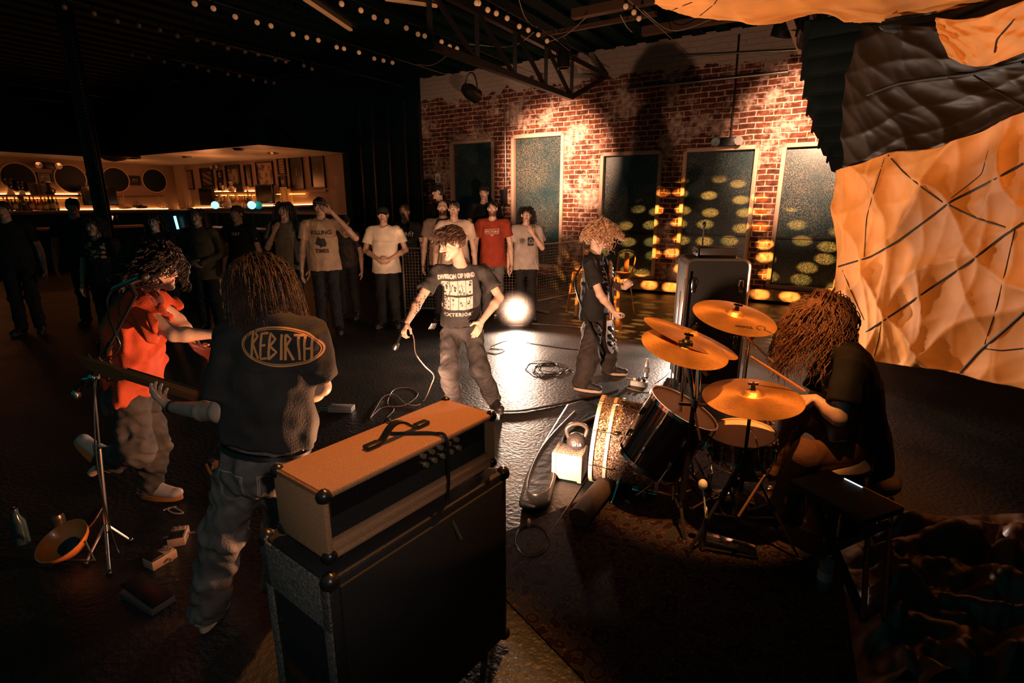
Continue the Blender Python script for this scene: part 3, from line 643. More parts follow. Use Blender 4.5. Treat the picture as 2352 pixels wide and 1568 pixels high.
# dish pendant
p = at(262, 362, 14.2); root = thing('pendant_lamp', 'large dark domed pendant lamp hanging right of the steel column', 'lamp', p); a = MB(); a.lathe([(0.02, .42), (.2, .40), (.42, .28), (.56, .08), (.58, 0), (.55, .0), (.52, .08), (.4, .25), (.02, .36)], Matrix.Translation(p), 32); a.build('shade', mat('bronze_shade', (.08, .045, .03), .35, .7), root)
a = MB(); a.lathe([(0.001, -.10), (.2, -.07), (.36, .02), (.36, .06)], Matrix.Translation(p), 24); a.build('diffuser', mat('frosted_diffuser', (.25, .2, .15), .3), root); a = MB(); a.cyl(p + ZV * .4, p + ZV * (CEIL - p.z), .012, n=6); a.build('cord', RUBBER, root)
# downlights in the bar ceiling and the fan like fitting
for q, lab in (((627, 351), 'thin lit downlight nearest the large busy poster'), ((548, 342), 'dark ceiling fitting at the peak of the bar ceiling'), ((430, 360), 'small round downlight over the pale chart')):
    d = _ray(*q); p = Vector((0, 0, CAMH)) + d * ((BARZ - .01 - CAMH) / d.z); root = thing('downlight', lab, 'downlight', p); a = MB(); a.lathe([(0.001, -.04), (.12, -.04), (.16, 0)], Matrix.Translation(p), 18); a.build('trim_ring', DSTEEL if q[0] == 548 else STEEL, root)
for p, e in ((room(20.6, 4.5, 2.5), 11), (room(20.4, 8.8, 2.5), 20), (room(16.5, 9.3, 2.4), 34), (room(13.8, 9.3, 2.5), 12)):
    point('bar_downlight_bulb', p, e, (1.0, .30, .09), .3)
# steel column
a0 = at(196, 245, 9.6); a1 = at(235, 480, 9.6); pc = Vector(((a0.x + a1.x) / 2, 9.6, 0)); pc = at(232, 470, 9.6); pc.z = 0
root = thing('steel_column', 'dark riveted steel column standing in front of the bar', 'column', pc); a = MB(); M = Matrix.Translation(pc) @ Matrix.Rotation(.3, 4, 'Z')
a.box((0, -.07, CEIL / 2), (.2, .02, CEIL), M); a.box((0, .07, CEIL / 2), (.2, .02, CEIL), M); a.box((0, 0, CEIL / 2), (.02, .14, CEIL), M); a.build('shaft', mat('column_paint', (.012, .012, .012), .5, 0, spec=.3), root, smooth=False)
a = MB()
for k in range(90):
    for x in (-.07, .07): a.ball((x, -.083, .1 + k * .052), .008, M, 5)
a.build('rivets', mat('worn_rivets', (.25, .17, .12), .3, .8), root)
# ================================================================== up in the roof
BULBM = mat('frosted_bulb', (.8, .52, .34), .35, emis=(1.0, .42, .16), estr=.16)
BULBD = mat('dim_bulb', (.2, .12, .08), .35)
LINEZ = 4.15
ORD = ['first', 'second', 'third', 'fourth', 'fifth', 'sixth', 'seventh', 'eighth', 'ninth', 'tenth', 'eleventh', 'twelfth', 'thirteenth', 'fourteenth', 'fifteenth', 'sixteenth', 'seventeenth', 'eighteenth', 'nineteenth']
strings = dict(
    A=([(160, 10), (222, 30), (275, 43), (321, 57), (367, 70), (409, 79), (449, 92), (489, 101), (525, 108), (561, 119), (593, 126), (626, 137), (655, 142), (683, 155), (709, 158)], 'dim bulb string under the left joists'),
    B=([(304, 124), (344, 132), (383, 138), (421, 149), (454, 155), (486, 159), (518, 171), (548, 176), (576, 183), (603, 189), (628, 192)], 'faintest bulb string farthest left'),
    C=([(460, 4), (507, 16), (551, 33), (593, 51), (631, 59), (667, 78), (701, 87), (732, 94), (763, 109), (794, 111), (821, 123), (848, 135), (871, 141), (893, 147)], 'long amber bulb string at upper centre'),
    D=([(798, 5), (833, 25), (866, 36), (897, 47), (926, 68), (954, 78), (979, 82), (1003, 100), (1027, 106), (1047, 112)], 'amber bulb string left of the truss'),
    E=([(1056, 16), (1105, 8), (1131, 18), (1153, 28), (1174, 42), (1196, 58), (1216, 69), (1235, 82), (1253, 93)], 'amber bulb string crossing the truss'),
    F=([(1441, 14), (1454, 31), (1466, 41)], 'three bulb string by the parachute'))
for key, (pts, lab) in strings.items():
    P = [ground(x, y, LINEZ) for x, y in pts]; us = sum(p.dot(UV) for p in P) / len(P)
    n0 = P[0].dot(NV); n1 = P[-1].dot(NV)
    cable = [room(us, n0 - 1.6 + (n1 - n0 + 4) * k / 20.0, LINEZ + .09) for k in range(21)]
    o = MB().tube([c for c in cable if c.dot(NV) < WN - .05], .006, 5).build('string_light_cable', RUBBER); tag(o, 'black cable of the ' + lab, 'cable', 'string light cables')
    m = BULBD if key in 'AB' else BULBM
    for i, p in enumerate(P):
        if key == 'E' and i == 0: p = ground(1056, 16, LINEZ)
        n = p.dot(NV); z = LINEZ + (.012 * math.sin(i * 2.1)); q = room(us, n, z)
        root = thing('light_bulb', '%s bulb counted from the camera end of the %s' % (ORD[i], lab), 'light bulb', q, 'bulbs of the ' + lab)
        if i in (0,): pass
        a = MB(); a.ball(q, .033, n=12); a.build('globe', m, root)
        a = MB(); a.cyl(q + ZV * .028, q + ZV * .085, .018, .014, 8); a.build('socket', BLKP, root)
# joists / conduits running along N, glinting
GLINT = mat('dull_conduit', (.10, .07, .055), .28, .9); TEALG = mat('dull_conduit_dark', (.05, .06, .06), .25, .9)
for k, (q0, q1, lab) in enumerate((((30, 155), (310, 205), 'highest copper coloured conduit at the far left'), ((5, 187), (300, 232), 'second copper coloured conduit at the far left'), ((0, 217), (190, 240), 'third copper coloured conduit at the far left'), ((5, 240), (300, 278), 'lowest copper coloured conduit, just above the steel column'),
        ((425, 78), (665, 140), 'long pale conduit under the left ceiling'), ((390, 133), (665, 193), 'long pale conduit in the middle of the left ceiling'), ((395, 182), (670, 232), 'thin conduit below the middle one'), ((400, 219), (500, 234), 'short green glinting conduit, lowest in the middle'))):
    a = ground(*q0, 4.6); b = ground(*q1, 4.6); u = (a.dot(UV) + b.dot(UV)) / 2; A = room(u, min(a.dot(NV), b.dot(NV)), 4.6); B = room(u, min(max(a.dot(NV), b.dot(NV)), 10.9), 4.6)
    root = thing('ceiling_conduit', lab, 'conduit', (A + B) / 2, 'conduits under the dark ceiling'); m = MB(); m.cyl(A, B, .018, n=8); m.cyl(A + UV * .06, B + UV * .06, .012, n=8); m.build('pipe', GLINT if k < 4 else TEALG, root)
    for t in (.1, .5, .9): m = MB(); c = A.lerp(B, t); m.bar(c + UV * .03, c + UV * .03 + ZV * .3, .02, .02); m.build('hanger', DSTEEL, root, smooth=False)
# roof trusses running to the brick wall
def bars(mb, pts, w=.06):
    for a, b in pts: mb.bar(a, b, w, w)
def truss(u, n0, n1, zt, zb, label, drop=None):
    root = thing('roof_truss', label, 'roof truss', room(u, (n0 + n1) / 2, zt), 'black roof trusses')
    m = MB(); m.bar(room(u, n0, zt), room(u, n1, zt), .09, .09); m.build('top_chord', TR, root, smooth=False)
    e = n1 - 1.6; m = MB(); m.bar(room(u, n0, zb), room(u, e, zb), .09, .09); m.bar(room(u, e, zb), room(u, n1, zt), .07, .07); m.build('bottom_chord', TR, root, smooth=False)
    k = max(2, int((e - n0) / .85)); w = MB()
    for i in range(k + 1):
        n = n0 + (e - n0) * i / k; w.bar(room(u, n, zb), room(u, n, zt), .06, .06)
        if i < k: n2 = n0 + (e - n0) * (i + 1) / k; w.bar(room(u, n, zt), room(u, n2, zb), .05, .05)
    w.build('web', TR, root, smooth=False); return root
TR = mat('truss_paint', (.012, .010, .009), .5)
truss(4.68, 5.6, 11.15, 4.36, 3.72, 'black roof truss ending above the second window')
uR = onwall(1842, 120, WN)[0]
truss(.95, 7.2, 11.15, 4.6, 4.0, 'black roof truss ending at the right of the brick wall')
# cross beams and pipes on the brick wall
for (q0, q1, r, nm, lab, m) in (((1440, 204), (1810, 164), .03, 'wall_pipe', 'pale horizontal pipe high on the brick wall', STEEL), ((1560, 128), (1880, 112), .018, 'wall_pipe', 'thin upper pipe on the brick wall', STEEL),
        ((1697, 80), (1678, 320), .016, 'wall_pipe', 'thin vertical conduit dropping to the emergency light', DSTEEL), ((1158, 235), (1161, 430), .016, 'wall_pipe', 'vertical conduit left of the second window', STEEL), ((1872, 175), (1890, 170), .02, 'wall_pipe', 'short pipe stub beside the speaker array', STEEL)):
    a = onwall(*q0, WN - .08); b = onwall(*q1, WN - .08); A = room(a[0], WN - .06, a[1]); B = room(b[0], WN - .06, b[1]); o = MB().cyl(A, B, r, n=10).build(nm, m); tag(o, lab, 'pipe', 'pipes on the brick wall')
c = onwall(1161, 452, WN); p = room(c[0], WN - .07, c[1]); root = thing('junction_box', 'metal junction box between the first two windows', 'junction box', p); m = MB(); m.box((0, 0, 0), (.14, .34, .12), wall_matrix() @ Matrix.Translation((c[0], c[1], -.075)), .01); m.build('box', DSTEEL, root)
m = MB(); m.cyl(p - ZV * .17, Vector((p.x, p.y, .3)), .014, n=8); m.build('conduit', DSTEEL, root)
# beams crossing near the front right (parallel to the wall)
for q0, q1, w, lab in (((1345, 28), (1500, 5), .12, 'dark brown ceiling beam left of the parachute'), ((1270, 75), (1460, 38), .06, 'thin brown ceiling rail below the beam'), ((1505, 68), (1760, 48), .12, 'ribbed brown ceiling beam under the parachute edge')):
    A = ground(*q0, 4.45); u0 = A.dot(UV); n = A.dot(NV); B = ground(*q1, 4.45); B = room(B.dot(UV), n, 4.45); o = MB().bar(A + UV * .2, B - UV * .3, w, w).build('ceiling_beam', mat('brown_beam', (.09, .045, .025), .6), smooth=False); tag(o, lab, 'beam')
for q0, q1, lab in (((700, -2), (806, 69), 'slim amber edged tube light hanging at the top left of centre'), ((885, -2), (1004, 14), 'ribbed amber edged fixture cut by the top of the photo')):
    A = ground(*q0, 4.3); B = ground(*q1, 4.3); root = thing('strip_fixture', lab, 'strip light', (A + B) / 2); m = MB(); m.bar(A, B, .05, .03); m.build('housing', mat('fixture_edge', (.7, .42, .22), .35, emis=(1, .4, .12), estr=.12), root, smooth=False); m = MB(); m.bar(A + ZV * .05, B + ZV * .05, .22, .04); m.build('reflector', DSTEEL, root, smooth=False)
# cream cables looped along the trusses
CREAM = mat('cream_cable', (.5, .36, .26), .5)
for pts, lab in (([(1192, 0), (1205, 38), (1222, 58), (1235, 62)], 'cream cable dropping from the top centre'), ([(1062, 100), (1105, 104), (1160, 108), (1195, 98), (1226, 74)], 'cream cable drooping left of the string crossing'), ([(1246, 69), (1275, 90), (1310, 118)], 'cream cable running down along the truss'), ([(1257, 97), (1300, 80), (1346, 40)], 'cream cable rising to the brown beam'),
        ([(1476, 22), (1500, 45), (1530, 66), (1560, 70), (1600, 58), (1632, 45)], 'white cable drooping in front of the ribbed beam'), ([(958, 148), (990, 150), (1020, 133), (1037, 109)], 'dim cream cable curling from the last bulb'), ([(1425, 35), (1440, 62), (1452, 74)], 'dim cable hanging under the three bulbs')):
    P = [ground(x, y, 4.3) if y < 200 else at(x, y, 8) for x, y in pts]; o = MB().tube(smooth_path(P, 6), .006, 5).build('hanging_cable', CREAM); tag(o, lab, 'cable')
# small red lamps on the plaster
for q, lab in (((1219, 190), 'red lamp cube below the truss chord'), ((1240, 183), 'smaller red lamp cube beside it')):
    u, z = onwall(*q, WN - .3); o = MB().box(room(u, WN - .3, z), (.1, .1, .1), None, .01).build('red_lamp', mat('red_gel', (.5, .03, .01), .4)); tag(o, lab, 'lamp')
# stage cans hanging in the roof
def can(p, tgt, label, L=.3, r=.11):
    d = (Vector(tgt) - Vector(p)).normalized(); root = thing('stage_light', label, 'stage light', p, 'stage cans in the roof'); M = frame((1, 0, 0.01), d, Vector(p) - d * (L + .05))
    a = MB(); a.lathe([(.001, 0), (r * .7, .0), (r, L * .35), (r, L), (r * .94, L), (r * .94, L * .4), (.001, L * .38)], M, 20); a.build('housing', BLKP, root)
    a = MB(); a.tube([Vector(p) - d * .2 + M.to_3x3() @ Vector((r * 1.1 * math.cos(t), 0, 0)) + ZV * (.28 * math.sin(t)) for t in [PI * k / 8 for k in range(9)]], .012, 6); a.build('yoke', DSTEEL, root); return root
can((1.1, 1.7, 4.3), (1.35, 3.15, .9), 'black stage can over the drum kit'); can((0.3, 2.9, 4.3), (-.45, 1.7, 1.05), 'black stage can over the guitar amplifier'); can((0.6, 5.0, 4.15), at(1600, 545, 9.7), 'black pattern projector aimed at the windows')
can(tuple(room(5.25, 7.4, 3.45)), tuple(at(1272, 345, 11.2)), 'added black can for the left pool of light on the brick'); can(tuple(room(.75, 7.9, 3.7)), tuple(at(1835, 290, 9.0)), 'added black can for the right pool of light on the brick'); can(tuple(at(1790, 95, 8.0)), (3, 9, 0), 'black stage can hanging from the right truss', .3, .14); can(tuple(at(1815, 80, 7.6)), (3.5, 9, 0), 'second black stage can crowding the right truss', .3, .12); can(tuple(at(1295, 165, 9.0)), (1, 9, 0), 'small black stage can by the left truss end', .25, .1)  # the first two cans are added to carry the wall pool spots
# notice pinned on the wall
p = onwall(1006, 409, WN); root = MB(); root.box((0, 0, 0), (.17, .23, .008), wall_matrix() @ Matrix.Translation((p[0], p[1], -.008))); o = root.build('paper_notice', WHITE, smooth=False); tag(o, 'small white paper notice on the wall above the capped man', 'notice')
m = MB()
for k in range(3): m.box((0, 0, 0), (.09 - .02 * (k == 0), .018, .004), wall_matrix() @ Matrix.Translation((p[0], p[1] - .02 - .045 * k + .04, -.015)))
m.build('printed_lines', BLK, o, smooth=False)
# line array speaker, a curved hang beside the parachute
root = thing('line_array_speaker', 'curved black line array speaker hanging between brick wall and parachute', 'speaker', at(1900, 200, 6.8))
arc = [(1905, 68, 0), (1900, 112, 2), (1898, 156, 4), (1902, 200, 8), (1909, 243, 13), (1920, 285, 19), (1934, 325, 27), (1953, 362, 36)]
for i, (x, y, t) in enumerate(arc):
    p = at(x + 52, y, 6.6); d = Vector((-.62, -.78, 0)); M = frame(Vector((.78, -.62, 0)), ZV, p) @ Matrix.Rotation(math.radians(-t * .55), 4, 'X')
    a = MB(); a.prism([(-.42, -.25), (.42, -.25), (.42, .1), (.25, .3), (-.25, .3), (-.42, .1)], .215, M @ Matrix.Translation((0, 0, -.108))); c = a.build('speaker_cabinet', BLK, root, angle=20)
    a = MB(); a.box((0, -.262, 0), (.76, .02, .17), M, .005); a.build('grille', BLK, c)
    for s in (-1, 1): a = MB(); a.box((s * .435, -.2, 0), (.02, .05, .24), M); a.build('rigging_plate', DSTEEL, c, smooth=False)
# ================================================================== people
def V3(v): return np.array(tuple(v), np.float64)
def nrm(v): v = np.array(v, float); return v / (np.linalg.norm(v) + 1e-12)
def frus(s, a, b, ra, rb=None, k=0.01, op='+', flat=None, edge=0.006):
    rb = ra if rb is None else rb; a = np.array(a, np.float32); b = np.array(b, np.float32); m = max(ra, rb) * (max(1.0, flat[1]) if flat else 1) + k + 3 * s.h + edge
    sl, X, Y, Z = s.block(np.minimum(a, b) - m, np.maximum(a, b) + m); ab = b - a; L = float(np.linalg.norm(ab)) + 1e-9; u = ab / L
    px, py, pz = X - a[0], Y - a[1], Z - a[2]; t = px * u[0] + py * u[1] + pz * u[2]
    qx, qy, qz = px - t * u[0], py - t * u[1], pz - t * u[2]; d2 = qx * qx + qy * qy + qz * qz
    if flat:
        f = np.array(flat[0], np.float32); f = f - u * (f @ u); f /= np.linalg.norm(f) + 1e-9; c = qx * f[0] + qy * f[1] + qz * f[2]; d2 = d2 + c * c * (1.0 / flat[1] ** 2 - 1.0)
    rad = np.sqrt(np.maximum(d2, 1e-12)) - (ra + (rb - ra) * np.clip(t / L, 0, 1)) + edge; axl = np.abs(t - L / 2) - L / 2 + edge
    d = np.minimum(np.maximum(rad, axl), 0) + np.sqrt(np.maximum(rad, 0) ** 2 + np.maximum(axl, 0) ** 2) - edge
    s.put(sl, d, k, op)
class Head:
    def __init__(h, c, fwd, up, s=1.0):
        h.c = V3(c); h.f = nrm(V3(fwd)); u = V3(up); h.u = nrm(u - h.f * (u @ h.f)); h.l = np.cross(h.u, h.f); h.s = s
        h.R = np.stack([h.l, h.f, h.u], 1)
    def p(h, x, y, z): return h.c + h.R @ (np.array([x, y, z]) * h.s)
    def loc(h, P): return ((P - h.c) @ h.R) / h.s
    def M(h): m = Matrix([list(map(float, r)) for r in h.R]).to_4x4(); m.translation = Vector(h.c); return m @ Matrix.Scale(h.s, 4)
def add_head(s, h, mouth=0.0):
    q = h.s
    s.ell(h.p(0, -.014, .028), np.array([.075, .096, .086]) * q, h.R, k=.02)
    s.ell(h.p(0, .024, -.028), np.array([.060, .066, .088]) * q, h.R, k=.02)
    for x in (-1, 1):
        s.cap(h.p(x * .046, .0, -.06), h.p(x * .012, .068, -.1), .02 * q, .017 * q, k=.02); s.cap(h.p(x * .04, .062, -.02), h.p(x * .044, .045, -.035), .023 * q, .018 * q, k=.015)
        s.ell(h.p(x * .078, -.004, -.008), np.array([.010, .019, .031]) * q, h.R, k=.004)
    s.cap(h.p(-.034, .082, .023), h.p(.034, .082, .023), .011 * q, k=.01)
    for x in (-1, 1): s.ell(h.p(x * .031, .1, .003), np.array([.018, .014, .011]) * q, h.R, k=.008, op='-')
    for x in (-1, 1): s.ell(h.p(x * .031, .078, .003), np.array([.0125, .0125, .011]) * q, h.R, k=.001)
    s.cap(h.p(0, .088, .008), h.p(0, .110, -.028), .0085 * q, .0125 * q, k=.008)
    for x in (-1, 1): s.cap(h.p(x * .008, .098, -.034), h.p(x * .013, .094, -.033), .0085 * q, k=.004)
    s.cap(h.p(-.019, .083, -.057), h.p(.019, .083, -.057), .0085 * q, k=.006); s.cap(h.p(-.016, .082, -.071), h.p(.016, .082, -.071), .009 * q, k=.006)
    if mouth > 0: s.ell(h.p(0, .092, -.065), np.array([.018, .02, mouth]) * q, h.R, k=.004, op='-')
    else: s.cap(h.p(-.018, .093, -.0640), h.p(.018, .093, -.0640), .003 * q, k=.002, op='-')
    s.ell(h.p(0, .078, -.1), np.array([.022, .02, .018]) * q, h.R, k=.015)
def add_hand(s, w, d, n, side, curl=0.35, q=1.0, spread=0.0, thumb=1.0, curls=None):
    """w wrist, d towards the knuckles, n the way the palm faces, side=+1 puts the thumb on cross(n, d)"""
    w = V3(w); d = nrm(V3(d)); n = V3(n); n = nrm(n - d * (n @ d)); l = np.cross(n, d) * side
    s.cap(w, w + d * .03 * q, .026 * q, .03 * q, k=.012, flat=(n, .7)); s.cap(w + d * .035 * q, w + d * .072 * q, .033 * q, .037 * q, k=.012, flat=(n, .45))
    L = (.074, .083, .077, .060)
    for i in range(4):
        o = (.030 - .0200 * i) * q; b = w + d * (.086 - .005 * abs(i - 1.3)) * q + l * o; a = (curls[i] if curls else curl * (1 + .12 * i)) * .6; dd = nrm(d + l * spread * (1.3 - i)); p = b; r = .0092 * q
        for sgm in range(3):
            ang = a * (1 + sgm); v = dd * math.cos(ang) + n * math.sin(ang); e = p + v * L[i] * q * (.45, .31, .24)[sgm]; s.cap(p, e, r, r * .92, k=.004 if sgm else .008); p = e; r *= .93
    b = w + d * .028 * q + l * .026 * q; v = nrm(d * .62 + l * .75 * thumb + n * .35); p = b + v * .042 * q; s.cap(b, p, .0145 * q, .0115 * q, k=.008); v2 = nrm(d * .9 + l * .3 * thumb + n * .4); s.cap(p, p + v2 * .036 * q, .0115 * q, .0085 * q, k=.004)
SKINM = mat('skin', (0.5, 0.3, 0.2), 0.45, vcol=True, spec=0.5, bump=0.08, bscale=90)
SKINT = {'fair': (.56, .36, .27), 'tan': (.42, .24, .16), 'brown': (.26, .13, .08)}
def cloth(name, col, rough=0.85, vary=0.25):
    m = mat(name, col, rough, bump=0.25, bscale=140, vary=vary, vscale=7, spec=0.25); return m
def paint_skin(P, base, heads, beard=None, extra=None, lip=None):
    c = np.tile(np.array(base, np.float32), (len(P), 1)); c *= (1 + .06 * np.sin(P[:, :1] * 60 + 2 * np.sin(P[:, 2:3] * 45)))
    h = heads; q = h.loc(P); near = np.linalg.norm(q, axis=1) < .2; x, y, z = np.abs(q[:, 0]), q[:, 1], q[:, 2]
    de = np.sqrt((x - .031) ** 2 + (z - .003) ** 2)
    c[near & (y > .075) & (de < .0125)] = (.5, .46, .42); c[near & (y > .078) & (de < .0058)] = (.03, .02, .015)
    c[near & (y > .066) & (x > .012) & (x < .05) & (np.abs(z - .024 + (x - .03) * .2) < .0055)] = (.06, .035, .025)
    lipm = near & (y > .078) & (np.abs(z + .064) < .0125) & (x < .024); c[lipm] = lip or (base[0] * .75, base[1] * .42, base[2] * .42)
    c[near & (y > .08) & (np.abs(z + .0640) < .0028) & (x < .02)] = (.06, .02, .015)
    if beard:
        m = near & (z < -.045) & (y > -.005 + .2 * (z + .08)) & (z > -.13) & ~lipm; m |= near & (np.abs(z + .047) < .006) & (x < .026) & (y > .07)
        if beard[0] == 'moustache': m = near & (np.abs(z + .047) < .008) & (x < .03) & (y > .07)
        c[m] = beard[1]
    if extra: extra(P, c, h)
    return c
HAIRM = {}
def hair_mat(name, col):
    m = mat('hair_' + name, col, 0.38, bump=0.5, bscale=220, vary=.35, vscale=30, spec=0.6); return m
def hair_cap(h, m, parent, full=1.0, res=.006, low=-.06, front=.05, seed=1, name='hair', amp=.006, fringe=0.0):
    s = SDF(h.c - .19 * full, h.c + .19 * full, res); q = h.s
    s.ell(h.p(0, -.02, .034), np.array([.083 * full, .103 * full, .092 * full]) * q, h.R, k=.01)
    s.ell(h.p(0, -.045, -.01), np.array([.078 * full, .07 * full, .09]) * q, h.R, k=.03)
    if fringe: s.cap(h.p(-.04, .07, .075), h.p(.04, .075, .07), .03 * q, k=.02); s.cap(h.p(.02, .085, .06), h.p(.045, .088, .03), .018 * q, .01, k=.02)
    s.wrinkle(amp, 75, seed, (1, 1, .45))
    s.ell(h.p(0, .09, -.055), np.array([.095, .085 + front * .3, .105]) * q, h.R, k=.01, op='-')
    s.half(h.p(0, -.02, low), -h.u - .0 * h.f, k=.01)
    for x in (-1, 1): s.ell(h.p(x * .088, .012, -.012), np.array([.02, .028, .038]) * q, h.R, k=.006, op='-')
    Vv, Q = s.mesh(); return np_mesh(name, Vv, Q, m, parent)
def strands(h, m, parent, n=220, length=.3, curl=.015, freq=60, r=.0032, seed=3, pull=(0, 0, -1), name='hair_strands', spread=.03, back=True, zmin=-.02, seg=12, body=None, jit=.3, ymax=.01, top=1.0):
    """loose locks growing from the scalp and falling along pull"""
    R = random.Random(seed); mb = MB(); k = 0; g = Vector(pull).normalized()
    while k < n:
        a = R.uniform(0, 2 * PI); z = R.uniform(zmin, .11); x = math.cos(a); y = math.sin(a)
        rr = math.sqrt(max(0, 1 - ((z - .03) / .09) ** 2)); lx = .078 * rr * x; ly = -.015 + .098 * rr * y
        if ly > ymax + max(0, (z - .07)) * top: continue
        k += 1; p = Vector(h.p(lx, ly, z)); out = (p - Vector(h.p(0, -.01, .0))).normalized(); L = length * R.uniform(.65, 1.1); st = L / seg; pts = [p]; ph = R.uniform(0, 6.28); d = out
        sd = out.cross(g); sd = sd.normalized() if sd.length > 1e-3 else Vector((1, 0, 0)); f2 = freq * R.uniform(.7, 1.3); rs = [r * .7]
        for i in range(1, seg + 1):
            t = i / seg; d = (out * max(0, (1 - t * 2.6)) * .9 + g * (.25 + t * 1.3) + Vector(h.l) * 0 + out * spread * 4).normalized(); p = p + d * st
            w = curl * min(1, t * 2); c = sd * (math.sin(ph + f2 * t * L) * w) + sd.cross(d) * (math.cos(ph + f2 * t * L) * w); pts.append(p + c); rs.append(r * (1.1 - .75 * t) * (1 + .25 * math.sin(i * 1.7 + ph)))
            q = h.loc(np.array(tuple(p)).reshape(1, 3))[0]
            e = math.sqrt((q[0] / .086) ** 2 + ((q[1] + .01) / .106) ** 2 + ((q[2] + .0) / .12) ** 2)
            if e < 1: p = p + (p - Vector(h.p(0, -.01, q[2] * .6))).normalized() * (1 - e) * .08
        mb.tube(pts, rs, 5, caps=True)
    return mb.build(name, m, parent)
def body_pose(base, top, face=0.0, lean=(0, 0), width=1.0, arms=('down', 'down'), headturn=0.0, headtilt=0.0, legs=None, stance=.11):
    """joints of a standing figure; base ground point, top the height of the crown above it, face degrees (0 looks at the camera)"""
    a = math.radians(face); f = np.array([math.sin(a), -math.cos(a), 0]); l = np.array([math.cos(a), math.sin(a), 0]); u = np.array([0, 0, 1.0]); h = top; b = V3(base)
    J = {'f': f, 'l': l, 'h': h, 'w': width}; ln = f * lean[0] + l * lean[1]
    J['pel'] = b + u * h * .53 + ln * .1; J['chest'] = b + u * h * .72 + ln * .55; J['neck'] = b + u * h * .835 + ln * .9; J['head'] = b + u * h * .932 + ln * 1.1 + f * .02
    at_ = math.radians(headturn); J['hf'] = nrm(f * math.cos(at_) + l * math.sin(at_) - u * math.tan(math.radians(headtilt))); J['hu'] = nrm(u + f * math.sin(math.radians(headtilt)) * .5)
    for sd, nm in ((1, 'L'), (-1, 'R')):
        sh = b + u * h * .812 + l * sd * .112 * h * width + ln * .85; J['sh' + nm] = sh; J['hip' + nm] = b + u * h * .52 + l * sd * .052 * h + ln * .1
        J['kn' + nm] = b + u * h * .28 + l * sd * stance * .85 + f * .02; J['an' + nm] = b + u * .075 + l * sd * stance; J['toe' + nm] = b + u * .03 + l * sd * (stance + .04) + f * .16
        ar = arms[0 if nm == 'L' else 1]; A = {'down': ((.035, .0, -.175), (.05, .035, -.335), (0, .1, -1), (-.9, .1, 0)), 'clasp': ((.055, -.01, -.165), (-.075, .105, -.235), (-.95, .2, -.25), (-.1, -1, .1)),
            'pocket': ((.065, -.03, -.165), (.03, .04, -.30), (-.1, .2, -1), (-.9, 0, 0)), 'cross': ((.045, .02, -.165), (-.10, .12, -.15), (-1, .1, .1), (0, -1, 0)), 'brow': ((.13, .09, -.10), (-.02, .115, .085), (-.95, -.05, .35), (0, -1, .2)),
            'chin': ((.03, .05, -.165), (-.055, .105, -.045), (-.5, .1, .9), (-.3, -1, 0)), 'fwd': ((.02, .09, -.15), (-.02, .22, -.12), (0, 1, 0), (0, 0, -1)), 'rail': ((.11, .03, -.13), (.19, .10, -.18), (.6, .5, -.4), (0, 0, -1)), 'phone': ((.03, .06, -.16), (-.06, .17, -.10), (-.5, .5, .5), (-.5, -.6, 0))}[ar]
        tr = lambda v: l * sd * v[0] * h + f * v[1] * h + u * v[2] * h
        J['el' + nm] = sh + tr(A[0]); J['wr' + nm] = sh + tr(A[1]); J['hd' + nm] = nrm(tr(A[2])); J['hn' + nm] = nrm(tr(A[3]))
    return J
def bbox(pts, m):
    P = np.array(pts); return P.min(0) - m, P.max(0) + m
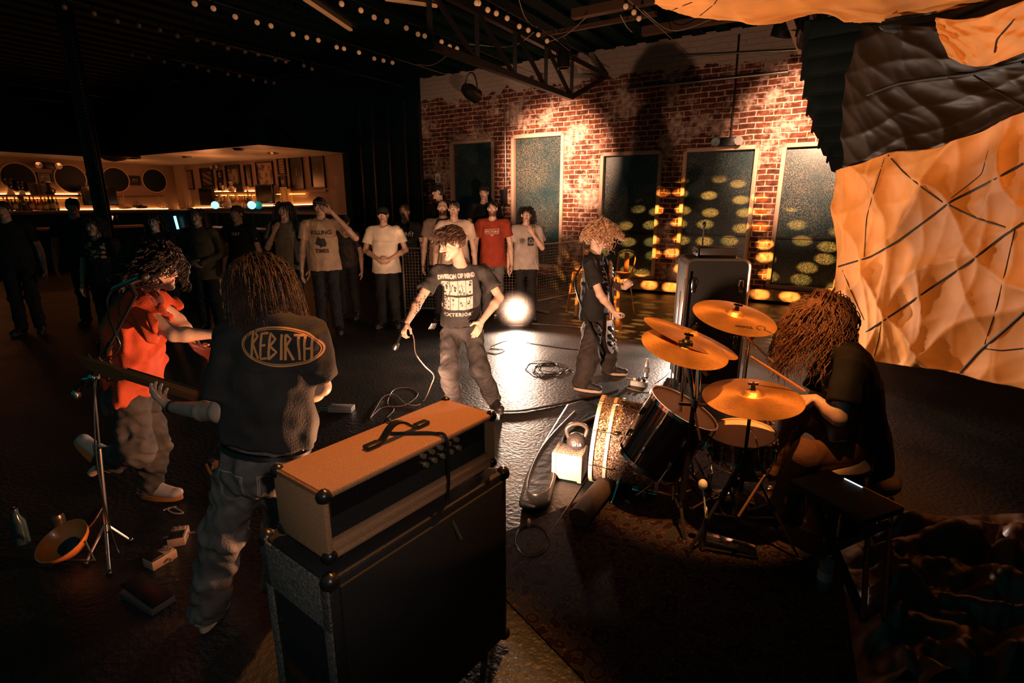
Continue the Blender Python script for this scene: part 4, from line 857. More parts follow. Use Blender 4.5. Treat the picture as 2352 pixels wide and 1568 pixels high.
def make_person(name_label, J, skin='fair', shirt=None, pants=None, shoes=None, res=.008, hair=None, beard=None, sleeve=.62, hem=None, baggy=1.0, legbag=1.0, mouth=0.0, curl=(.35, .35), fold=.006, seed=1, group=None, extra=None, hq=1.0, spreadf=(0, 0), pantfold=.006, cat='person', neckline=True, hands=True, sockhem=True):
    q = J['h'] / 1.75; f, l = J['f'], J['l']; u = nrm(J['neck'] - J['pel']); h = Head(J['head'], J['hf'], J['hu'], .98 * hq)
    anm = (J['anL'] + J['anR']) / 2; root = thing('person', name_label, cat, (float(anm[0]), float(anm[1]), 0.0), group)
    keys = ['head', 'neck', 'pel'] + [a + b for a in ('sh', 'el', 'wr', 'hip', 'kn', 'an', 'toe') for b in 'LR']; lo, hi = bbox([J[k] for k in keys], .17); s = SDF(lo, hi, res)
    W = J['w']
    # one continuous body
    s.cap(J['neck'] + u * -.02, h.p(0, -.018, -.06), .056 * q, .050 * q, k=.03)
    s.cap(J['shL'] * .72 + J['shR'] * .28, J['shR'] * .72 + J['shL'] * .28, .058 * q, k=.04); s.cap(J['chest'] + u * .03, J['pel'] + u * .06, .125 * q * W, .115 * q * W, k=.05, flat=(f, .68)); s.cap(J['hipL'], J['hipR'], .08 * q, k=.04)
    for n_, sd in (('L', 1), ('R', -1)):
        sh, el, wr = J['sh' + n_], J['el' + n_], J['wr' + n_]; s.cap(sh, el, .046 * q, .037 * q, k=.02); m = el + (wr - el) * .3; s.cap(el, m, .036 * q, .039 * q, k=.02); s.cap(m, wr, .039 * q, .024 * q, k=.02)
        if hands: add_hand(s, wr, J['hd' + n_], J['hn' + n_], J.get('ts' + n_, sd if J.get('flip') is None else -sd), curl[0 if n_ == 'L' else 1], q * .98, J.get('spread', 0), curls=J.get('curls' + n_))
        s.cap(J['hip' + n_], J['kn' + n_], .075 * q, .052 * q, k=.03); s.cap(J['kn' + n_], J['an' + n_], .052 * q, .036 * q, k=.02); s.cap(J['an' + n_], J['toe' + n_], .034 * q, .026 * q, k=.02)
    add_head(s, h, mouth); Vv, Q = s.mesh(); col = paint_skin(Vv, SKINT[skin], h, beard, extra); np_mesh('body', Vv, Q, SKINM, root, col)
    objs = {'root': root, 'head': h}
    # shirt
    if shirt:
        pel = J['pel']; hemp = J.get('hem', pel + u * (hem if hem is not None else -.03)); ends = {}
        for n_ in 'LR': ends[n_] = J['sh' + n_] + (J['el' + n_] - J['sh' + n_]) * min(sleeve, 1.0)
        pts = [J['neck'], J['shL'], J['shR'], hemp, ends['L'], ends['R']] + ([J['wrL'], J['wrR'], J['elL'], J['elR']] if sleeve > 1 else []); lo, hi = bbox(pts, .25); c = SDF(lo, hi, min(res, .008))
        B = baggy; top = J['neck'] - u * .045 * q
        for n_ in 'LR':
            sh, e = J['sh' + n_], ends[n_]; frus(c, sh, e, .062 * q, .074 * q * (.55 + .45 * B), k=.035)
            if sleeve > 1: c.cap(J['el' + n_], J['wr' + n_], .055 * q, .042 * q, k=.02)
        c.wrinkle(fold, 24, seed, (1.0, 1.0, .55))
        if sleeve <= 1:
            for n_ in 'LR': e = ends[n_]; d = nrm(e - J['sh' + n_]); frus(c, e - d * .06, e + d * .1, .052 * q, .064 * q * (.55 + .45 * B), k=.004, op='-')
        sleeves = c.g.copy(); c.g[:] = .2
        c.cap(J['shL'] * .96 + J['shR'] * .04, J['shR'] * .96 + J['shL'] * .04, .066 * q, k=.04); c.cap(J['shL'] * .6 + J['shR'] * .4, J['neck'] * .6 + top * .4, .062 * q, k=.04); c.cap(J['shR'] * .6 + J['shL'] * .4, J['neck'] * .6 + top * .4, .062 * q, k=.04)
        c.cap(J['chest'] + u * .05 * q, J['chest'] - u * .03 * q, .165 * q * W * (.5 + .5 * B), .165 * q * W * (.5 + .5 * B), k=.05, flat=(f, .68)); frus(c, J['chest'], hemp, .168 * q * W * (.5 + .5 * B), .188 * q * W * B, k=.03, flat=(f, .74))
        c.wrinkle(fold, 24, seed, (1.0, 1.0, .55)); K_ = .035; h_ = np.maximum(K_ - np.abs(c.g - sleeves), 0) / K_; c.g = np.minimum(c.g, sleeves) - h_ * h_ * K_ * .25; c.wrinkle(fold * .5, 55, seed + 9, (1, 1, .6))
        frus(c, hemp - u * .1, hemp + u * .12, .164 * q * W * B, .13 * q * W * B, k=.004, op='-', flat=(f, .70))
        if neckline: c.cap(J['neck'] + u * .02 + f * .02, h.p(0, 0, -.08), .062 * q, .07 * q, k=.006, op='-')
        Vv, Q = c.mesh(); objs['shirt'] = np_mesh(J.get('topname', 'shirt'), Vv, Q, shirt, root)
    if pants:
        lo, hi = bbox([J[k] for k in ('pel', 'hipL', 'hipR', 'knL', 'knR', 'anL', 'anR')], .19); c = SDF(lo, hi, min(res, .009)); G_ = legbag
        frus(c, J['pel'] + u * .08 * q, (J['hipL'] + J['hipR']) / 2 - u * .03, .142 * q * W, .15 * q * W, k=.04, flat=(f, .74)); c.cap(J['hipL'], J['hipR'], .092 * q, k=.03); c.ell((J['hipL'] + J['hipR']) / 2 - f * .05 * q, np.array([.14, .1, .12]) * q, np.stack([l, f, np.array([0, 0, 1.0])], 1), k=.04)
        for n_ in 'LR':
            k_, a_ = J['kn' + n_], J['an' + n_]; d = nrm(a_ - k_); frus(c, J['hip' + n_], k_, .090 * q, .076 * q * G_, k=.03); c.cap(k_, k_, .076 * q * G_, k=.02); e = a_ + d * J.get('hemdrop', .01); frus(c, k_, e, .075 * q * G_, .066 * q * G_, k=.03)
        c.wrinkle(pantfold, 30, seed + 3, (1, 1, 1.2)); c.wrinkle(pantfold * .5, 70, seed + 5)
        for n_ in 'LR': k_, a_ = J['kn' + n_], J['an' + n_]; d = nrm(a_ - k_); frus(c, a_ - d * .05, a_ + d * .12, .05 * q * G_, .055 * q * G_, k=.003, op='-')
        Vv, Q = c.mesh(); objs['pants'] = np_mesh(J.get('pantname', 'trousers'), Vv, Q, pants, root)
    if shoes:
        for n_ in 'LR':
            a_, t_ = J['an' + n_], J['toe' + n_]; d = t_ - a_; up = J.get('fu' + n_); up = nrm(up) if up is not None else np.array([0, 0, 1.0]); d = nrm(d - up * (d @ up)); heel = a_ - d * .035 * q - up * .035 * q; toe = heel + d * .215 * q; lo, hi = bbox([heel, toe, a_], .09); c = SDF(lo, hi, .006)
            side_ = np.cross(up, d); c.cap(heel + up * .02, toe + up * .008, .042 * q, .042 * q, k=.02, flat=(up, .75)); c.cap(heel + up * .03, heel + up * .085 + d * .03, .042 * q, .045 * q, k=.03); c.cap(heel + d * .07 + up * .05, toe - d * .05 + up * .02, .036 * q, .03 * q, k=.02); c.half(heel - up * .012, -up); frus(c, heel + up * .07 + d * .02, heel + up * .15 + d * .03, .036, .036, k=.003, op='-')
            Vv, Q = c.mesh(); so = np_mesh('shoe', Vv, Q, shoes[0], root)
            mb = MB(); out = []
            for i in range(28):
                t = 2 * PI * i / 28; x = math.cos(t); y = math.sin(t); out.append((.108 * q + .15 * q * x * .98 * (1 if x > 0 else 1), .049 * q * y * (1 + .08 * x)))
            mb.prism(out, .026, frame(d, up, heel - up * .032)); mb.build('sole', shoes[1], so)
    if hair: objs['hair'] = hair(h, root)
    return objs
def project_print(verts, faces, M, shirt, m, name='shirt_print', off=.004, back=.35, mats=None, parent=None):
    """lay a flat pattern (local xy of M, looking along -z) on a garment"""
    me = shirt.data; W = parent_world(shirt); V_ = [W @ v.co for v in me.vertices]; bv = BVHTree.FromPolygons(V_, [tuple(p.vertices) for p in me.polygons]); d = (M.to_3x3() @ Vector((0, 0, -1))).normalized(); out = []; ok = []
    for v in verts:
        o = M @ Vector((v[0], v[1], 0)) - d * back; hit = bv.ray_cast(o, d, back * 2 + .3)
        if hit[0] is None: out.append(M @ Vector((v[0], v[1], 0))); ok.append(False)
        else: out.append(hit[0] - d * (off + (v[2] if len(v) > 2 else 0))); ok.append(True)
    mb = MB(); fs = [f for f in faces if all(ok[i] for i in f)]
    mb.v = [tuple(v) for v in out]; mb.f = [tuple(f) for f in fs]; mb.m = [0] * len(fs); return mb.build(name, m, shirt, smooth=False)
def grid_rect(x0, x1, y0, y1, nx, ny):
    vs = [(x0 + (x1 - x0) * i / nx, y0 + (y1 - y0) * j / ny) for j in range(ny + 1) for i in range(nx + 1)]
    return vs, [(j * (nx + 1) + i, j * (nx + 1) + i + 1, (j + 1) * (nx + 1) + i + 1, (j + 1) * (nx + 1) + i) for j in range(ny) for i in range(nx)]
def stroke(pts, w):
    """thick polyline as a strip of quads"""
    P = [Vector((p[0], p[1])) for p in pts]; fine = []
    for a, b in zip(P, P[1:]):
        k = max(1, int((b - a).length / .012)); fine += [a.lerp(b, i / k) for i in range(k)]
    fine.append(P[-1]); vs = []; fs = []
    for i, p in enumerate(fine):
        t = (fine[min(i + 1, len(fine) - 1)] - fine[max(i - 1, 0)]).normalized(); nn = Vector((-t.y, t.x)) * w / 2; vs += [tuple(p + nn), tuple(p - nn)]
        if i: fs.append((2 * i - 2, 2 * i - 1, 2 * i + 1, 2 * i))
    return vs, fs
def merge(parts):
    vs = []; fs = []
    for v, f in parts: b = len(vs); vs += list(v); fs += [tuple(b + i for i in q) for q in f]
    return vs, fs
def glasses(h, parent, m):
    mb = MB(); M = h.M()
    for x in (-1, 1):
        mb.tube([M @ Vector((x * .032 + .021 * math.cos(t), .101 - .004 * abs(math.cos(t)), .002 + .017 * math.sin(t))) for t in [2 * PI * k / 14 for k in range(14)]], .0022, 5, closed=True); mb.cyl(M @ Vector((x * .053, .098, .006)), M @ Vector((x * .08, .0, .006)), .002, n=5)
    mb.cyl(M @ Vector((-.011, .103, .006)), M @ Vector((.011, .103, .006)), .002, n=5); return mb.build('glasses', m, parent)
def cap_hat(h, parent, m, brim=1, turn=0.0):
    M = h.M() @ Matrix.Rotation(turn, 4, 'Z'); mb = MB(); mb.lathe([(.001, .118), (.04, .114), (.07, .095), (.088, .06), (.092, .025), (.088, .02)], M @ Matrix.Translation((0, -.012, .012)) @ Matrix.Scale(1.12, 4, (0, 1, 0)), 24); o = mb.build('cap', m, parent)
    mb = MB(); mb.grid(lambda a, b: M @ Vector(((a - .5) * .15 * (1 - .25 * b * b), .085 + .075 * b - .10 * (a - .5) ** 2 * 2, .036 - .012 * b - .09 * (a - .5) ** 2)), 10, 5); b_ = mb.build('brim', m, o); mm = b_.modifiers.new('t', 'SOLIDIFY'); mm.thickness = .004; return o
# ------------------------------------------------------------------ the crowd
BLACKT = cloth('black_cotton', (.012, .012, .012)); BLACKJ = cloth('black_denim', (.014, .013, .013)); SHOEB = (mat('black_shoe', (.015, .013, .012), .5), mat('dark_rubber_sole', (.03, .025, .02), .6)); SHOEW = (mat('black_canvas', (.015, .013, .013), .7), mat('cream_rubber_sole', (.5, .36, .26), .6))
H_BLACK = hair_mat('black', (.012, .009, .008)); H_BROWN = hair_mat('brown', (.05, .025, .014)); H_DBLOND = hair_mat('dark_blond', (.14, .07, .035))
def short(m, full=1.0, low=-.055, fringe=0, seed=1, **k): return lambda h, p: hair_cap(h, m, p, full, low=low, seed=seed, fringe=fringe, **k)
def longh(m, n=150, L=.34, curl=.006, full=1.04, seed=2, **k):
    def g(h, p):
        o = hair_cap(h, m, p, full, low=-.10, seed=seed); strands(h, m, o, int(n * 1.7), L, curl, 40, r=.0038, seed=seed, seg=9, **k); return o
    return g
def bald(h, p): return None
RISER = thing('riser', 'low black riser under the people standing at the back', 'riser', room(5, 10)); _m = MB(); _c = at(1060, 500, 9.55); _m.box((_c.x, 9.8, .11), (2.2, 1.2, .22)); _m.build('deck', DARKPAINT, RISER, smooth=False)
def crowd(label, hx, top, Y, face, shirt, pants, hair, arms=('down', 'down'), skin='fair', riser=0.0, **k):
    t = at(hx, top, Y); base = Vector((t.x, Y, riser)); kw = {a: k.pop(a) for a in ('lean', 'width', 'headturn', 'headtilt', 'stance') if a in k}; J = body_pose(base, t.z - riser - .0, face, arms=arms, **kw)
    return make_person(label, J, skin, shirt, pants, SHOEB, res=k.pop('res', .0085), hair=hair, hq=k.pop('hq', .95), seed=int(hx) % 97, **k), J
# white tee, hands clasped
o, J = crowd('person in a loose white t-shirt, hands clasped, alone left of the singer', 879, 474, 8.0, 4, cloth('warm_white_cotton', (.62, .50, .38)), BLACKJ, short(H_BLACK), ('clasp', 'clasp'), 'tan', hem=-.12, baggy=1.12, curl=(.5, .5)); cap_hat(o['head'], o['root'], BLACKT)
# hand to the brow, tan tee
o, J = crowd('person in a tan printed t-shirt shading the brow with one raised hand', 733, 452, 7.6, 10, cloth('sand_cotton', (.40, .26, .16)), BLACKJ, short(H_BLACK, 1.12, fringe=1), ('brow', 'down'), 'tan', hem=-.10, baggy=1.08, headtilt=6)
Mx = frame(Vector(J['l']), Vector(J['f']), Vector(J['chest'] + np.array([0, 0, .06])) + Vector(J['f']) * .1); INKM = mat('shirt_ink', (.02, .015, .012), .8)
ink = [text_mesh('KILLING', .075, .003), ([(x, y - .25) for x, y, z in text_mesh('TIMES', .07, .003)[0]], text_mesh('TIMES', .07, .003)[1])]
rr = random.Random(4); blob = [(.085 * math.cos(t) * rr.uniform(.6, 1.1), -.13 + .075 * math.sin(t) * rr.uniform(.6, 1.1)) for t in [2 * PI * k / 22 for k in range(22)]]; ink.append((blob + [(0, -.13)], [(i, (i + 1) % 22, 22) for i in range(22)]))
project_print(*merge(ink), Mx, o['shirt'], INKM)
# person right behind him
o, J = crowd('person in a dark patterned shirt half hidden behind the person shading the brow', 789, 494, 8.6, -10, mat('dark_floral_cotton', (.03, .02, .015), .8, vary=.9, vscale=26), BLACKJ, short(H_BLACK), ('down', 'down'), 'tan')
# faint ones at left
o, J = crowd('long haired person in a grey t-shirt left of the one shading the brow', 651, 463, 8.0, 0, cloth('grey_olive_cotton', (.12, .09, .06)), BLACKJ, longh(H_BLACK, 130, .36), ('down', 'chin'), 'tan', hem=-.1)
o, J = crowd('person in a black lettered t-shirt with short dark hair, fourth from the steel column', 543, 471, 8.0, -6, BLACKT, BLACKJ, short(H_BLACK, 1.05), ('down', 'down'), 'tan')
Mx = frame(Vector(J['l']), Vector(J['f']), Vector(J['chest'] + np.array([0, 0, .10])) + Vector(J['f']) * .1); project_print(*text_mesh('CULT', .05, .002), Mx, o['shirt'], mat('shirt_print_white', (.55, .48, .42), .8))
o, J = crowd('long haired person in an olive jacket with joined hands, by the fridge light', 450, 478, 7.7, 5, cloth('olive_jacket', (.075, .052, .028)), BLACKJ, longh(H_BROWN, 120, .32, seed=5), ('clasp', 'clasp'), 'tan', sleeve=1.5, hem=-.16, baggy=1.15); 
o, J = crowd('person with shoulder length dark hair in a dark shirt, right of the steel column', 352, 490, 7.6, 12, BLACKT, BLACKJ, longh(H_BLACK, 120, .28, seed=7), ('down', 'down'), 'fair')
o, J = crowd('person in a dark cap silhouetted against the lit bar, left of the column', 163, 454, 8.2, 30, BLACKT, BLACKJ, short(H_BLACK, 1.1), ('down', 'down'), 'tan', width=1.1); cap_hat(o['head'], o['root'], BLACKT, turn=2.6)
o, J = crowd('person silhouetted at the left edge of the photo in front of the bar', 4, 461, 7.6, 25, BLACKT, BLACKJ, short(H_BLACK, 1.1), ('down', 'down'), 'tan', width=1.1)
o, J = crowd('person in a black t-shirt with a large skull print near the steel column', 214, 500, 7.0, 0, BLACKT, BLACKJ, longh(H_BLACK, 90, .3, seed=9), ('down', 'down'), 'tan')
Mx = frame(Vector(J['l']), Vector(J['f']), Vector(J['chest'] + np.array([0, 0, .03])) + Vector(J['f']) * .1); rr = random.Random(2); sk = []
for i in range(26): cx_, cy_, r_ = rr.uniform(-.13, .13), rr.uniform(-.12, .12), rr.uniform(.012, .03); sk.append(([(cx_ + r_ * math.cos(t), cy_ + r_ * .7 * math.sin(t)) for t in [2 * PI * k / 7 for k in range(7)]], [tuple(range(7))]))
project_print(*merge(sk), Mx, o['shirt'], mat('shirt_print_tan', (.38, .24, .14), .8))
# behind right of the white tee: black logo shirt
o, J = crowd('person in black with spiky white chest lettering, left of the singer', 929, 468, 8.9, 0, BLACKT, BLACKJ, short(H_BROWN), ('down', 'rail'), 'tan')
Mx = frame(Vector(J['l']), Vector(J['f']), Vector(J['chest'] + np.array([0, 0, .04])) + Vector(J['f']) * .1); rr = random.Random(8); sp = []
for i in range(9): x = -.12 + i * .03; sp.append(stroke([(x, -.035 + rr.uniform(-.01, .01)), (x + rr.uniform(-.01, .01), .03), (x + .018, rr.uniform(-.03, .035))], .008))
project_print(*merge(sp), Mx, o['shirt'], mat('shirt_print_white', (.55, .48, .42), .8))
# cluster behind the singer
o, J = crowd('bald bearded person in a brown grey t-shirt just behind the singer', 1016, 457, 8.5, 2, cloth('brown_grey_cotton', (.26, .18, .14)), BLACKJ, bald, ('down', 'down'), 'fair', beard=('full', (.13, .05, .025)), width=1.1, hem=-.1, baggy=1.1)
o, J = crowd('short haired person in a cream t-shirt looking straight at the camera behind the singer', 1042, 459, 8.0, 3, cloth('cream_cotton', (.60, .46, .36)), BLACKJ, short(H_BLACK, .99, low=-.03), ('down', 'down'), 'fair', hem=-.1, baggy=1.08)
o, J = crowd('person in a wide black cap looking left, standing tallest at the back', 1008, 423, 9.5, -55, BLACKT, BLACKJ, short(H_BLACK), ('down', 'down'), 'fair', riser=.22, headturn=-10); cap_hat(o['head'], o['root'], BLACKT)
o, J = crowd('tall person in black with glasses and headphones at the back, above the red shirt', 1112, 424, 9.5, -12, BLACKT, BLACKJ, short(H_BLACK), ('down', 'down'), 'fair', riser=.22); glasses(o['head'], o['root'], BLKP); cap_hat(o['head'], o['root'], BLACKT, turn=PI)
REDC = cloth('brick_red_cotton', (.26, .036, .016))
o, J = crowd('moustached person in a brick red t-shirt with a white boxed logo', 1131, 459, 8.55, -4, REDC, cloth('grey_denim', (.10, .09, .09)), short(H_BLACK, 1.0), ('down', 'down'), 'fair', beard=('full', (.16, .08, .05)), hem=-.13, baggy=1.08)
Mx = frame(Vector(J['l']), Vector(J['f']), Vector(J['chest'] + np.array([0, 0, .05])) + Vector(J['f']) * .1); WP = mat('shirt_print_white', (.55, .48, .42), .8)
bx = [stroke([(-.11, .03), (.11, .045), (.10, -.03), (-.10, -.035), (-.11, .03)], .006), text_mesh('FACTORY', .045, .001), ([(x, y - .055) for x, y, z in text_mesh('TIME', .025, .001)[0]], text_mesh('TIME', .025, .001)[1])]; project_print(*merge(bx), Mx, o['shirt'], WP)
o, J = crowd('person with long black hair, glasses and a grey printed t-shirt touching the chin', 1209, 475, 8.6, 0, cloth('light_grey_cotton', (.36, .30, .27)), BLACKJ, longh(H_BLACK, 190, .34, full=1.05, seed=12, ymax=-.005), ('chin', 'down'), 'fair', hem=-.14, baggy=1.1, headtilt=-2); glasses(o['head'], o['root'], mat('thin_wire', (.3, .2, .12), .3, .9))
Mx = frame(Vector(J['l']), Vector(J['f']), Vector(J['chest'] + np.array([0, 0, -.02])) + Vector(J['f']) * .1); st = []
for i in range(14): t = 2 * PI * i / 14; st.append(stroke([(-.06 + .008 * math.cos(t), .008 * math.sin(t)), (-.06 + .055 * math.cos(t), .055 * math.sin(t))], .006))
for t in (0, .9, 2, 3.2): st.append(stroke([(-.06 + .035 * math.cos(t + k) , .035 * math.sin(t + k)) for k in (0, .4, .8)], .006))
project_print(*merge(st + [grid_rect(.02, .12, -.075, .06, 5, 6)]), Mx, o['shirt'], INKM)
gp = [stroke([(.035, -.01), (.07, .035), (.105, -.01)], .008)] + [([(.04 + .02 * k + x, -.04 + y) for x, y in ((0, 0), (.012, 0), (.012, .022), (0, .022))], [(0, 1, 2, 3)]) for k in range(4)]
project_print(*merge(gp), Mx, o['shirt'], mat('shirt_print_grey', (.3, .25, .22), .8), off=.007)
# ================================================================== the band
def A3(x, y, Y): return V3(at(x, y, Y))
def fill_pose(J):
    ax = J['shL'] - J['shR']; up = nrm(J['neck'] - J['pel']); ax = ax - up * (ax @ up); J['l'] = nrm(ax); J['f'] = nrm(np.cross(J['l'], up)); return J
DENIM = cloth('washed_black_denim', (.050, .044, .043), .8, .55); DENIM2 = cloth('faded_grey_denim', (.13, .115, .11), .8, .55); DENIM3 = cloth('dark_trousers', (.035, .030, .028), .8)
CHAR = cloth('faded_black_cotton', (.040, .036, .035), .8, .3); BLK2 = cloth('deep_black_cotton', (.014, .013, .013), .85); ORED = cloth('orange_red_cotton', (.50, .075, .03), .75, .2)
PRW = mat('cracked_white_ink', (.42, .37, .33), .7, vary=.2, vscale=40); BLKCORD = RUBBER
# ---- singer ---------------------------------------------------------------
S = {'h': 1.72, 'w': .97}
S['head'] = A3(1037, 558, 4.25); S['neck'] = A3(1058, 607, 4.40); S['shR'] = A3(1003, 628, 4.33); S['shL'] = A3(1113, 622, 4.50); S['chest'] = A3(1058, 668, 4.42); S['pel'] = A3(1058, 752, 4.52)
S['elR'] = A3(962, 690, 4.18); S['wrR'] = A3(934, 741, 3.98); S['elL'] = A3(1147, 683, 4.42); S['wrL'] = A3(1106, 738, 4.22)
S['hipL'] = A3(1086, 762, 4.55); S['hipR'] = A3(1036, 764, 4.50); S['knR'] = A3(1032, 850, 4.25); S['knL'] = A3(1100, 845, 4.35); S['anR'] = A3(1046, 935, 4.55); S['anL'] = A3(1133, 925, 4.62)
S['anR'][2] = S['anL'][2] = .085; S['toeR'] = S['anR'] + np.array([-.03, -.15, -.05]); S['toeL'] = S['anL'] + np.array([.06, -.15, -.05])
fill_pose(S); S['hf'] = nrm([-.80, -.52, -.30]); S['hu'] = np.array([-.25, -.15, 1.0]); S['hdR'] = nrm(A3(925, 760, 3.93) - S['wrR']); S['hnR'] = np.array([.25, .35, -.2]); S['hdL'] = nrm(A3(1090, 775, 4.12) - S['wrL']); S['hnL'] = np.array([-.5, .6, -.1])
S['cursL'] = None; S['curlsR'] = (1.2, 1.35, 1.4, 1.4); S['hem'] = A3(1060, 738, 4.50)
def tattoos(P, c, h):
    for n_, pts in (('R', ((.30, .02), (.55, .10))),):
        a, b = S['elR'], S['wrR']
        t = ((P - a) @ (b - a)) / ((b - a) @ (b - a)); d = np.linalg.norm(P - a - np.clip(t, 0, 1)[:, None] * (b - a), axis=1); m = (t > -.25) & (t < .62) & (d < .07)
        nz = np.sin(P[:, 0] * 190 + 2 * np.sin(P[:, 2] * 130)) * np.sin(P[:, 2] * 170 + 2 * np.sin(P[:, 0] * 110)); c[m & (nz > .38)] = (.035, .028, .028)
sing = make_person('singer in a black printed t-shirt leaning forward with a microphone in hand', S, 'fair', CHAR, DENIM, SHOEB, res=.0055, hair=None, beard=('moustache', (.10, .05, .03)), sleeve=.66, baggy=1.02, legbag=1.12, mouth=.011, curl=(.25, 1.2), fold=.008, seed=11, extra=tattoos, hq=1.02)
hs = sing['head']; H_SING = hair_mat('dark_brown_streaked', (.07, .032, .018)); hc = hair_cap(hs, H_SING, sing['root'], 1.0, low=-.05, seed=4, amp=.009, fringe=1, front=.0)
strands(hs, H_SING, hc, 330, .105, .008, 60, r=.0045, seed=8, pull=(-.45, -.35, -.55), spread=.10, zmin=.02, seg=7, ymax=.05, top=3, name='loose_locks')
Ms = frame(Vector(S['l']), Vector(S['f']), Vector(A3(1052, 668, 4.3))); q = 1.0
def tx(t, size, dx, dy, b=.002, sx=1.0, sp=1.0): v, f = text_mesh(t, size, b, sp); return [(x * sx + dx, y + dy) for x, y, z in v], f
prt = [tx('DIVISION OF MIND', .044, 0, .115, .0035, .82), tx('EXTERIOR', .042, 0, -.212, .002, 1.0, 1.2)]
for j in range(2):
    for i in range(4): x0 = -.125 + i * .064; y1 = .08 - j * .128; prt.append(grid_rect(x0, x0 + .060, y1 - .120, y1, 5, 8))
project_print(*merge(prt), Ms, sing['shirt'], PRW, back=.25)
rr = random.Random(3); ik = []
for i in range(64):
    col = rr.choice((0, 3, 0, 3, 1, 2)); x = -.125 + col * .064 + rr.uniform(.006, .052); y = .08 - rr.uniform(.005, .245); r_ = rr.uniform(.003, .009)
    ik.append(([(x + r_ * math.cos(t) * rr.uniform(.5, 1.3), y + r_ * 1.4 * math.sin(t)) for t in [2 * PI * k / 7 for k in range(7)]], [tuple(range(7))]))
ik += [stroke([(-.07 + .02 * math.sin(k), .06 - .03 * k) for k in range(6)], .004), stroke([(.03, .05), (.04, .0), (.02, -.04)], .005), stroke([(-.1, -.045), (.0, -.052), (.125, -.05)], .007)]
project_print(*merge(ik), Ms, sing['shirt'], mat('shirt_print_black', (.03, .026, .026), .8), off=.0065, back=.25)
# belt, wallet chain and keys
mb = MB(); ring = [Vector(S['pel']) + Vector(S['l']) * (.150 * math.cos(t)) + Vector(S['f']) * (.112 * math.sin(t)) + ZV * .055 for t in [2 * PI * k / 26 for k in range(26)]]; mb.tube(ring, .012, 6, closed=True); mb.build('belt', BLKP, sing['root'])
mb = MB(); p0 = at(992, 742, 4.45)
for k in range(5): mb.cyl(p0 + Vector((.01 * k, 0, 0)), p0 + Vector((-.03 + .012 * k, -.01, -.05)), .0035, n=5)
mb.build('keys', CHROME, sing['root'])
# microphone and cable
mp = at(921, 765, 3.92); mt = at(903, 806, 3.86); d = (mt - mp).normalized(); mic = thing('microphone', 'handheld microphone pointing down in the singer\'s lowered hand', 'microphone', mp); M = frame((1, 0, 0), d, mp - d * .06)
mb = MB(); mb.lathe([(.001, -.02), (.009, -.02), (.011, .0), (.0135, .12), (.018, .14)], M, 16); mb.build('handle', BLKP, mic); mb = MB(); mb.lathe([(.018, .14), (.0245, .15), (.0255, .165), (.0245, .185), (.017, .2), (.001, .205)], M, 18); mb.build('grille', STEEL, mic)
cab = smooth_path([mp - d * .06, at(938, 752, 3.95), at(950, 775, 3.98), at(955, 812, 4.02), at(975, 840, 4.1), at(996, 862, 4.2), at(990, 885, 4.25), ground(975, 918, .02), ground(958, 930, .01), ground(930, 925, .01), ground(905, 905, .01), ground(880, 912, .01), ground(862, 940, .01), ground(850, 960, .01)], 8)
CABW = mat('worn_grey_cable', (.16, .11, .09), .4); o = MB().tube(cab, .0045, 6).build('microphone_cable', CABW); tag(o, 'grey microphone cable looping from the singer\'s hand to the floor', 'cable')
# ---- guitarist at the right -------------------------------------------------
Gt = {'h': 1.74, 'w': .97}
Gt['head'] = A3(1380, 537, 5.22); Gt['neck'] = A3(1368, 583, 5.28); Gt['shR'] = A3(1352, 603, 5.10); Gt['shL'] = A3(1378, 600, 5.48); Gt['chest'] = A3(1366, 650, 5.26); Gt['pel'] = A3(1366, 738, 5.28)
Gt['elR'] = A3(1378, 676, 4.98); Gt['wrR'] = A3(1408, 714, 5.04); Gt['elL'] = A3(1405, 655, 5.56); Gt['wrL'] = A3(1436, 660, 5.42)
Gt['hipR'] = A3(1360, 757, 5.16); Gt['hipL'] = A3(1378, 757, 5.38); Gt['knR'] = A3(1352, 822, 5.05); Gt['knL'] = A3(1398, 808, 5.52); Gt['anR'] = A3(1334, 885, 5.08); Gt['anL'] = A3(1396, 850, 5.6)
Gt['anR'][2] = Gt['anL'][2] = .08; Gt['toeR'] = Gt['anR'] + np.array([.15, -.06, -.05]); Gt['toeL'] = Gt['anL'] + np.array([.16, -.03, -.05])
fill_pose(Gt); Gt['hf'] = nrm([.86, -.12, -.42]); Gt['hu'] = np.array([.35, 0, 1.0]); Gt['hdR'] = nrm([.5, .1, -.62]); Gt['hnR'] = np.array([.55, .5, .3]); Gt['hdL'] = nrm([.3, -.3, .5]); Gt['hnL'] = np.array([-.2, -.8, 0]); Gt['hem'] = A3(1364, 728, 5.27)
GB = cloth('washed_dark_trousers', (.042, .032, .028), .8, .3)
gui = make_person('guitarist with curly blond hair and black t-shirt looking down, right of the strobe', Gt, 'fair', BLK2, GB, SHOEW, res=.0065, sleeve=.72, baggy=1.08, legbag=1.38, curl=(1.1, .9), fold=.008, seed=6, hq=1.0)
H_BLOND = hair_mat('sandy_blond', (.42, .23, .12)); hg = gui['head']; hc = hair_cap(hg, H_BLOND, gui['root'], 1.10, low=-.09, seed=5, amp=.012, front=.0); strands(hg, H_BLOND, hc, 420, .19, .016, 75, r=.0052, seed=4, pull=(.15, 0, -.9), spread=.13, zmin=-.01, seg=14, ymax=.045, top=3, name='curls')
Mg = frame(Vector(Gt['l']), Vector(Gt['f']), Vector(Gt['chest'])); rr = random.Random(9)
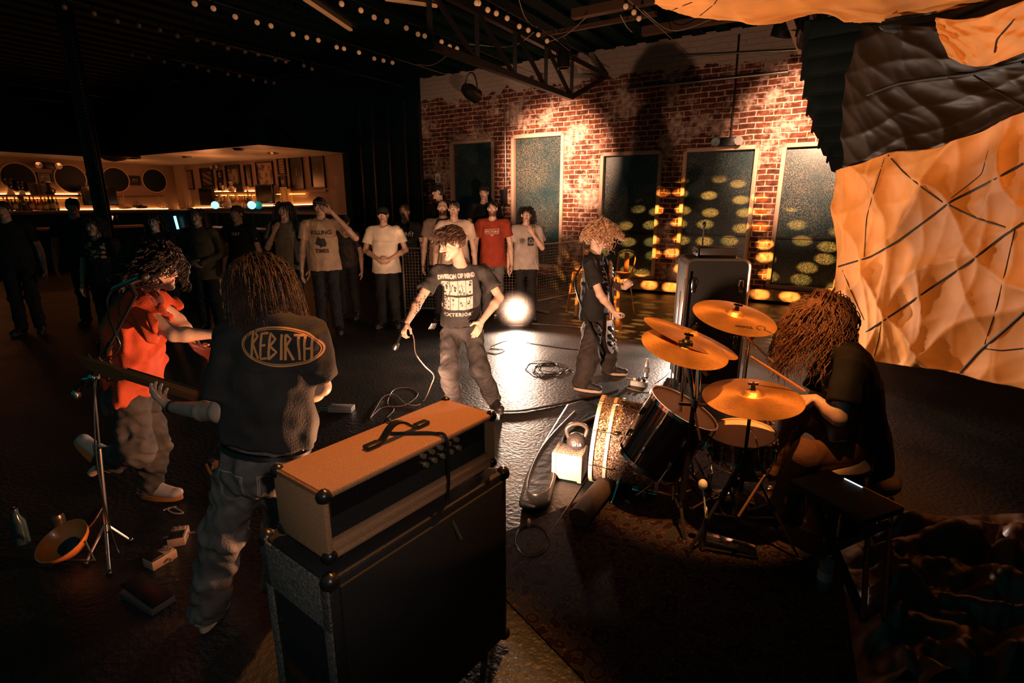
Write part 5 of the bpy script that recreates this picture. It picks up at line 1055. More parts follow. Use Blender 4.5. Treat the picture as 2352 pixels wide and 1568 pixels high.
bones = [stroke([(-.02, .16), (0, .05), (-.01, -.08), (.02, -.2)], .02)] + [stroke([(-.08 + .01 * k, .13 - .05 * k), (0, .11 - .05 * k), (.07, .14 - .055 * k)], .010) for k in range(6)] + [stroke([(0, -.1), (-.05, -.19), (-.02, -.2)], .014), stroke([(0, -.1), (.05, -.2)], .014)]
project_print(*merge(bones), Mg, gui['shirt'], PRW, back=.25)
# his guitar
gb = at(1398, 768, 4.98); gn = at(1441, 612, 5.30); d = (gn - gb).normalized(); gr = thing('electric_guitar', 'dark electric guitar slung low on the curly haired guitarist with the neck pointing up', 'guitar', gb)
def guitar(gb, d, nz, root, bodym, neckm, length=.86, flip=1, scale=1.0):
    M = frame(d, nz, gb) @ Matrix.Scale(scale, 4); pts = []
    for k in range(44):
        t = 2 * PI * k / 44; x = .21 * math.cos(t); y = .155 * math.sin(t) * (1 - .22 * math.exp(-((x - .02) / .07) ** 2)) * (1.0 if x < .03 else .92); x += (.035 if y * flip > 0 and x > .12 else 0) * 1.0; pts.append((x, y))
    mb = MB(); mb.prism(pts, .042, M @ Matrix.Translation((0, 0, -.021))); b = mb.build('body', bodym, root); md = b.modifiers.new('b', 'BEVEL'); md.width = .008; md.segments = 2; md.limit_method = 'ANGLE'
    mb = MB(); mb.box((.42, 0, .024), (.50, .052, .024), M, .006); mb.build('neck', neckm, root); mb = MB(); mb.box((.41, 0, .038), (.48, .050, .005), M); mb.build('fingerboard', mat('rosewood', (.05, .022, .012), .45), root, smooth=False)
    mb = MB(); mb.prism([(.66, -.026), (.70, -.045), (.86, -.03), (.87, .03), (.70, .04), (.66, .026)], .016, M @ Matrix.Translation((0, 0, .012))); hd = mb.build('headstock', neckm, root)
    for k in range(6): mb = MB(); sd = -1 if k % 2 else 1; mb.cyl(M @ Vector((.71 + .05 * (k // 2), sd * .02, .028)), M @ Vector((.71 + .05 * (k // 2), sd * .062, .02)), .006, n=8); mb.build('tuning_peg', CHROME, hd)
    mb = MB()
    for k in range(6): mb.cyl(M @ Vector((-.10, -.022 + .0088 * k, .046)), M @ Vector((.68, -.018 + .0072 * k, .046)), .0009, n=4)
    mb.build('strings', STEEL, root)
    for x in (-.03, .06): mb = MB(); mb.box((x, 0, .03), (.035, .085, .02), M, .004); mb.build('pickup', BLKP, root)
    mb = MB(); mb.box((-.11, 0, .032), (.03, .09, .02), M, .003); mb.build('bridge', CHROME, root)
    for k in range(3): mb = MB(); mb.cyl(M @ Vector((-.12 + .045 * k, -.105, .02)), M @ Vector((-.12 + .045 * k, -.105, .04)), .012, n=12); mb.build('knob', CHROME, root)
    return M
GBODY = mat('dark_guitar_lacquer', (.012, .008, .006), .12, coat=.6); MAPLE = mat('maple_neck', (.42, .2, .08), .3); nz = d.cross(Vector((.25, -.9, .1))).normalized()
guitar(gb, d, Vector((.82, -.45, .25)), gr, GBODY, MAPLE, scale=.92)
mb = MB(); mb.tube(smooth_path([gb + d * .22, Vector(Gt['chest']) + Vector((.13, -.1, .0)), Vector(Gt['shL']) + Vector((.0, -.04, .075)), Vector(Gt['chest']) + Vector((-.19, .05, .0)), gb - d * .2], 8), .011, 6); mb.build('strap', BLKP, gr)
# ---- drummer ---------------------------------------------------------------
Dr = {'h': 1.75, 'w': 1.12}
Dr['head'] = A3(1885, 738, 2.98); Dr['neck'] = A3(1935, 785, 2.92); Dr['shL'] = A3(1895, 815, 3.12); Dr['shR'] = A3(1960, 838, 2.66); Dr['chest'] = A3(1955, 880, 2.84); Dr['pel'] = A3(1975, 1040, 2.84)
Dr['shR'] = A3(1958, 830, 2.62); Dr['shL'] = A3(1905, 812, 3.08); Dr['elR'] = A3(1925, 960, 2.50); Dr['wrR'] = A3(1872, 915, 2.62); Dr['elL'] = A3(1870, 915, 3.12); Dr['wrL'] = A3(1800, 950, 3.0)
Dr['hipR'] = A3(1975, 1050, 2.72); Dr['hipL'] = A3(1958, 1035, 2.96); Dr['knR'] = A3(1850, 1035, 2.52); Dr['knL'] = A3(1835, 958, 3.12); Dr['anR'] = A3(1790, 1150, 2.66); Dr['anL'] = A3(1760, 1110, 3.15); Dr['anR'][2] = .16; Dr['anL'][2] = .16
Dr['knL'][2] = .60; Dr['knR'][2] = .58; Dr['toeR'] = Dr['anR'] + np.array([-.16, 0, -.05]); Dr['toeL'] = Dr['anL'] + np.array([-.16, 0, -.05])
fill_pose(Dr); Dr['hf'] = nrm([-.9, .05, -.55]); Dr['hu'] = np.array([-.3, 0, 1]); Dr['hdR'] = nrm([-.8, .3, -.1]); Dr['hnR'] = np.array([0, 0, -1]); Dr['hdL'] = nrm([-.8, 0, -.1]); Dr['hnL'] = np.array([0, 0, -1]); Dr['hem'] = Dr['pel'] - np.array([0, 0, .06])
dru = make_person('drummer with long hair hunched over the kit, seen dark against the orange parachute', Dr, 'fair', BLK2, cloth('brown_shorts', (.10, .045, .022)), SHOEB, res=.008, sleeve=.75, baggy=1.1, curl=(1.2, 1.2), seed=21, hq=1.05, fold=.007)
H_DR = hair_mat('drummer_auburn', (.20, .095, .055)); hd_ = dru['head']; hc = hair_cap(hd_, H_DR, dru['root'], 1.06, low=-.10, seed=7, amp=.008, front=-.6)
strands(hd_, H_DR, hc, 760, .36, .014, 45, r=.0032, seed=17, pull=(-.12, -.02, -1.0), spread=.03, zmin=.0, seg=16, ymax=.09, top=3, name='hanging_hair')
strands(hd_, H_DR, hc, 160, .24, .012, 45, r=.0050, seed=18, pull=(.12, 0, -.95), spread=.03, zmin=-.03, seg=12, ymax=.0, name='back_hair')
# ---- bassist with the back to the camera --------------------------------------
B = {'h': 1.74, 'w': 1.02}
B['head'] = A3(598, 668, 2.12); B['neck'] = A3(620, 728, 2.03); B['shL'] = A3(528, 775, 2.02); B['shR'] = A3(706, 762, 2.02); B['chest'] = A3(622, 840, 2.02); B['pel'] = A3(612, 1035, 1.98)
B['elL'] = A3(505, 948, 1.95); B['wrL'] = A3(392, 934, 2.26); B['elR'] = A3(738, 888, 2.06); B['wrR'] = A3(690, 925, 2.36)
B['hipL'] = A3(566, 1065, 1.97); B['hipR'] = A3(656, 1065, 1.99); B['knL'] = A3(512, 1225, 1.98); B['anL'] = A3(478, 1410, 2.0); B['knR'] = A3(655, 1215, 2.13); B['anR'] = A3(648, 1360, 2.2)
B['anL'][2] = B['anR'][2] = .085; B['toeL'] = B['anL'] + np.array([-.03, .16, -.05]); B['toeR'] = B['anR'] + np.array([.06, .15, -.05])
fill_pose(B); B['hf'] = nrm([-.35, .8, -.65]); B['hu'] = np.array([-.1, .5, 1]); B['hdL'] = nrm(A3(335, 888, 2.34) - B['wrL']); B['hnL'] = np.array([.2, .45, .8]); B['hdR'] = nrm([-.3, .5, -.2]); B['hnR'] = np.array([-.6, -.5, .2]); B['tsL'] = 1; B['curlsL'] = (.5, .6, .7, .8); B['spread'] = .07; B['hem'] = A3(612, 1015, 1.98)
bas = make_person('long haired bassist seen from behind in a black lettered t-shirt and grey jeans', B, 'fair', CHAR, DENIM2, (mat('cream_sneaker', (.45, .32, .25), .5), mat('cream_sneaker_sole', (.62, .45, .36), .5)), res=.006, sleeve=.80, baggy=1.0, legbag=1.22, curl=(.6, .6), fold=.010, seed=31, pantfold=.009, hq=1.0)
H_BA = hair_mat('long_brown', (.07, .032, .018)); hb = bas['head']; hc = hair_cap(hb, H_BA, bas['root'], 1.03, low=-.10, seed=8, amp=.006, front=-.5)
strands(hb, H_BA, hc, 1100, .26, .005, 26, r=.0026, seed=27, pull=(.18, -.15, -.95), spread=.02, zmin=-.03, seg=14, ymax=.03, top=2, name='long_locks')
# REBIRTH in an oval on the back
Mb = frame(Vector(-B['l']), Vector(-B['f']), Vector(A3(636, 800, 1.9))); LW = .011
L_ = {'R': [[(0, 0), (0, .1)], [(0, .1), (.022, .085), (.003, .055), (.03, 0)]], 'E': [[(.028, .1), (0, .095), (.003, 0), (.03, .005)], [(0, .05), (.022, .055)]], 'B': [[(0, 0), (0, .1), (.024, .08), (.004, .052), (.03, .03), (0, 0)]],
      'I': [[(.012, 0), (.012, .1)]], 'T': [[(.016, 0), (.016, .1)], [(-.004, .1), (.036, .1)]], 'H': [[(0, 0), (.003, .1)], [(.03, 0), (.033, .1)], [(0, .048), (.032, .052)]]}
pr = []; x = -.118
for ch in 'REBIRTH':
    for stp in L_[ch]: pr.append(stroke([((x + a) * .86, -.050 + b) for a, b in stp], LW * .8))
    x += .037 if ch != 'I' else .028
for rx, ry, w in ((.142, .074, .006), (.135, .067, .003)): pr.append(stroke([(rx * math.cos(t), ry * math.sin(t)) for t in [2 * PI * k / 60 for k in range(61)]], w))
project_print(*merge(pr), Mb, bas['shirt'], mat('orange_shirt_ink', (.80, .36, .12), .6), back=.2)
# belt, back pockets, key bunch, turn ups
bl, bf, bp = Vector(B['l']), Vector(B['f']), Vector(B['pel'])
mb = MB(); mb.tube([bp + bl * (.165 * math.cos(t)) + bf * (.125 * math.sin(t)) + ZV * (.02 + .01 * math.cos(t)) for t in [2 * PI * k / 30 for k in range(30)]], .014, 6, closed=True); mb.build('belt', BLKP, bas['root'])
for s_, nm in ((1, ''), (-1, '')):
    pk = []; x0 = s_ * .085
    for w_ in (0, .006): pk.append(stroke([(x0 - .06 + w_, .0), (x0 - .06 + w_, -.11 + w_), (x0, -.135 + w_), (x0 + .06 - w_, -.11 + w_), (x0 + .06 - w_, .0), (x0 - .06 + w_, 0)], .0035))
    project_print(*merge(pk), frame(-bl, -bf, bp - ZV * .05), bas['pants'], mat('pale_stitching', (.40, .32, .28), .8), name='pocket_stitching', back=.3)
ks = thing('key_bunch', 'bunch of keys and orange tags hanging from the bassist\'s left belt loop', 'keys', at(482, 1045, 1.93)); kp = at(487, 1020, 1.93); rr = random.Random(6)
mb = MB(); mb.tube([kp + Vector((0, 0, -.01 * k)) + Vector((.004 * (k % 2), 0, 0)) for k in range(9)], .004, 6); mb.build('clip', CHROME, ks)
for k in range(7): c = kp + Vector((rr.uniform(-.035, .035), rr.uniform(-.02, .0), -.05 - rr.uniform(0, .07))); mb = MB(); mb.box((0, 0, 0), (.018, .006, .045), Matrix.Translation(c) @ Euler((rr.uniform(-.5, .5), rr.uniform(-1, 1), rr.uniform(-1, 1))).to_matrix().to_4x4(), .002); mb.build('key' if k % 2 else 'key_tag', CHROME if k % 2 else mat('orange_tag', (.55, .16, .04), .4), ks)
# wristband of the bassist
mb = MB(); w_ = Vector(B['wrL']); dd = Vector(nrm(B['elL'] - B['wrL'])); M = frame((0, 0, 1), dd, w_ + dd * .03); mb.lathe([(.030, 0), (.033, .004), (.033, .018), (.030, .022)], M, 20); mb.build('wristband', BLKP, bas['root'])
# his bass guitar
gb = at(600, 968, 2.33); nh = at(205, 866, 2.46); d = (nh - gb).normalized(); br = thing('bass_guitar', 'bass guitar held by the bassist with its long neck pointing left', 'guitar', gb)
guitar(gb, d, Vector((.25, .85, .35)), br, mat('honey_guitar_lacquer', (.42, .15, .04), .2, coat=.5), mat('dark_maple_neck', (.30, .12, .04), .3), scale=1.18)
# ---- guitarist with headphones at the left -------------------------------------
K = {'h': 1.74, 'w': 1.05}
K['head'] = A3(362, 614, 2.95); K['neck'] = A3(330, 668, 2.92); K['shR'] = A3(322, 712, 2.74); K['shL'] = A3(352, 688, 3.08); K['chest'] = A3(310, 755, 2.92); K['pel'] = A3(302, 880, 2.95)
K['elR'] = A3(400, 768, 2.72); K['wrR'] = A3(486, 768, 2.78); K['elL'] = A3(410, 735, 3.15); K['wrL'] = A3(455, 800, 3.1)
K['hipR'] = A3(292, 912, 2.84); K['hipL'] = A3(316, 905, 3.04); K['knL'] = A3(356, 1015, 3.02); K['anL'] = A3(346, 1130, 3.05); K['knR'] = A3(318, 1040, 2.78); K['anR'] = A3(252, 1052, 3.0)
K['anL'][2] = .085; K['toeL'] = K['anL'] + np.array([.16, -.02, -.05]); K['toeR'] = A3(212, 1085, 3.0); K['fuR'] = np.array([.75, 0, .62]) 
fill_pose(K); K['hf'] = nrm([.93, -.15, -.12]); K['hu'] = np.array([.12, 0, 1]); K['hdR'] = nrm([1, .2, -.2]); K['hnR'] = np.array([0, .6, .5]); K['hdL'] = nrm([.8, -.2, -.3]); K['hnL'] = np.array([0, -1, 0]); K['hem'] = A3(302, 880, 2.95)
kk = make_person('guitarist in an orange red t-shirt and headphones kicking one foot back', K, 'fair', ORED, DENIM, (mat('white_sneaker', (.5, .42, .38), .5), mat('orange_sneaker_sole', (.6, .2, .05), .45)), res=.0065, sleeve=.70, baggy=1.12, legbag=1.15, curl=(.5, 1.0), fold=.022, seed=41, pantfold=.010, mouth=.006)
H_K = hair_mat('curly_black', (.02, .012, .009)); hk = kk['head']; hc = hair_cap(hk, H_K, kk['root'], 1.14, low=-.07, seed=9, amp=.012, front=.0); strands(hk, H_K, hc, 420, .20, .018, 80, r=.0048, seed=37, pull=(-.3, 0, -.6), spread=.10, zmin=.0, seg=12, ymax=.06, top=3, name='curls')
glasses(hk, kk['root'], BLKP); M = hk.M(); hp = thing('headphones', 'pale rimmed over ear headphones on the head of the orange red shirted guitarist', 'headphones', tuple(hk.c))
for s_ in (-1, 1):
    mb = MB(); mb.lathe([(.001, .03), (.026, .032), (.036, .02), (.040, .006), (.036, -.006)], M @ frame((0, 1, 0), (s_, 0, 0), (s_ * .078, -.002, -.004)), 22); e = mb.build('ear_cup', BLKP, hp)
    mb = MB(); mb.tube([M @ Vector((s_ * .098, -.002 + .039 * math.cos(t), -.004 + .039 * math.sin(t))) for t in [2 * PI * k / 22 for k in range(22)]], .006, 6, closed=True); mb.build('rim', CHROME, e)
mb = MB(); mb.tube([M @ Vector((.105 * math.cos(t), -.012, .012 + .125 * math.sin(t))) for t in [PI * k / 16 for k in range(17)]], .009, 6); mb.build('headband', BLKP, hp)
# ================================================================== amplifiers, drums, stands
def cz(x, y, zc): return Vector((0, 0, CAMH)) + _ray(x, y) * zc
def disc_normal(x, y, ang, ratio):
    """normal of a disc seen as an ellipse: ang = slope of the long axis (degrees, down to the right), ratio short/long"""
    v = _ray(x, y).normalized(); r = _R - v * _R.dot(v); r.normalize(); u = r.cross(v); u = -u if u.dot(_U) < 0 else u; a = math.radians(ang); perp = r * math.sin(a) + u * math.cos(a); s = math.sqrt(1 - ratio ** 2); n = perp * s - v * ratio; return n.normalized()
TWEED = mat('tweed_vinyl', (.48, .25, .13), .7, bump=.6, bscale=420, vary=.25, vscale=260, spec=.2); CORNER = mat('corner_plastic', (.012, .011, .011), .3)
GOLD = mat('gold_knob', (.75, .55, .3), .3, .8); GRILLE = mat('grille_cloth', (.008, .008, .008), .8, bump=.3, bscale=300)
# ---- tweed amplifier head on a black cabinet ----
a = Vector((-.515, 1.285, 0)); e1 = Vector((.608, .794, 0)); e2 = Vector((-.784, .62, 0)); e2 = (e2 - e1 * e2.dot(e1)).normalized(); L, Dp = .745, .262; z0, z1 = .865, 1.08
c = a + e1 * L / 2 + e2 * Dp / 2
def am(z): M = Matrix((e1, e2, ZV)).transposed().to_4x4(); M.translation = c + ZV * z; return M
root = thing('amplifier_head', 'tweed covered orange brown amplifier head with a black strap handle on top', 'amplifier', c + ZV * z0); H_ = z1 - z0; t = .022
mb = MB(); M = am(z0 + H_ / 2); mb.box((0, 0, H_ / 2 - t / 2), (L, Dp, t), M, .01); mb.box((0, 0, -H_ / 2 + t / 2), (L, Dp, t), M, .01)
for s in (-1, 1): mb.box((s * (L / 2 - t / 2), 0, 0), (t, Dp, H_), M, .01)
mb.box((0, Dp / 2 - .01, 0), (L - .02, .015, H_ - .02), M); mb.box((0, -Dp / 2 + .02, -H_ / 2 + .034), (L - .03, .03, .034), M, .006); mb.build('cover', TWEED, root)
mb = MB(); mb.box((0, -Dp / 2 + .045, .01), (L - .05, .02, H_ - .05), M); fp = mb.build('front_panel', GRILLE, root, smooth=False)
mb = MB(); mb.box((0, -Dp / 2 + .032, .045), (L - .09, .008, .07), M); mb.build('control_plate', mat('control_plate', (.010, .009, .009), .35), root, smooth=False)
for k in range(5):
    for r_ in range(2): mb = MB(); p = Vector((.02 + k * .040 + .01 * r_, -Dp / 2 + .034, .062 - r_ * .036)); mb.lathe([(.001, .018), (.009, .018), (.011, 0)], M @ Matrix.Translation(p) @ Matrix.Rotation(PI / 2, 4, 'X'), 12); mb.build('control_knob', GOLD, root)
for k in range(6): mb = MB(); mb.box((-.30 + k * .045, -Dp / 2 + .028, .055), (.006, .008, .006), M); mb.build('socket', CHROME, root)
mb = MB(); mb.box((-.225, -Dp / 2 + .030, -.068), (.055, .004, .012), M); mb.build('name_badge', mat('pale_badge', (.7, .5, .32), .5), root, smooth=False)
for sx in (-1, 1):
    for sy in (-1, 1):
        for sz in (-1, 1): mb = MB(); mb.ball((sx * (L / 2 - .012), sy * (Dp / 2 - .012), sz * (H_ / 2 - .012)), .0225, M, 10); mb.build('corner', CORNER, root)
hp_ = [Vector((-.085, .0, H_ / 2 + .006)), Vector((-.06, .0, H_ / 2 + .012)), Vector((-.03, 0, H_ / 2 + .040)), Vector((.0, 0, H_ / 2 + .052)), Vector((.035, 0, H_ / 2 + .042)), Vector((.07, 0, H_ / 2 + .014)), Vector((.10, 0, H_ / 2 + .006))]
pts = smooth_path(hp_, 6); mb = MB()
for p, q in zip(pts, pts[1:]): mb.bar(M @ p, M @ q, .026, .008, up=ZV)
mb.build('handle', BLKP, root)
for s, x in ((-1, -.10), (1, .115)): mb = MB(); mb.box((x, 0, H_ / 2 + .008), (.06, .034, .016), M, .007); mb.build('handle_mount', BLKP, root)
for sx in (-1, 1):
    for sy in (-1, 1): mb = MB(); mb.cyl(M @ Vector((sx * .32, sy * .09, -H_ / 2 - .022)), M @ Vector((sx * .32, sy * .09, -H_ / 2)), .018, n=12); mb.build('foot', BLKP, root)
pw = [M @ Vector(v) for v in ((.05, .40, -.35), (.05, .2, -.05), (.065, Dp / 2 + .01, H_ / 2 - .0), (.055, .09, H_ / 2 + .006), (.0, .035, H_ / 2 + .006), (.045, -.03, H_ / 2 + .007), (.09, -.09, H_ / 2 + .006), (.10, -Dp / 2 - .006, H_ / 2 - .005), (.10, -Dp / 2 - .010, -.05), (.09, -Dp / 2 - .012, -H_ / 2 - .05), (.06, -Dp / 2 - .10, -H_ / 2 - .12))]
o = MB().tube(smooth_path(pw, 8), .006, 6).build('power_cable', RUBBER); tag(o, 'black cable lying over the tweed amplifier and hanging down its front', 'cable')
cw, cdp, ch = .80, .36, .80; root = thing('speaker_cabinet', 'large black speaker cabinet under the tweed amplifier head', 'speaker', c)
M = am(.06 + (ch - .06 + .02) / 2 + .0); hh = .78; M = am(.06 + hh / 2); mb = MB(); yo = .015; mb.box((0, yo, 0), (cw, cdp, hh), M, .014); mb.build('box', TOLEX, root)
mb = MB(); mb.box((0, yo - cdp / 2 - .004, 0), (cw - .06, .012, hh - .06), M, .004); mb.build('grille', GRILLE, root)
mb = MB(); mb.box((-cw / 2 - .004, yo, -.02), (.012, .20, .11), M, .004); mb.box((-cw / 2 - .012, yo, -.0), (.02, .13, .02), M, .005); mb.build('side_handle', BLKP, root)
mb = MB()
for y_, zc_, w_, h_ in ((yo - cdp / 2 + .02, 0, .035, hh), (yo + cdp / 2 - .02, 0, .035, hh), (yo, hh / 2 - .09, cdp, .16)): mb.box((-cw / 2 - .003, y_, zc_), (.008, w_, h_), M, .002)
mb.build('carpet_edge', mat('grey_carpet_cover', (.16, .14, .13), .95, bump=1.0, bscale=120, vary=.6, vscale=90), root)
for sx in (-1, 1):
    for sy in (-1, 1):
        for sz in (-1, 1): mb = MB(); mb.ball((sx * (cw / 2 - .012), yo + sy * (cdp / 2 - .012), sz * (hh / 2 - .012)), .028, M, 10); mb.build('corner', CORNER, root)
        mb = MB(); p = M @ Vector((sx * .32, yo + sy * .12, -hh / 2)); mb.cyl(p, p - ZV * .03, .012, n=8); mb.cyl(Vector((p.x - .012, p.y, .03)), Vector((p.x + .012, p.y, .03)), .03, n=14); mb.build('caster', RUBBER, root)
for k, (y_, z_) in enumerate(((-.14, .22), (.1, .12), (-.1, -.1), (.12, -.2), (-.14, -.3))): mb = MB(); mb.ball((-cw / 2 - .006, yo + y_, z_), .006, M, 6); mb.build('screw', CHROME, root)
p = M @ Vector((cw / 2 + .012, 0, 0)); p = Vector((p.x, p.y, .30)) - e2 * .13; mb = MB(); mb.box(p, (.03, .03, .05), None, .003); mb.build('side_latch', mat('brass_plug', (.8, .55, .25), .35, .7), root)
# ---- floor strobe ----
def lamp_house(name, p, d, label, r=.10, lens=True, strength=60.0, group=None):
    p = Vector(p); d = Vector(d).normalized(); root = thing(name, label, 'lamp', (p.x, p.y, 0), group); M = frame(ZV.cross(d), d, p - d * .2)
    mb = MB(); mb.lathe([(.001, 0), (r * .7, 0), (r, .05), (r, .19), (r * 1.08, .2), (r * .95, .2), (r * .9, .1), (.001, .09)], M, 26); mb.build('housing', BLKP, root)
    if lens: mb = MB(); mb.lathe([(.001, .185), (r * .88, .18)], M, 26); mb.build('lens', mat('lit_lens', (1, .9, .8), .3, emis=(1, .80, .64), estr=strength), root)
    sd = ZV.cross(d).normalized(); mb = MB(); mb.tube([p + sd * r * 1.2, p + sd * r * 1.25 - ZV * (p.z - .02), p - sd * r * 1.25 - ZV * (p.z - .02), p - sd * r * 1.2], .010, 6); mb.build('yoke', STEEL, root)
    mb = MB(); mb.box((p.x, p.y, .01), (.2, .16, .02), None, .005); mb.build('base', DSTEEL, root); return root
lamp_house('floor_strobe', at(1184, 712, 7.95), (.0, -1, .22), 'blazing round strobe lamp on the floor behind the singer, facing the camera')
lamp_house('flash_lamp', (-.16, 2.30, .34), (.2, 1, .25), 'black flash lamp on the floor behind the speaker cabinet', lens=False, r=.07)
lamp_house('flash_lamp', (2.42, 6.75, .5), (-.6, -.7, -.1), 'black flash lamp standing on the floor behind the tall bass cabinet', lens=False, r=.07)
lamp_house('added_floor_lamp', (-1.0, 3.2, .22), (.15, 1, .22), 'black lamp added on the floor behind the amplifier, aimed at the crowd', lens=False, r=.06)  # housing for the added crowd spot, hidden from the camera
# ball of haze standing in for lens glare round the strobe
hz = MB(); hz.ball(at(1184, 712, 7.85), .36, n=24); ho = hz.build('glare_haze', MAT.get('x') or (lambda: (lambda m: m)(bpy.data.materials.new('glare_haze')))(), smooth=True); hm = ho.data.materials[0]; hm.use_nodes = True; nt = hm.node_tree; nt.nodes.remove(nt.nodes['Principled BSDF'])
vs_ = nt.nodes.new('ShaderNodeVolumeScatter'); vs_.inputs['Color'].default_value = (1, .78, .66, 1); vs_.inputs['Anisotropy'].default_value = .35; nt.links.new(vs_.outputs[0], nt.nodes['Material Output'].inputs['Volume'])
tc = nt.nodes.new('ShaderNodeTexCoord'); ln = nt.nodes.new('ShaderNodeVectorMath'); ln.operation = 'LENGTH'; sb = nt.nodes.new('ShaderNodeVectorMath'); sb.operation = 'SUBTRACT'; sb.inputs[1].default_value = tuple(at(1184, 712, 7.85)); nt.links.new(tc.outputs['Object'], sb.inputs[0]); nt.links.new(sb.outputs[0], ln.inputs[0])
mr = nt.nodes.new('ShaderNodeMapRange'); mr.inputs['From Min'].default_value = .0; mr.inputs['From Max'].default_value = .34; mr.inputs['To Min'].default_value = .38; mr.inputs['To Max'].default_value = 0; nt.links.new(ln.outputs['Value'], mr.inputs['Value']); nt.links.new(mr.outputs[0], vs_.inputs['Density']); tag(ho, 'pale ball of haze standing in for glare round the floor strobe', 'haze', kind='stuff')
# ---- tall bass cabinet at the back right ----
bc = Vector((2.02, 5.35, 0)); ang = math.radians(-8); bx = Vector((math.cos(ang), math.sin(ang), 0)); by = Vector((-math.sin(ang), math.cos(ang), 0)); BW, BD, BH = .58, .46, 1.32
def bm_(z): M = Matrix((bx, by, ZV)).transposed().to_4x4(); M.translation = bc + ZV * z; return M
root = thing('bass_cabinet', 'tall black flight cased bass cabinet with rounded top corners and chrome latches', 'speaker', bc); M = bm_(0); prof = []
for k in range(7): t = PI / 2 * k / 6; prof.append((BW / 2 - .07 + .07 * math.sin(PI / 2 - t) * 1.0, BH - .07 + .07 * math.sin(t)))
prof = [(BW / 2, .06)] + prof + [(-x, z) for x, z in reversed(prof)] + [(-BW / 2, .06)]
mb = MB(); mb.prism(prof, BD, M @ Matrix.Rotation(PI / 2, 4, 'X') @ Matrix.Translation((0, 0, -BD / 2))); mb.build('case', mat('black_case_panel', (.016, .015, .015), .42, spec=.45), root)
mb = MB()
for y_ in (-BD / 2 - .004, BD / 2 + .004): mb.tube([M @ Vector((x, y_, z)) for x, z in prof], .014, 6, caps=True)
mb.build('edge_rail', mat('aluminium_edge', (.55, .48, .44), .28, .9), root)
for x, z in ((-.22, BH - .22), (.22, BH - .22), (-.22, .55), (.22, .55)):
    mb = MB(); mb.lathe([(.001, .010), (.042, .010), (.05, .0)], M @ Matrix.Translation((x, -BD / 2 - .002, z)) @ Matrix.Rotation(PI / 2, 4, 'X'), 20); l_ = mb.build('latch_dish', DSTEEL, root); mb = MB(); mb.box((x, -BD / 2 - .02, z - .02), (.045, .02, .1), M, .006); mb.box((x, -BD / 2 - .022, z - .085), (.03, .014, .04), M, .004); mb.build('latch', CHROME, l_)
for x in (-.24, .24):
    for y_ in (-.15, .15): mb = MB(); p = M @ Vector((x, y_, .03)); mb.cyl(p - Vector((.015, 0, 0)), p + Vector((.015, 0, 0)), .03, n=14); mb.cyl(p, p + ZV * .04, .012, n=8); mb.build('caster', RUBBER, root)
mb = MB(); mb.ball(M @ Vector((-.12, -BD / 2 - .002, BH - .34)), .008, n=8); mb.build('rivet', CHROME, root)
hd = thing('bass_amplifier', 'small black bass amplifier on top of the tall bass cabinet', 'amplifier', bc + ZV * BH); M = bm_(BH + .055); mb = MB(); mb.box((.0, -.03, 0), (.34, .28, .10), M, .008); mb.build('chassis', mat('dark_grey_chassis', (.035, .03, .028), .45), hd)
mb = MB(); mb.box((-.183, -.03, 0), (.01, .25, .085), M, .003); mb.build('face_plate', DSTEEL, hd)
for k in range(5): mb = MB(); mb.cyl(M @ Vector((-.188, -.13 + k * .05, .01)), M @ Vector((-.203, -.13 + k * .05, .01)), .012, n=10); mb.build('knob', CHROME, hd)
for y_ in (-.13, .07):
    for x_ in (-.14, .14): mb = MB(); mb.cyl(M @ Vector((x_, y_, -.055)), M @ Vector((x_, y_, -.048)), .012, n=8); mb.build('foot', BLKP, hd)
# antenna like mic stand behind it
p = at(1617, 520, 5.9); ms = thing('microphone_stand', 'thin upright microphone stand behind the small bass amplifier', 'microphone stand', (p.x, p.y, 0), 'microphone stands'); mb = MB(); mb.cyl((p.x, p.y, .05), p, .008, n=8); mb.build('pole', BLKP, ms); mb = MB(); mb.ball(p + ZV * .02, (.02, .02, .035)); mb.build('microphone', BLKP, ms)
mb = MB(); mb.lathe([(.001, .03), (.05, .025), (.13, 0)], Matrix.Translation((p.x, p.y, 0)), 22); mb.build('base', DSTEEL, ms)
# leaning hardware beside the cabinet
for k, (q0, q1, Y0, r, lab) in enumerate((((1575, 640), (1548, 868), 5.0, .011, 'thick chrome tube leaning on the left of the bass cabinet'), ((1563, 668), (1540, 872), 5.05, .007, 'thin chrome rod leaning beside the bass cabinet'), ((1590, 770), (1572, 880), 5.0, .013, 'short chrome tube standing at the foot of the bass cabinet'))):
    top = at(*q0, Y0); b = ground(*q1); b.y = min(b.y, 5.05); b.z = 0; b = Vector((at(q1[0], q1[1], 4.95).x, 4.95, .0)); o = MB().cyl(b, top, r, n=10).build('chrome_tube', CHROME); tag(o, lab, 'tube')
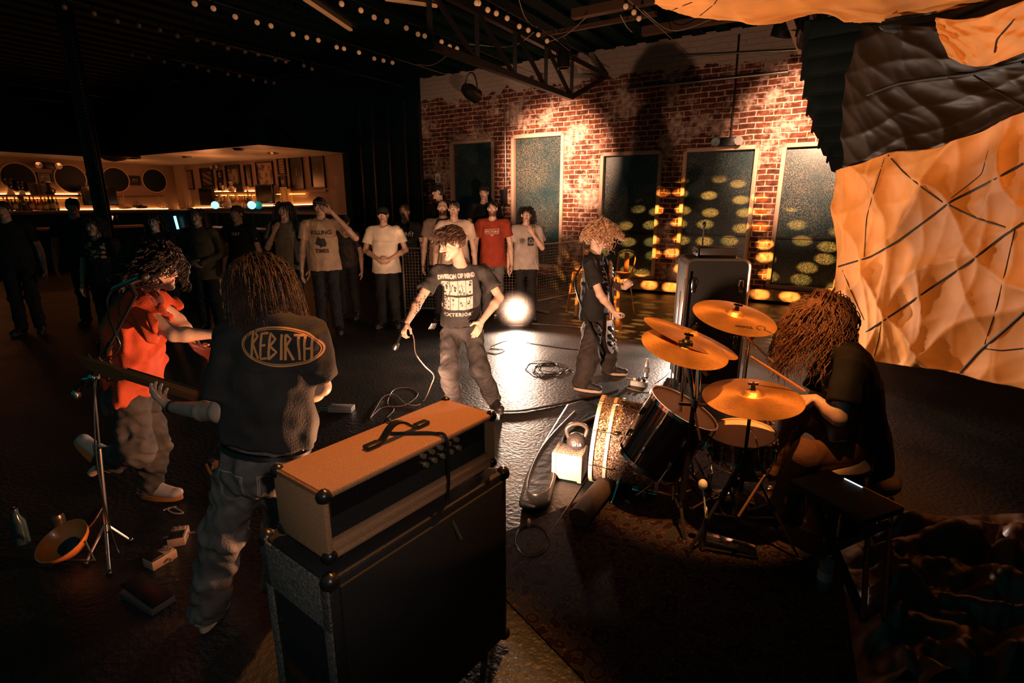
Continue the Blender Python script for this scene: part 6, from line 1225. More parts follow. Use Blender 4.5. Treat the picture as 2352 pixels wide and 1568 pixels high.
# ---- cymbals ----
CYM = mat('cymbal_bronze', (.70, .36, .12), .42, 1.0, bump=.12, bscale=70, vary=.3, vscale=6); nt_, b_ = nodes(CYM); b_.inputs['Anisotropic'].default_value = .6; b_.inputs['Metallic'].default_value = .8
def cymbal(p, n, r, label, grp='cymbals of the drum kit', rot=0.0, name='cymbal'):
    n = Vector(n); M = frame((1, 0, 0.01), n, p) @ Matrix.Rotation(rot, 4, 'Z'); root = thing(name, label, 'cymbal', p, grp); pr = [(.006, .030), (.02, .029), (r * .16, .020), (r * .205, .004), (r * .24, 0)]
    for k in range(1, 15): t = k / 14; pr.append((r * (.24 + .76 * t), -.018 * t * t + .0004 * (k % 2)))
    pr += [(r * .995, -.0195), (r * .6, -.0085), (r * .24, -.002), (r * .2, .002), (.006, .028)]
    mb = MB(); mb.lathe(pr, M, 64); mb.build('bronze_plate', CYM, root); mb = MB(); mb.lathe([(.001, .055), (.011, .053), (.014, .03), (.024, .026), (.024, .02)], M, 14); mb.build('felt', BLKP, root)
    mb = MB(); mb.cyl(M @ Vector((0, 0, .05)), M @ Vector((0, 0, .075)), .005, n=8); mb.bar(M @ Vector((-.026, 0, .066)), M @ Vector((.026, .0, .06)), .012, .012); mb.build('wing_nut', CHROME, root); return root, M
def cym_at(x, y, zc, ang, ratio, r, label, **k): return cymbal(cz(x, y, zc), disc_normal(x, y, ang, ratio), r, label, **k)
c_ride, M1 = cym_at(1728, 906, 2.8, 7, .42, .250, 'large cymbal nearest the drummer with a bright reflected patch')
c_cr1, M2 = cym_at(1574, 792, 2.86, 17, .40, .232, 'left front cymbal on the near chrome stand')
c_cr2, M3 = cym_at(1588, 768, 3.06, 24, .17, .282, 'steeply tilted cymbal behind the left front one')
c_cr3, M4 = cym_at(1688, 722, 3.14, 16, .37, .240, 'far right cymbal with printed lettering, in front of the bass cabinet')
mb = MB(); rv = -1; T = M4.copy(); xr = M4.to_3x3(); fwd = Vector((0, -1, 0)); fw = (M4.inverted().to_3x3() @ fwd); fa = math.atan2(fw.y, fw.x); T = M4 @ Matrix.Rotation(fa, 4, 'Z') @ Matrix.Translation((.155, .02, -.004)) @ Matrix.Rotation(-PI / 2, 4, 'Z') @ Matrix.Scale(-1, 4, (1, 0, 0)) @ Matrix.Scale(-1, 4, (0, 1, 0)) @ Matrix.Rotation(.06, 4, 'Z')
lettering(mb, 'Zildjian', .034, M4 @ Matrix.Rotation(fa, 4, 'Z') @ Matrix.Translation((.150, .0, -.0035)) @ Matrix.Rotation(-PI / 2, 4, 'Z'), .001); mb.build('printed_lettering', mat('black_print', (.015, .01, .008), .6), c_cr3, smooth=False)
mb = MB(); QM = M4 @ Matrix.Rotation(fa + .62, 4, 'Z') @ Matrix.Translation((.175, 0, -.006)); mb.tube([QM @ Vector((.020 * math.cos(t), .032 * math.sin(t), .002)) for t in [PI * k / 8 for k in range(15)]], .0016, 4); mb.tube([QM @ Vector((.02, 0, .0)), QM @ Vector((.058, .02, -.006))], .0016, 4); mb.build('printed_mark', mat('black_print', (.015, .01, .008), .6), c_cr3)
# second hi-hat plate under the ride position
# ---- stands ----
def tripod(name, base, topz, label, parts=True, spread=.28, rot=0.3, m=CHROME, r=.0125, legh=.32, grp='chrome stands of the drum kit'):
    base = Vector(base); root = thing(name, label, 'stand', (base.x, base.y, 0), grp); mb = MB(); mb.cyl(base + ZV * .12, base + ZV * topz * .62, r, n=12); mb.build('lower_tube', m, root)
    mb = MB(); mb.cyl(base + ZV * topz * .6, base + ZV * topz, r * .72, n=12); mb.build('upper_tube', m, root); mb = MB(); mb.cyl(base + ZV * (topz * .6 - .03), base + ZV * (topz * .6 + .03), r * 1.7, n=12); mb.cyl(base + ZV * topz * .6, base + ZV * topz * .6 + Vector((.045, -.01, 0)), .007, n=8); mb.build('clamp', BLKP, root)
    for k in range(3):
        t = rot + 2 * PI * k / 3; d = Vector((math.cos(t), math.sin(t), 0)); f = base + d * spread + ZV * .01; mb = MB(); mb.bar(base + ZV * legh + d * r, f, .018, .006); mb.bar(base + ZV * .14 + d * r, base.lerp(f, .55) + ZV * legh * .40, .014, .005); mb.cyl(f - d * .02, f + d * .015, .014, n=10); mb.build('leg', m, root, smooth=False)
    return root
# near stand crossing in front of the ride: upright at px 1700
def boom(root, a, b, m=CHROME, r=.008, over=.0, name='boom_arm'):
    a = Vector(a); b = Vector(b); mb = MB(); mb.cyl(a - (b - a).normalized() * over, b, r, n=10); mb.build(name, m, root); mb = MB(); mb.ball(a, .022, n=10); mb.cyl(a - Vector((.03, 0, 0)), a + Vector((.03, 0, 0)), .012, n=10); mb.build('tilter', CHROME, root); return root
def stand_to(name, px0, cy, label, rot=.3, off=(0, 0), **k):
    """stand whose boom or tip carries the cymbal frame cy"""
    tip = cy.translation; n = (cy.to_3x3() @ Vector((0, 0, 1))).normalized(); base = Vector((tip.x + off[0], tip.y + off[1], 0)); topz = tip.z - .12 - .25 * abs(off[0]); r_ = tripod(name, base, topz, label, rot=rot, **k); j = Vector((base.x, base.y, topz)); boom(r_, j, tip - n * .004, over=.09 if off != (0, 0) else 0); return r_
stand_to('cymbal_stand', 0, M2, 'chrome boom stand under the left front cymbal', .5, (.04, .10)); stand_to('cymbal_stand', 0, M3, 'chrome stand under the steeply tilted cymbal', 1.1, (.10, .12)); stand_to('cymbal_stand', 0, M4, 'chrome stand of the far right cymbal with a yellow boom rod', .2, (.12, .04))
hs_ = stand_to('hi_hat_stand', 0, M1, 'black and chrome stand carrying the large near cymbal, with two thin front legs', 1.45, (0, 0), m=DSTEEL, spread=.33, legh=.5)
o = MB().cyl(at(1700, 760, 3.05), at(1776, 832, 2.95), .0065, n=8).build('boom_rod', mat('yellowed_rod', (.75, .5, .2), .3, .8)); tag(o, 'slim yellowish boom rod slanting down right from the far cymbal', 'rod')
o = MB().cyl(at(1715, 800, 3.3), Vector((at(1700, 900, 3.3).x, 3.3, .0)), .006, n=8).build('stand_rod', CHROME); tag(o, 'thin bright vertical rod between the far and the near cymbal', 'rod')
# near chrome stand at px 1575, from the wing nut down
nst = thing('cymbal_stand', 'nearest chrome double braced stand in front of the toms', 'stand', (.93, 2.72, 0), 'chrome stands of the drum kit'); t0 = at(1574, 790, 2.74); t1 = at(1595, 925, 2.70); mb = MB(); mb.cyl(t0, t1, .013, n=12); mb.build('upper_tube', CHROME, nst)
mb = MB(); mb.ball(t0, .03, n=14); mb.cyl(t0 - Vector((.035, 0, 0)), t0 + Vector((.035, 0, .0)), .02, n=12); mb.build('tilter', BLKP, nst); mb = MB(); mb.cyl(at(1558, 927, 2.70), at(1622, 930, 2.70), .011, n=8); mb.cyl(t1 - ZV * .02, t1 + ZV * .02, .024, n=12); mb.build('collar', CHROME, nst)
mb = MB(); mb.cyl(at(1606, 838, 2.78), at(1603, 925, 2.72), .012, n=10); mb.build('second_tube', CHROME, nst); mb = MB(); mb.cyl(at(1606, 838, 2.76), at(1624, 862, 2.74), .009, n=8); mb.build('counter_rod', BRASS, nst)
mb = MB(); mb.cyl(t1, Vector((t1.x - .02, t1.y, .22)), .016, n=12); mb.build('lower_tube', DSTEEL, nst)
for k, q in enumerate(((1608, 1012), (1560, 1180), (1655, 1170))): g = at(q[0], q[1], 2.6) if k == 0 else ground(*q, .0); mb = MB(); mb.bar(t1 - ZV * .03 if k == 0 else Vector((t1.x - .02, t1.y, .42)), g, .014, .006); mb.build('leg' if k else 'side_rod', CHROME if k == 0 else DSTEEL, nst, smooth=False)
# ---- drums ----
HEADM = mat('drum_skin', (.90, .66, .46), .45, spec=.4); WOODD = mat('dark_lacquered_shell', (.035, .016, .010), .16, coat=.6)
def glitter():
    m = mat('glitter_shell', (.2, .09, .05), .22, .5, coat=.5); nt, b = nodes(m); Nn = nt.nodes.new; L = nt.links.new; tc = Nn('ShaderNodeTexCoord'); v = Nn('ShaderNodeTexVoronoi'); v.inputs['Scale'].default_value = 190; L(tc.outputs['Object'], v.inputs['Vector'])
    r = Nn('ShaderNodeValToRGB'); r.color_ramp.elements[0].color = (.05, .03, .02, 1); r.color_ramp.elements[1].color = (.75, .55, .42, 1); r.color_ramp.elements[0].position = .3; r.color_ramp.elements[1].position = .8; sp = Nn('ShaderNodeSeparateColor'); L(v.outputs['Color'], sp.inputs[0]); L(sp.outputs[0], r.inputs['Fac']); L(r.outputs['Color'], b.inputs['Base Color'])
    sb = Nn('ShaderNodeVectorMath'); sb.operation = 'SUBTRACT'; sb.inputs[1].default_value = (.5, .5, .5); L(v.outputs['Color'], sb.inputs[0]); sc = Nn('ShaderNodeVectorMath'); sc.operation = 'SCALE'; sc.inputs['Scale'].default_value = .7; L(sb.outputs[0], sc.inputs[0]); ge = Nn('ShaderNodeNewGeometry'); ad = Nn('ShaderNodeVectorMath'); ad.operation = 'ADD'; L(ge.outputs['Normal'], ad.inputs[0]); L(sc.outputs[0], ad.inputs[1]); nm = Nn('ShaderNodeVectorMath'); nm.operation = 'NORMALIZE'; L(ad.outputs[0], nm.inputs[0]); L(nm.outputs[0], b.inputs['Normal']); return m
GLIT = glitter()
def drum(name, label, top, axis, r, depth, shell, hoopm=CHROME, lugs=8, head2=True, legs=False, rot=0.0, cat='drum'):
    """top = centre of the batter head, axis points from the shell out through that head"""
    top = Vector(top); axis = Vector(axis).normalized(); M = frame((1, 0, .01), axis, top) @ Matrix.Rotation(rot, 4, 'Z'); root = thing(name, label, cat, top - axis * depth / 2, 'drums of the kit'); mb = MB(); mb.lathe([(r, -.012), (r, -depth + .012)], M, 48); mb.lathe([(r - .006, -depth + .012), (r - .006, -.012)], M, 48); mb.build('shell', shell, root)
    mb = MB(); mb.lathe([(.001, -.006), (r * .985, -.006), (r * 1.0, -.010)], M, 48); mb.build('batter_head', HEADM, root)
    if head2: mb = MB(); mb.lathe([(r * 1.0, -depth + .010), (r * .985, -depth + .006), (.001, -depth + .006)], M, 48); mb.build('bottom_head', HEADM if name != 'bass_drum' else BLK, root)
    for z in (0, -depth): s_ = 1 if z == 0 else -1; mb = MB(); mb.lathe([(r + .002, z + .006 * s_), (r + .012, z + .006 * s_), (r + .012, z - .018 * s_), (r + .002, z - .018 * s_), (r + .002, z + .006 * s_)], M, 48); mb.build('hoop', hoopm, root)
    for k in range(lugs):
        t = 2 * PI * k / lugs; T = M @ Matrix.Rotation(t, 4, 'Z'); mb = MB(); mb.box((r + .010, 0, -depth * .3), (.02, .016, .05), T, .005); mb.cyl(T @ Vector((r + .014, 0, -depth * .3)), T @ Vector((r + .014, 0, .004)), .0035, n=6); mb.box((r + .010, 0, -depth * .7), (.02, .016, .05), T, .005); mb.cyl(T @ Vector((r + .014, 0, -depth * .7)), T @ Vector((r + .014, 0, -depth - .004)), .0035, n=6); mb.build('lug', CHROME, root)
    return root, M
fa_ = Vector((.94, -.30, -.06)).normalized(); F0 = cz(1372, 1000, 3.62); F0.z = .30
bd, Mk = drum('bass_drum', 'large glitter finished bass drum lying on its side with a pale hoop', F0 + fa_ * .43, fa_, .28, .43, GLIT, mat('pale_drum_hoop', (.75, .62, .52), .3), 8)
mb = MB(); mb.lathe([(.283, -.325), (.289, -.325), (.289, -.345), (.283, -.345)], Mk, 56); mb.build('shell_band', mat('pale_drum_hoop', (.75, .62, .52), .3), bd)
for s in (-1, 1): f_ = F0 + fa_ * .1; g = Vector((f_.x - .05, f_.y - s * .32, .0)); mb = MB(); mb.cyl(Vector((f_.x + .02, f_.y - s * .24, .17)), g, .010, n=8); mb.ball(g + ZV * .012, .014); mb.build('spur', CHROME, bd)
nT = (disc_normal(1570, 937, 34, .30)); tm, Mt = drum('tom_drum', 'deep dark lacquered tom tilted towards the drummer above the bass drum', cz(1571, 936, 3.12), nT, .205, .40, WOODD, CHROME, 8)
mb = MB(); mb.cyl(Mt @ Vector((0, .2, -.25)), Mk @ Vector((-.0, .2, -.2)) + ZV * .0, .012, n=8); mb.build('mounting_arm', CHROME, tm)
sn, Ms_ = drum('snare_drum', 'snare drum with a pale orange lit skin under the large near cymbal', cz(1703, 993, 3.12), disc_normal(1703, 993, 6, .46), .180, .14, mat('chrome_shell', (.35, .3, .27), .2, 1.0), CHROME, 10)
mb = MB(); p = Ms_.translation; mb.tube([Ms_ @ Vector((.02, -.03, .01)), Ms_ @ Vector((.02, -.06, .05)), Ms_ @ Vector((.02, -.12, .05)), Ms_ @ Vector((.02, -.185, .0)), Ms_ @ Vector((.02, -.2, -.09))], .006, 6); mb.build('mute_clip', CHROME, sn)
tripod('snare_stand', (p.x, p.y, 0), .36, 'low chrome stand under the snare drum', rot=.9, spread=.24, legh=.2)
ft, Mf = drum('floor_tom', 'dark floor tom in shadow beside the drummer', Vector((1.72, 2.62, .50)), (-.05, .05, 1), .19, .36, WOODD, DSTEEL, 6)
for k in range(3): t = .4 + 2 * PI * k / 3; q = Vector((1.72 + .205 * math.cos(t), 2.62 + .205 * math.sin(t), 0)); mb = MB(); mb.cyl(q + ZV * .34, q, .008, n=8); mb.ball(q + ZV * .014, .014); mb.build('leg', CHROME, ft)
# kick pedal and hi-hat pedal
for pc, lab in (((1.38, 3.0), 'kick pedal on the rug behind the bass drum'), ((1.18, 2.52), 'pedal on the rug under the large near cymbal')):
    root = thing('drum_pedal', lab, 'pedal', (pc[0], pc[1], .012), 'drum pedals'); M = Matrix.Translation((pc[0], pc[1], .012)) @ Matrix.Rotation(-.3, 4, 'Z'); mb = MB(); mb.box((0, 0, .012), (.30, .10, .012), M, .003); mb.build('base_plate', DSTEEL, root); mb = MB(); mb.box((0, 0, .045), (.27, .085, .010), M @ Matrix.Rotation(.12, 4, 'Y'), .003); mb.build('footboard', CHROME, root)
    mb = MB()
    for s in (-1, 1): mb.box((-.13, s * .055, .11), (.02, .012, .2), M, .003)
    mb.box((-.13, 0, .2), (.02, .12, .02), M, .004); mb.build('frame', CHROME, root); mb = MB(); mb.cyl(M @ Vector((-.13, 0, .2)), M @ Vector((-.16, 0, .36)), .005, n=6); mb.ball(M @ Vector((-.16, 0, .37)), (.025, .025, .03)); mb.build('beater', WHITE, root)
# drumsticks
STICK = mat('hickory_stick', (.55, .27, .12), .5)
def stick(a, b, label, g='drumsticks'):
    a = Vector(a); b = Vector(b); d = (b - a); mb = MB(); mb.tube([a, a + d * .02, a + d * .06, a + d * .3, b], [.003, .006, .0045, .0072, .0078], 8); o = mb.build('drumstick', STICK); tag(o, label, 'drumstick', g); return o
wL = Vector(Dr['wrL']); wR = Vector(Dr['wrR']); stick(at(1724, 818, 2.72), at(1848, 898, 2.66), 'drumstick in the drummer\'s hand crossing above the large near cymbal')
stick(at(1773, 1072, 2.5), at(1700, 1178, 2.55), 'left of two drumsticks standing in a holder on the stand'); stick(at(1757, 1090, 2.4), at(1697, 1185, 2.42), 'right of two drumsticks standing in a holder on the stand')
mb = MB(); mb.lathe([(.001, 0), (.03, 0), (.032, .12), (.028, .12), (.027, .01), (.001, .01)], Matrix.Translation(at(1700, 1185, 2.47)), 14); o = mb.build('stick_holder', BLKP); tag(o, 'small black stick holder clamped to the near stand', 'holder')
# drum throne
th = thing('drum_throne', 'round padded drum throne under the drummer', 'stool', (Dr['pel'][0], Dr['pel'][1], 0)); pz = Dr['pel'][2] - .19; mb = MB(); mb.lathe([(.001, pz), (.17, pz), (.185, pz + .02), (.185, pz + .05), (.16, pz + .07), (.001, pz + .075)], Matrix.Translation((Dr['pel'][0] + .05, Dr['pel'][1], 0)), 30); mb.build('seat', mat('brown_vinyl_seat', (.09, .05, .03), .4), th)
mb = MB(); mb.cyl((Dr['pel'][0] + .05, Dr['pel'][1], .1), (Dr['pel'][0] + .05, Dr['pel'][1], pz), .016, n=10); mb.build('post', CHROME, th)
for k in range(3): t = .5 + 2 * PI * k / 3; mb = MB(); mb.bar((Dr['pel'][0] + .05, Dr['pel'][1], .3), (Dr['pel'][0] + .05 + .26 * math.cos(t), Dr['pel'][1] + .26 * math.sin(t), .01), .02, .006); mb.build('leg', CHROME, th, smooth=False)
# concrete block and kettlebell in front of the bass drum
bp_ = F0 - fa_ * .19; bp_.z = 0; M = Matrix.Translation(bp_ + Vector((.0, -.04, 0))) @ Matrix.Rotation(-.35, 4, 'Z'); root = thing('concrete_block', 'pale concrete block standing against the front of the bass drum', 'block', bp_ + Vector((0, -.04, 0)))
mb = MB(); CONC = mat('pale_concrete', (.36, .29, .25), .9, bump=.6, bscale=80, vary=.15)
mb.box((0, 0, .105), (.19, .17, .19), M, .006); mb.box((-.09, 0, .105), (.03, .19, .20), M, .005); mb.box((.09, 0, .105), (.03, .19, .20), M, .005); mb.build('core', CONC, root)
kb = thing('kettlebell', 'black kettlebell weight with faint white lettering resting on the concrete block', 'kettlebell', bp_ + Vector((.03, -.04, .205))); kc = bp_ + Vector((.04, -.05, .205 + .062)); mb = MB(); mb.ball(kc, (.068, .068, .062), n=24); mb.build('ball', mat('cast_iron', (.03, .026, .025), .5, bump=.3, bscale=90), kb)
mb = MB(); mb.tube(smooth_path([kc + Vector((-.055, 0, .03)), kc + Vector((-.07, 0, .09)), kc + Vector((-.03, 0, .125)), kc + Vector((.03, 0, .125)), kc + Vector((.07, 0, .09)), kc + Vector((.055, 0, .03))], 6), .014, 10); mb.build('handle', mat('worn_iron', (.12, .10, .09), .35, .6), kb)
mb = MB(); lettering(mb, '35 LB', .026, frame((1, .12, 0), (-.1, -1, .15), kc + Vector((-.006, -.0695, .004))), .0006); mb.build('lettering', WHITE, kb, smooth=False)
# rolled black mat / pillow beside the bass drum
mb = MB(); q0 = ground(1395, 1110, .07); q1 = ground(1330, 1190, .06); mb.tube(smooth_path([q0, q0.lerp(q1, .5) + ZV * .008, q1], 6), [.065] * 13, 12); o = mb.build('rolled_mat', mat('dark_grey_mat', (.05, .04, .036), .7, bump=.3, bscale=30)); tag(o, 'dark grey rolled mat lying on the rug in front of the bass drum', 'mat')
# ================================================================== rug, parachute, small things
def rug():
    m = mat('persian_rug', (.1, .04, .03), .95, spec=.1); nt, b = nodes(m); Nn = nt.nodes.new; L = nt.links.new; tc = Nn('ShaderNodeTexCoord'); mp = Nn('ShaderNodeMapping'); L(tc.outputs['Object'], mp.inputs[0])
    v = Nn('ShaderNodeTexVoronoi'); v.inputs['Scale'].default_value = 16; v.feature = 'SMOOTH_F1'; L(mp.outputs[0], v.inputs['Vector']); v2 = Nn('ShaderNodeTexVoronoi'); v2.inputs['Scale'].default_value = 60; L(mp.outputs[0], v2.inputs['Vector'])
    s = Nn('ShaderNodeMath'); s.operation = 'SINE'; mu = Nn('ShaderNodeMath'); mu.operation = 'MULTIPLY'; mu.inputs[1].default_value = 16; L(v.outputs['Distance'], mu.inputs[0]); L(mu.outputs[0], s.inputs[0]); ad = Nn('ShaderNodeMath'); ad.operation = 'MULTIPLY_ADD'; L(v2.outputs['Distance'], ad.inputs[0]); ad.inputs[1].default_value = 1.6; L(s.outputs[0], ad.inputs[2])
    r = Nn('ShaderNodeValToRGB'); r.color_ramp.interpolation = 'CONSTANT'; e = r.color_ramp.elements; e[0].color = (.018, .010, .010, 1); e[1].position = .45; e[1].color = (.07, .018, .012, 1); x = e.new(.75); x.color = (.16, .08, .045, 1); x = e.new(.92); x.color = (.03, .03, .035, 1); L(ad.outputs[0], r.inputs['Fac']); L(r.outputs['Color'], b.inputs['Base Color'])
    bp = Nn('ShaderNodeBump'); bp.inputs['Strength'].default_value = .5; bp.inputs['Distance'].default_value = .01; n = Nn('ShaderNodeTexNoise'); n.inputs['Scale'].default_value = 300; L(tc.outputs['Object'], n.inputs['Vector']); L(n.outputs['Fac'], bp.inputs['Height']); L(bp.outputs['Normal'], b.inputs['Normal']); return m
mb = MB(); mb.box((0, 0, .005), (2.35, 1.9, .010), None, .003); ro = mb.build('rug', rug()); ro.matrix_basis = Matrix.Translation((1.22, 2.42, 0)) @ Matrix.Rotation(.62, 4, 'Z'); tag(ro, 'dark red patterned oriental rug under the drum kit', 'rug')
NYL = mat('orange_nylon', (.80, .33, .075), .6, spec=.2, vary=.18, vscale=2.5); NYL2 = mat('shaded_orange_nylon', (.022, .014, .007), .5, spec=.3); NYL3 = mat('black_nylon', (.010, .009, .008), .4)  # second nylon is the same orange cloth, its shade put into the colour
def net(rows, u, v):
    """smooth interpolation of a control net of Vectors (rows top to bottom)"""
    def cr(P, t):
        n = len(P) - 1; x = min(max(t, 0), 1) * n; i = min(int(x), n - 1); f = x - i; p0 = P[max(i - 1, 0)]; p1 = P[i]; p2 = P[i + 1]; p3 = P[min(i + 2, n)]
        return 0.5 * ((2 * p1) + (p2 - p0) * f + (2 * p0 - 5 * p1 + 4 * p2 - p3) * f * f + (3 * p1 - p0 - 3 * p2 + p3) * f ** 3)
    return cr([cr(r, u) for r in rows], v)
def cloth_panel(name, rows, m, parent, nu, nv, amp, folds, seed, out):
    R = [[at(*q) if len(q) == 3 else Vector(q[1]) for q in r] for r in rows]; out = Vector(out).normalized(); fr = random.Random(seed); fl = [(fr.uniform(0, 6.28), fr.uniform(.7, 1.4)) for _ in range(6)]
    def f(u, v):
        p = net(R, u, v); s = 0
        for k, (du, dv, fq, a) in enumerate(folds):
            w = mnoise.noise(Vector((u * 2.3 + seed, v * 2.1, k * 3.1))); x = (du * u + dv * v) * fq + w * 2.4 + fl[k % 6][0]; s += a * (1 - abs(math.sin(x)) ** .7) * (0.35 + .65 * max(0, mnoise.noise(Vector((u * 3 + k * 5, v * 3, seed))) + .45))
        s += .10 * mnoise.noise(Vector((u * 7, v * 7, seed * 1.3))) + .025 * mnoise.noise(Vector((u * 26, v * 22, seed)))
        return p + out * (s * amp)
    mb = MB(); mb.grid(f, nu, nv); o = mb.build(name, m, parent, smooth=True); md = o.modifiers.new('t', 'SOLIDIFY'); md.thickness = .003; return o, f
PC = thing('parachute', 'huge orange parachute hung as a backdrop at the right, its upper panel dark', 'parachute', (3.5, 4.5, 0))
low, flow = cloth_panel('lower_canopy', [
    [(1924, 392, 5.35), (1985, 376, 5.0), (2050, 350, 4.65), (2140, 342, 4.25), (2250, 308, 3.85), (2360, 258, 3.45), (2560, 190, 2.9)],
    [(1926, 500, 5.4), (1985, 490, 5.05), (2055, 480, 4.7), (2145, 465, 4.3), (2255, 445, 3.9), (2365, 420, 3.5), (2570, 380, 2.95)],
    [(1928, 610, 5.4), (1985, 610, 5.05), (2058, 605, 4.7), (2150, 600, 4.3), (2260, 590, 3.9), (2370, 575, 3.5), (2580, 560, 2.95)],
    [(1930, 710, 5.3), (1984, 722, 4.95), (2058, 730, 4.65), (2150, 735, 4.25), (2262, 735, 3.85), (2372, 740, 3.45), (2590, 745, 2.9)],
    [(1975, 795, 5.1), (2000, 824, 4.85), (2062, 836, 4.6), (2150, 845, 4.2), (2262, 870, 3.8), (2375, 895, 3.4), (2600, 930, 2.85)]], NYL, PC, 150, 110, .13,
    [(3.2, -2.4, 2.2, .6), (9, 1.2, 1.5, .42), (4.5, 5.5, 1.6, .5), (16, 2.0, 1.4, .22), (3, 12, 1.3, .16)], 3, (-.93, -.35, 0))
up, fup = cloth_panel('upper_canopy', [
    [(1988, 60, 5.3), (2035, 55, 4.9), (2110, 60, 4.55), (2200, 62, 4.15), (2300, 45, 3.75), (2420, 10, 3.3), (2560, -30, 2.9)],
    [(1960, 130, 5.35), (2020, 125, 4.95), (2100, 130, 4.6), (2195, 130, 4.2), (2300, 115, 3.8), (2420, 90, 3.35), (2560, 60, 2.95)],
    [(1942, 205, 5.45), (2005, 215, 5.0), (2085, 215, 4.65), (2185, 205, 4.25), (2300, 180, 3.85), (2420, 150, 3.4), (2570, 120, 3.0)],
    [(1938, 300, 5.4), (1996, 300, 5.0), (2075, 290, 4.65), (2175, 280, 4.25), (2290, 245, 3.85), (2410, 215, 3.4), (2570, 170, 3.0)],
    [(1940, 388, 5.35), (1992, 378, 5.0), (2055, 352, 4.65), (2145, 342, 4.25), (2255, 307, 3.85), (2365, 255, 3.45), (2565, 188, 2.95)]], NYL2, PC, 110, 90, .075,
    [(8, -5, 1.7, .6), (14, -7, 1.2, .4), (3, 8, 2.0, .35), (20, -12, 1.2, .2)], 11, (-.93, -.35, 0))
glow, fg = cloth_panel('lit_patch_cloth', [  # extra orange cloth put in for the lit patch on the upper panel
    [(2150, 40, 4.05), (2200, 45, 3.95), (2260, 38, 3.7), (2330, 10, 3.45), (2440, -30, 3.1)],
    [(2158, 78, 4.1), (2205, 88, 3.98), (2262, 90, 3.73), (2335, 62, 3.48), (2450, 20, 3.12)],
    [(2180, 130, 4.1), (2225, 150, 3.98), (2275, 150, 3.74), (2345, 125, 3.5), (2460, 90, 3.14)]], NYL, PC, 50, 30, .05, [(9, -4, 1.5, .6), (5, 7, 1.5, .4)], 5, (-.93, -.35, 0))
can_, fc = cloth_panel('ceiling_canopy', [
    [(1440, -60, 5.6), (1600, -60, 5.4), (1760, -60, 5.2), (1900, -60, 4.9), (2050, -60, 4.5), (2220, -60, 4.1), (2400, -60, 3.6)],
    [(1500, -8, 5.9), (1610, -5, 5.7), (1750, 0, 5.4), (1900, -5, 5.1), (2050, 0, 4.7), (2180, -10, 4.3), (2390, -30, 3.8)],
    [(1505, 5, 6.1), (1610, 22, 5.85), (1745, 30, 5.55), (1890, 12, 5.25), (2000, 30, 4.9), (2110, 25, 4.6), (2300, -20, 4.1)],
    [(1530, 18, 6.2), (1615, 38, 5.95), (1740, 50, 5.65), (1870, 30, 5.35), (1960, 45, 5.1), (2070, 45, 4.8), (2200, 8, 4.4)]], NYL, PC, 120, 50, .07,
    [(9, -3, 1.6, .6), (4, 6, 1.5, .4), (18, -4, 1.3, .25)], 7, (0, -.3, -1))
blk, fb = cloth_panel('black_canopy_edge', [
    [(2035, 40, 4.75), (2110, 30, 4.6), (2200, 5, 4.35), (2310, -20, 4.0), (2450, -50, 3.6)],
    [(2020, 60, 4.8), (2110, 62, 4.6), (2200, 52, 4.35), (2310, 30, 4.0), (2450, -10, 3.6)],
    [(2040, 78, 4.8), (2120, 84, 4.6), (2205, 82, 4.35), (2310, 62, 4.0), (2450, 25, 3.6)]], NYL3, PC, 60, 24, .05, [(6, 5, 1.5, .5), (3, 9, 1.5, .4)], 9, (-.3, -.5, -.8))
def seam(obj, pts, label=None, r=.006):
    me = obj.data; W = parent_world(obj); bv = BVHTree.FromPolygons([W @ v.co for v in me.vertices], [tuple(p.vertices) for p in me.polygons]); out = []; P = []
    for (x0, y0), (x1, y1) in zip(pts, pts[1:]): P += [(x0 + (x1 - x0) * k / 10, y0 + (y1 - y0) * k / 10) for k in range(10)]
    P.append(pts[-1])
    for x, y in P:
        d = _ray(x, y).normalized(); h = bv.ray_cast(Vector((0, 0, CAMH)), d, 20)
        if h[0] is not None: out.append(h[0] - d * .006)
    if len(out) > 2:
        for _ in range(2): out = [out[0]] + [(out[i - 1] + out[i] * 2 + out[i + 1]) / 4 for i in range(1, len(out) - 1)] + [out[-1]]
        mb = MB(); mb.tube(out, r, 5); mb.build('seam_tape', mat('black_tape', (.012, .009, .007), .7), obj)
for pts, r in (([(1926, 612), (2000, 590), (2060, 555), (2120, 512), (2185, 462), (2260, 425), (2350, 376)], .009), ([(1990, 762), (2060, 716), (2140, 660), (2230, 600), (2300, 545), (2350, 512)], .009), ([(2195, 868), (2250, 806), (2300, 765), (2352, 718)], .010),
        ([(2040, 356), (2075, 395), (2120, 432), (2165, 464)], .005), ([(2332, 525), (2310, 620), (2285, 720), (2262, 790)], .004), ([(2025, 738), (2018, 780), (2008, 818)], .004), ([(1935, 620), (1955, 670), (1985, 735)], .004), ([(2032, 362), (2010, 430), (1990, 500), (1985, 590)], .004), ([(2180, 470), (2240, 500), (2310, 522)], .005), ([(2258, 800), (2300, 805), (2350, 800)], .005), ([(2270, 345), (2255, 400), (2185, 455)], .003)): seam(low, pts, r=r)
for pts, r in (([(1992, 218), (2060, 192), (2140, 180), (2230, 170), (2350, 142)], .012), ([(2236, 172), (2280, 205), (2350, 244)], .006)): seam(up, pts, r=r)
seam(glow, [(2330, 45), (2290, 90), (2285, 120)], r=.006)
for pts in ([(1608, 36), (1640, 10), (1650, -5)], [(1540, 25), (1590, 5)]): seam(can_, pts, r=.005)
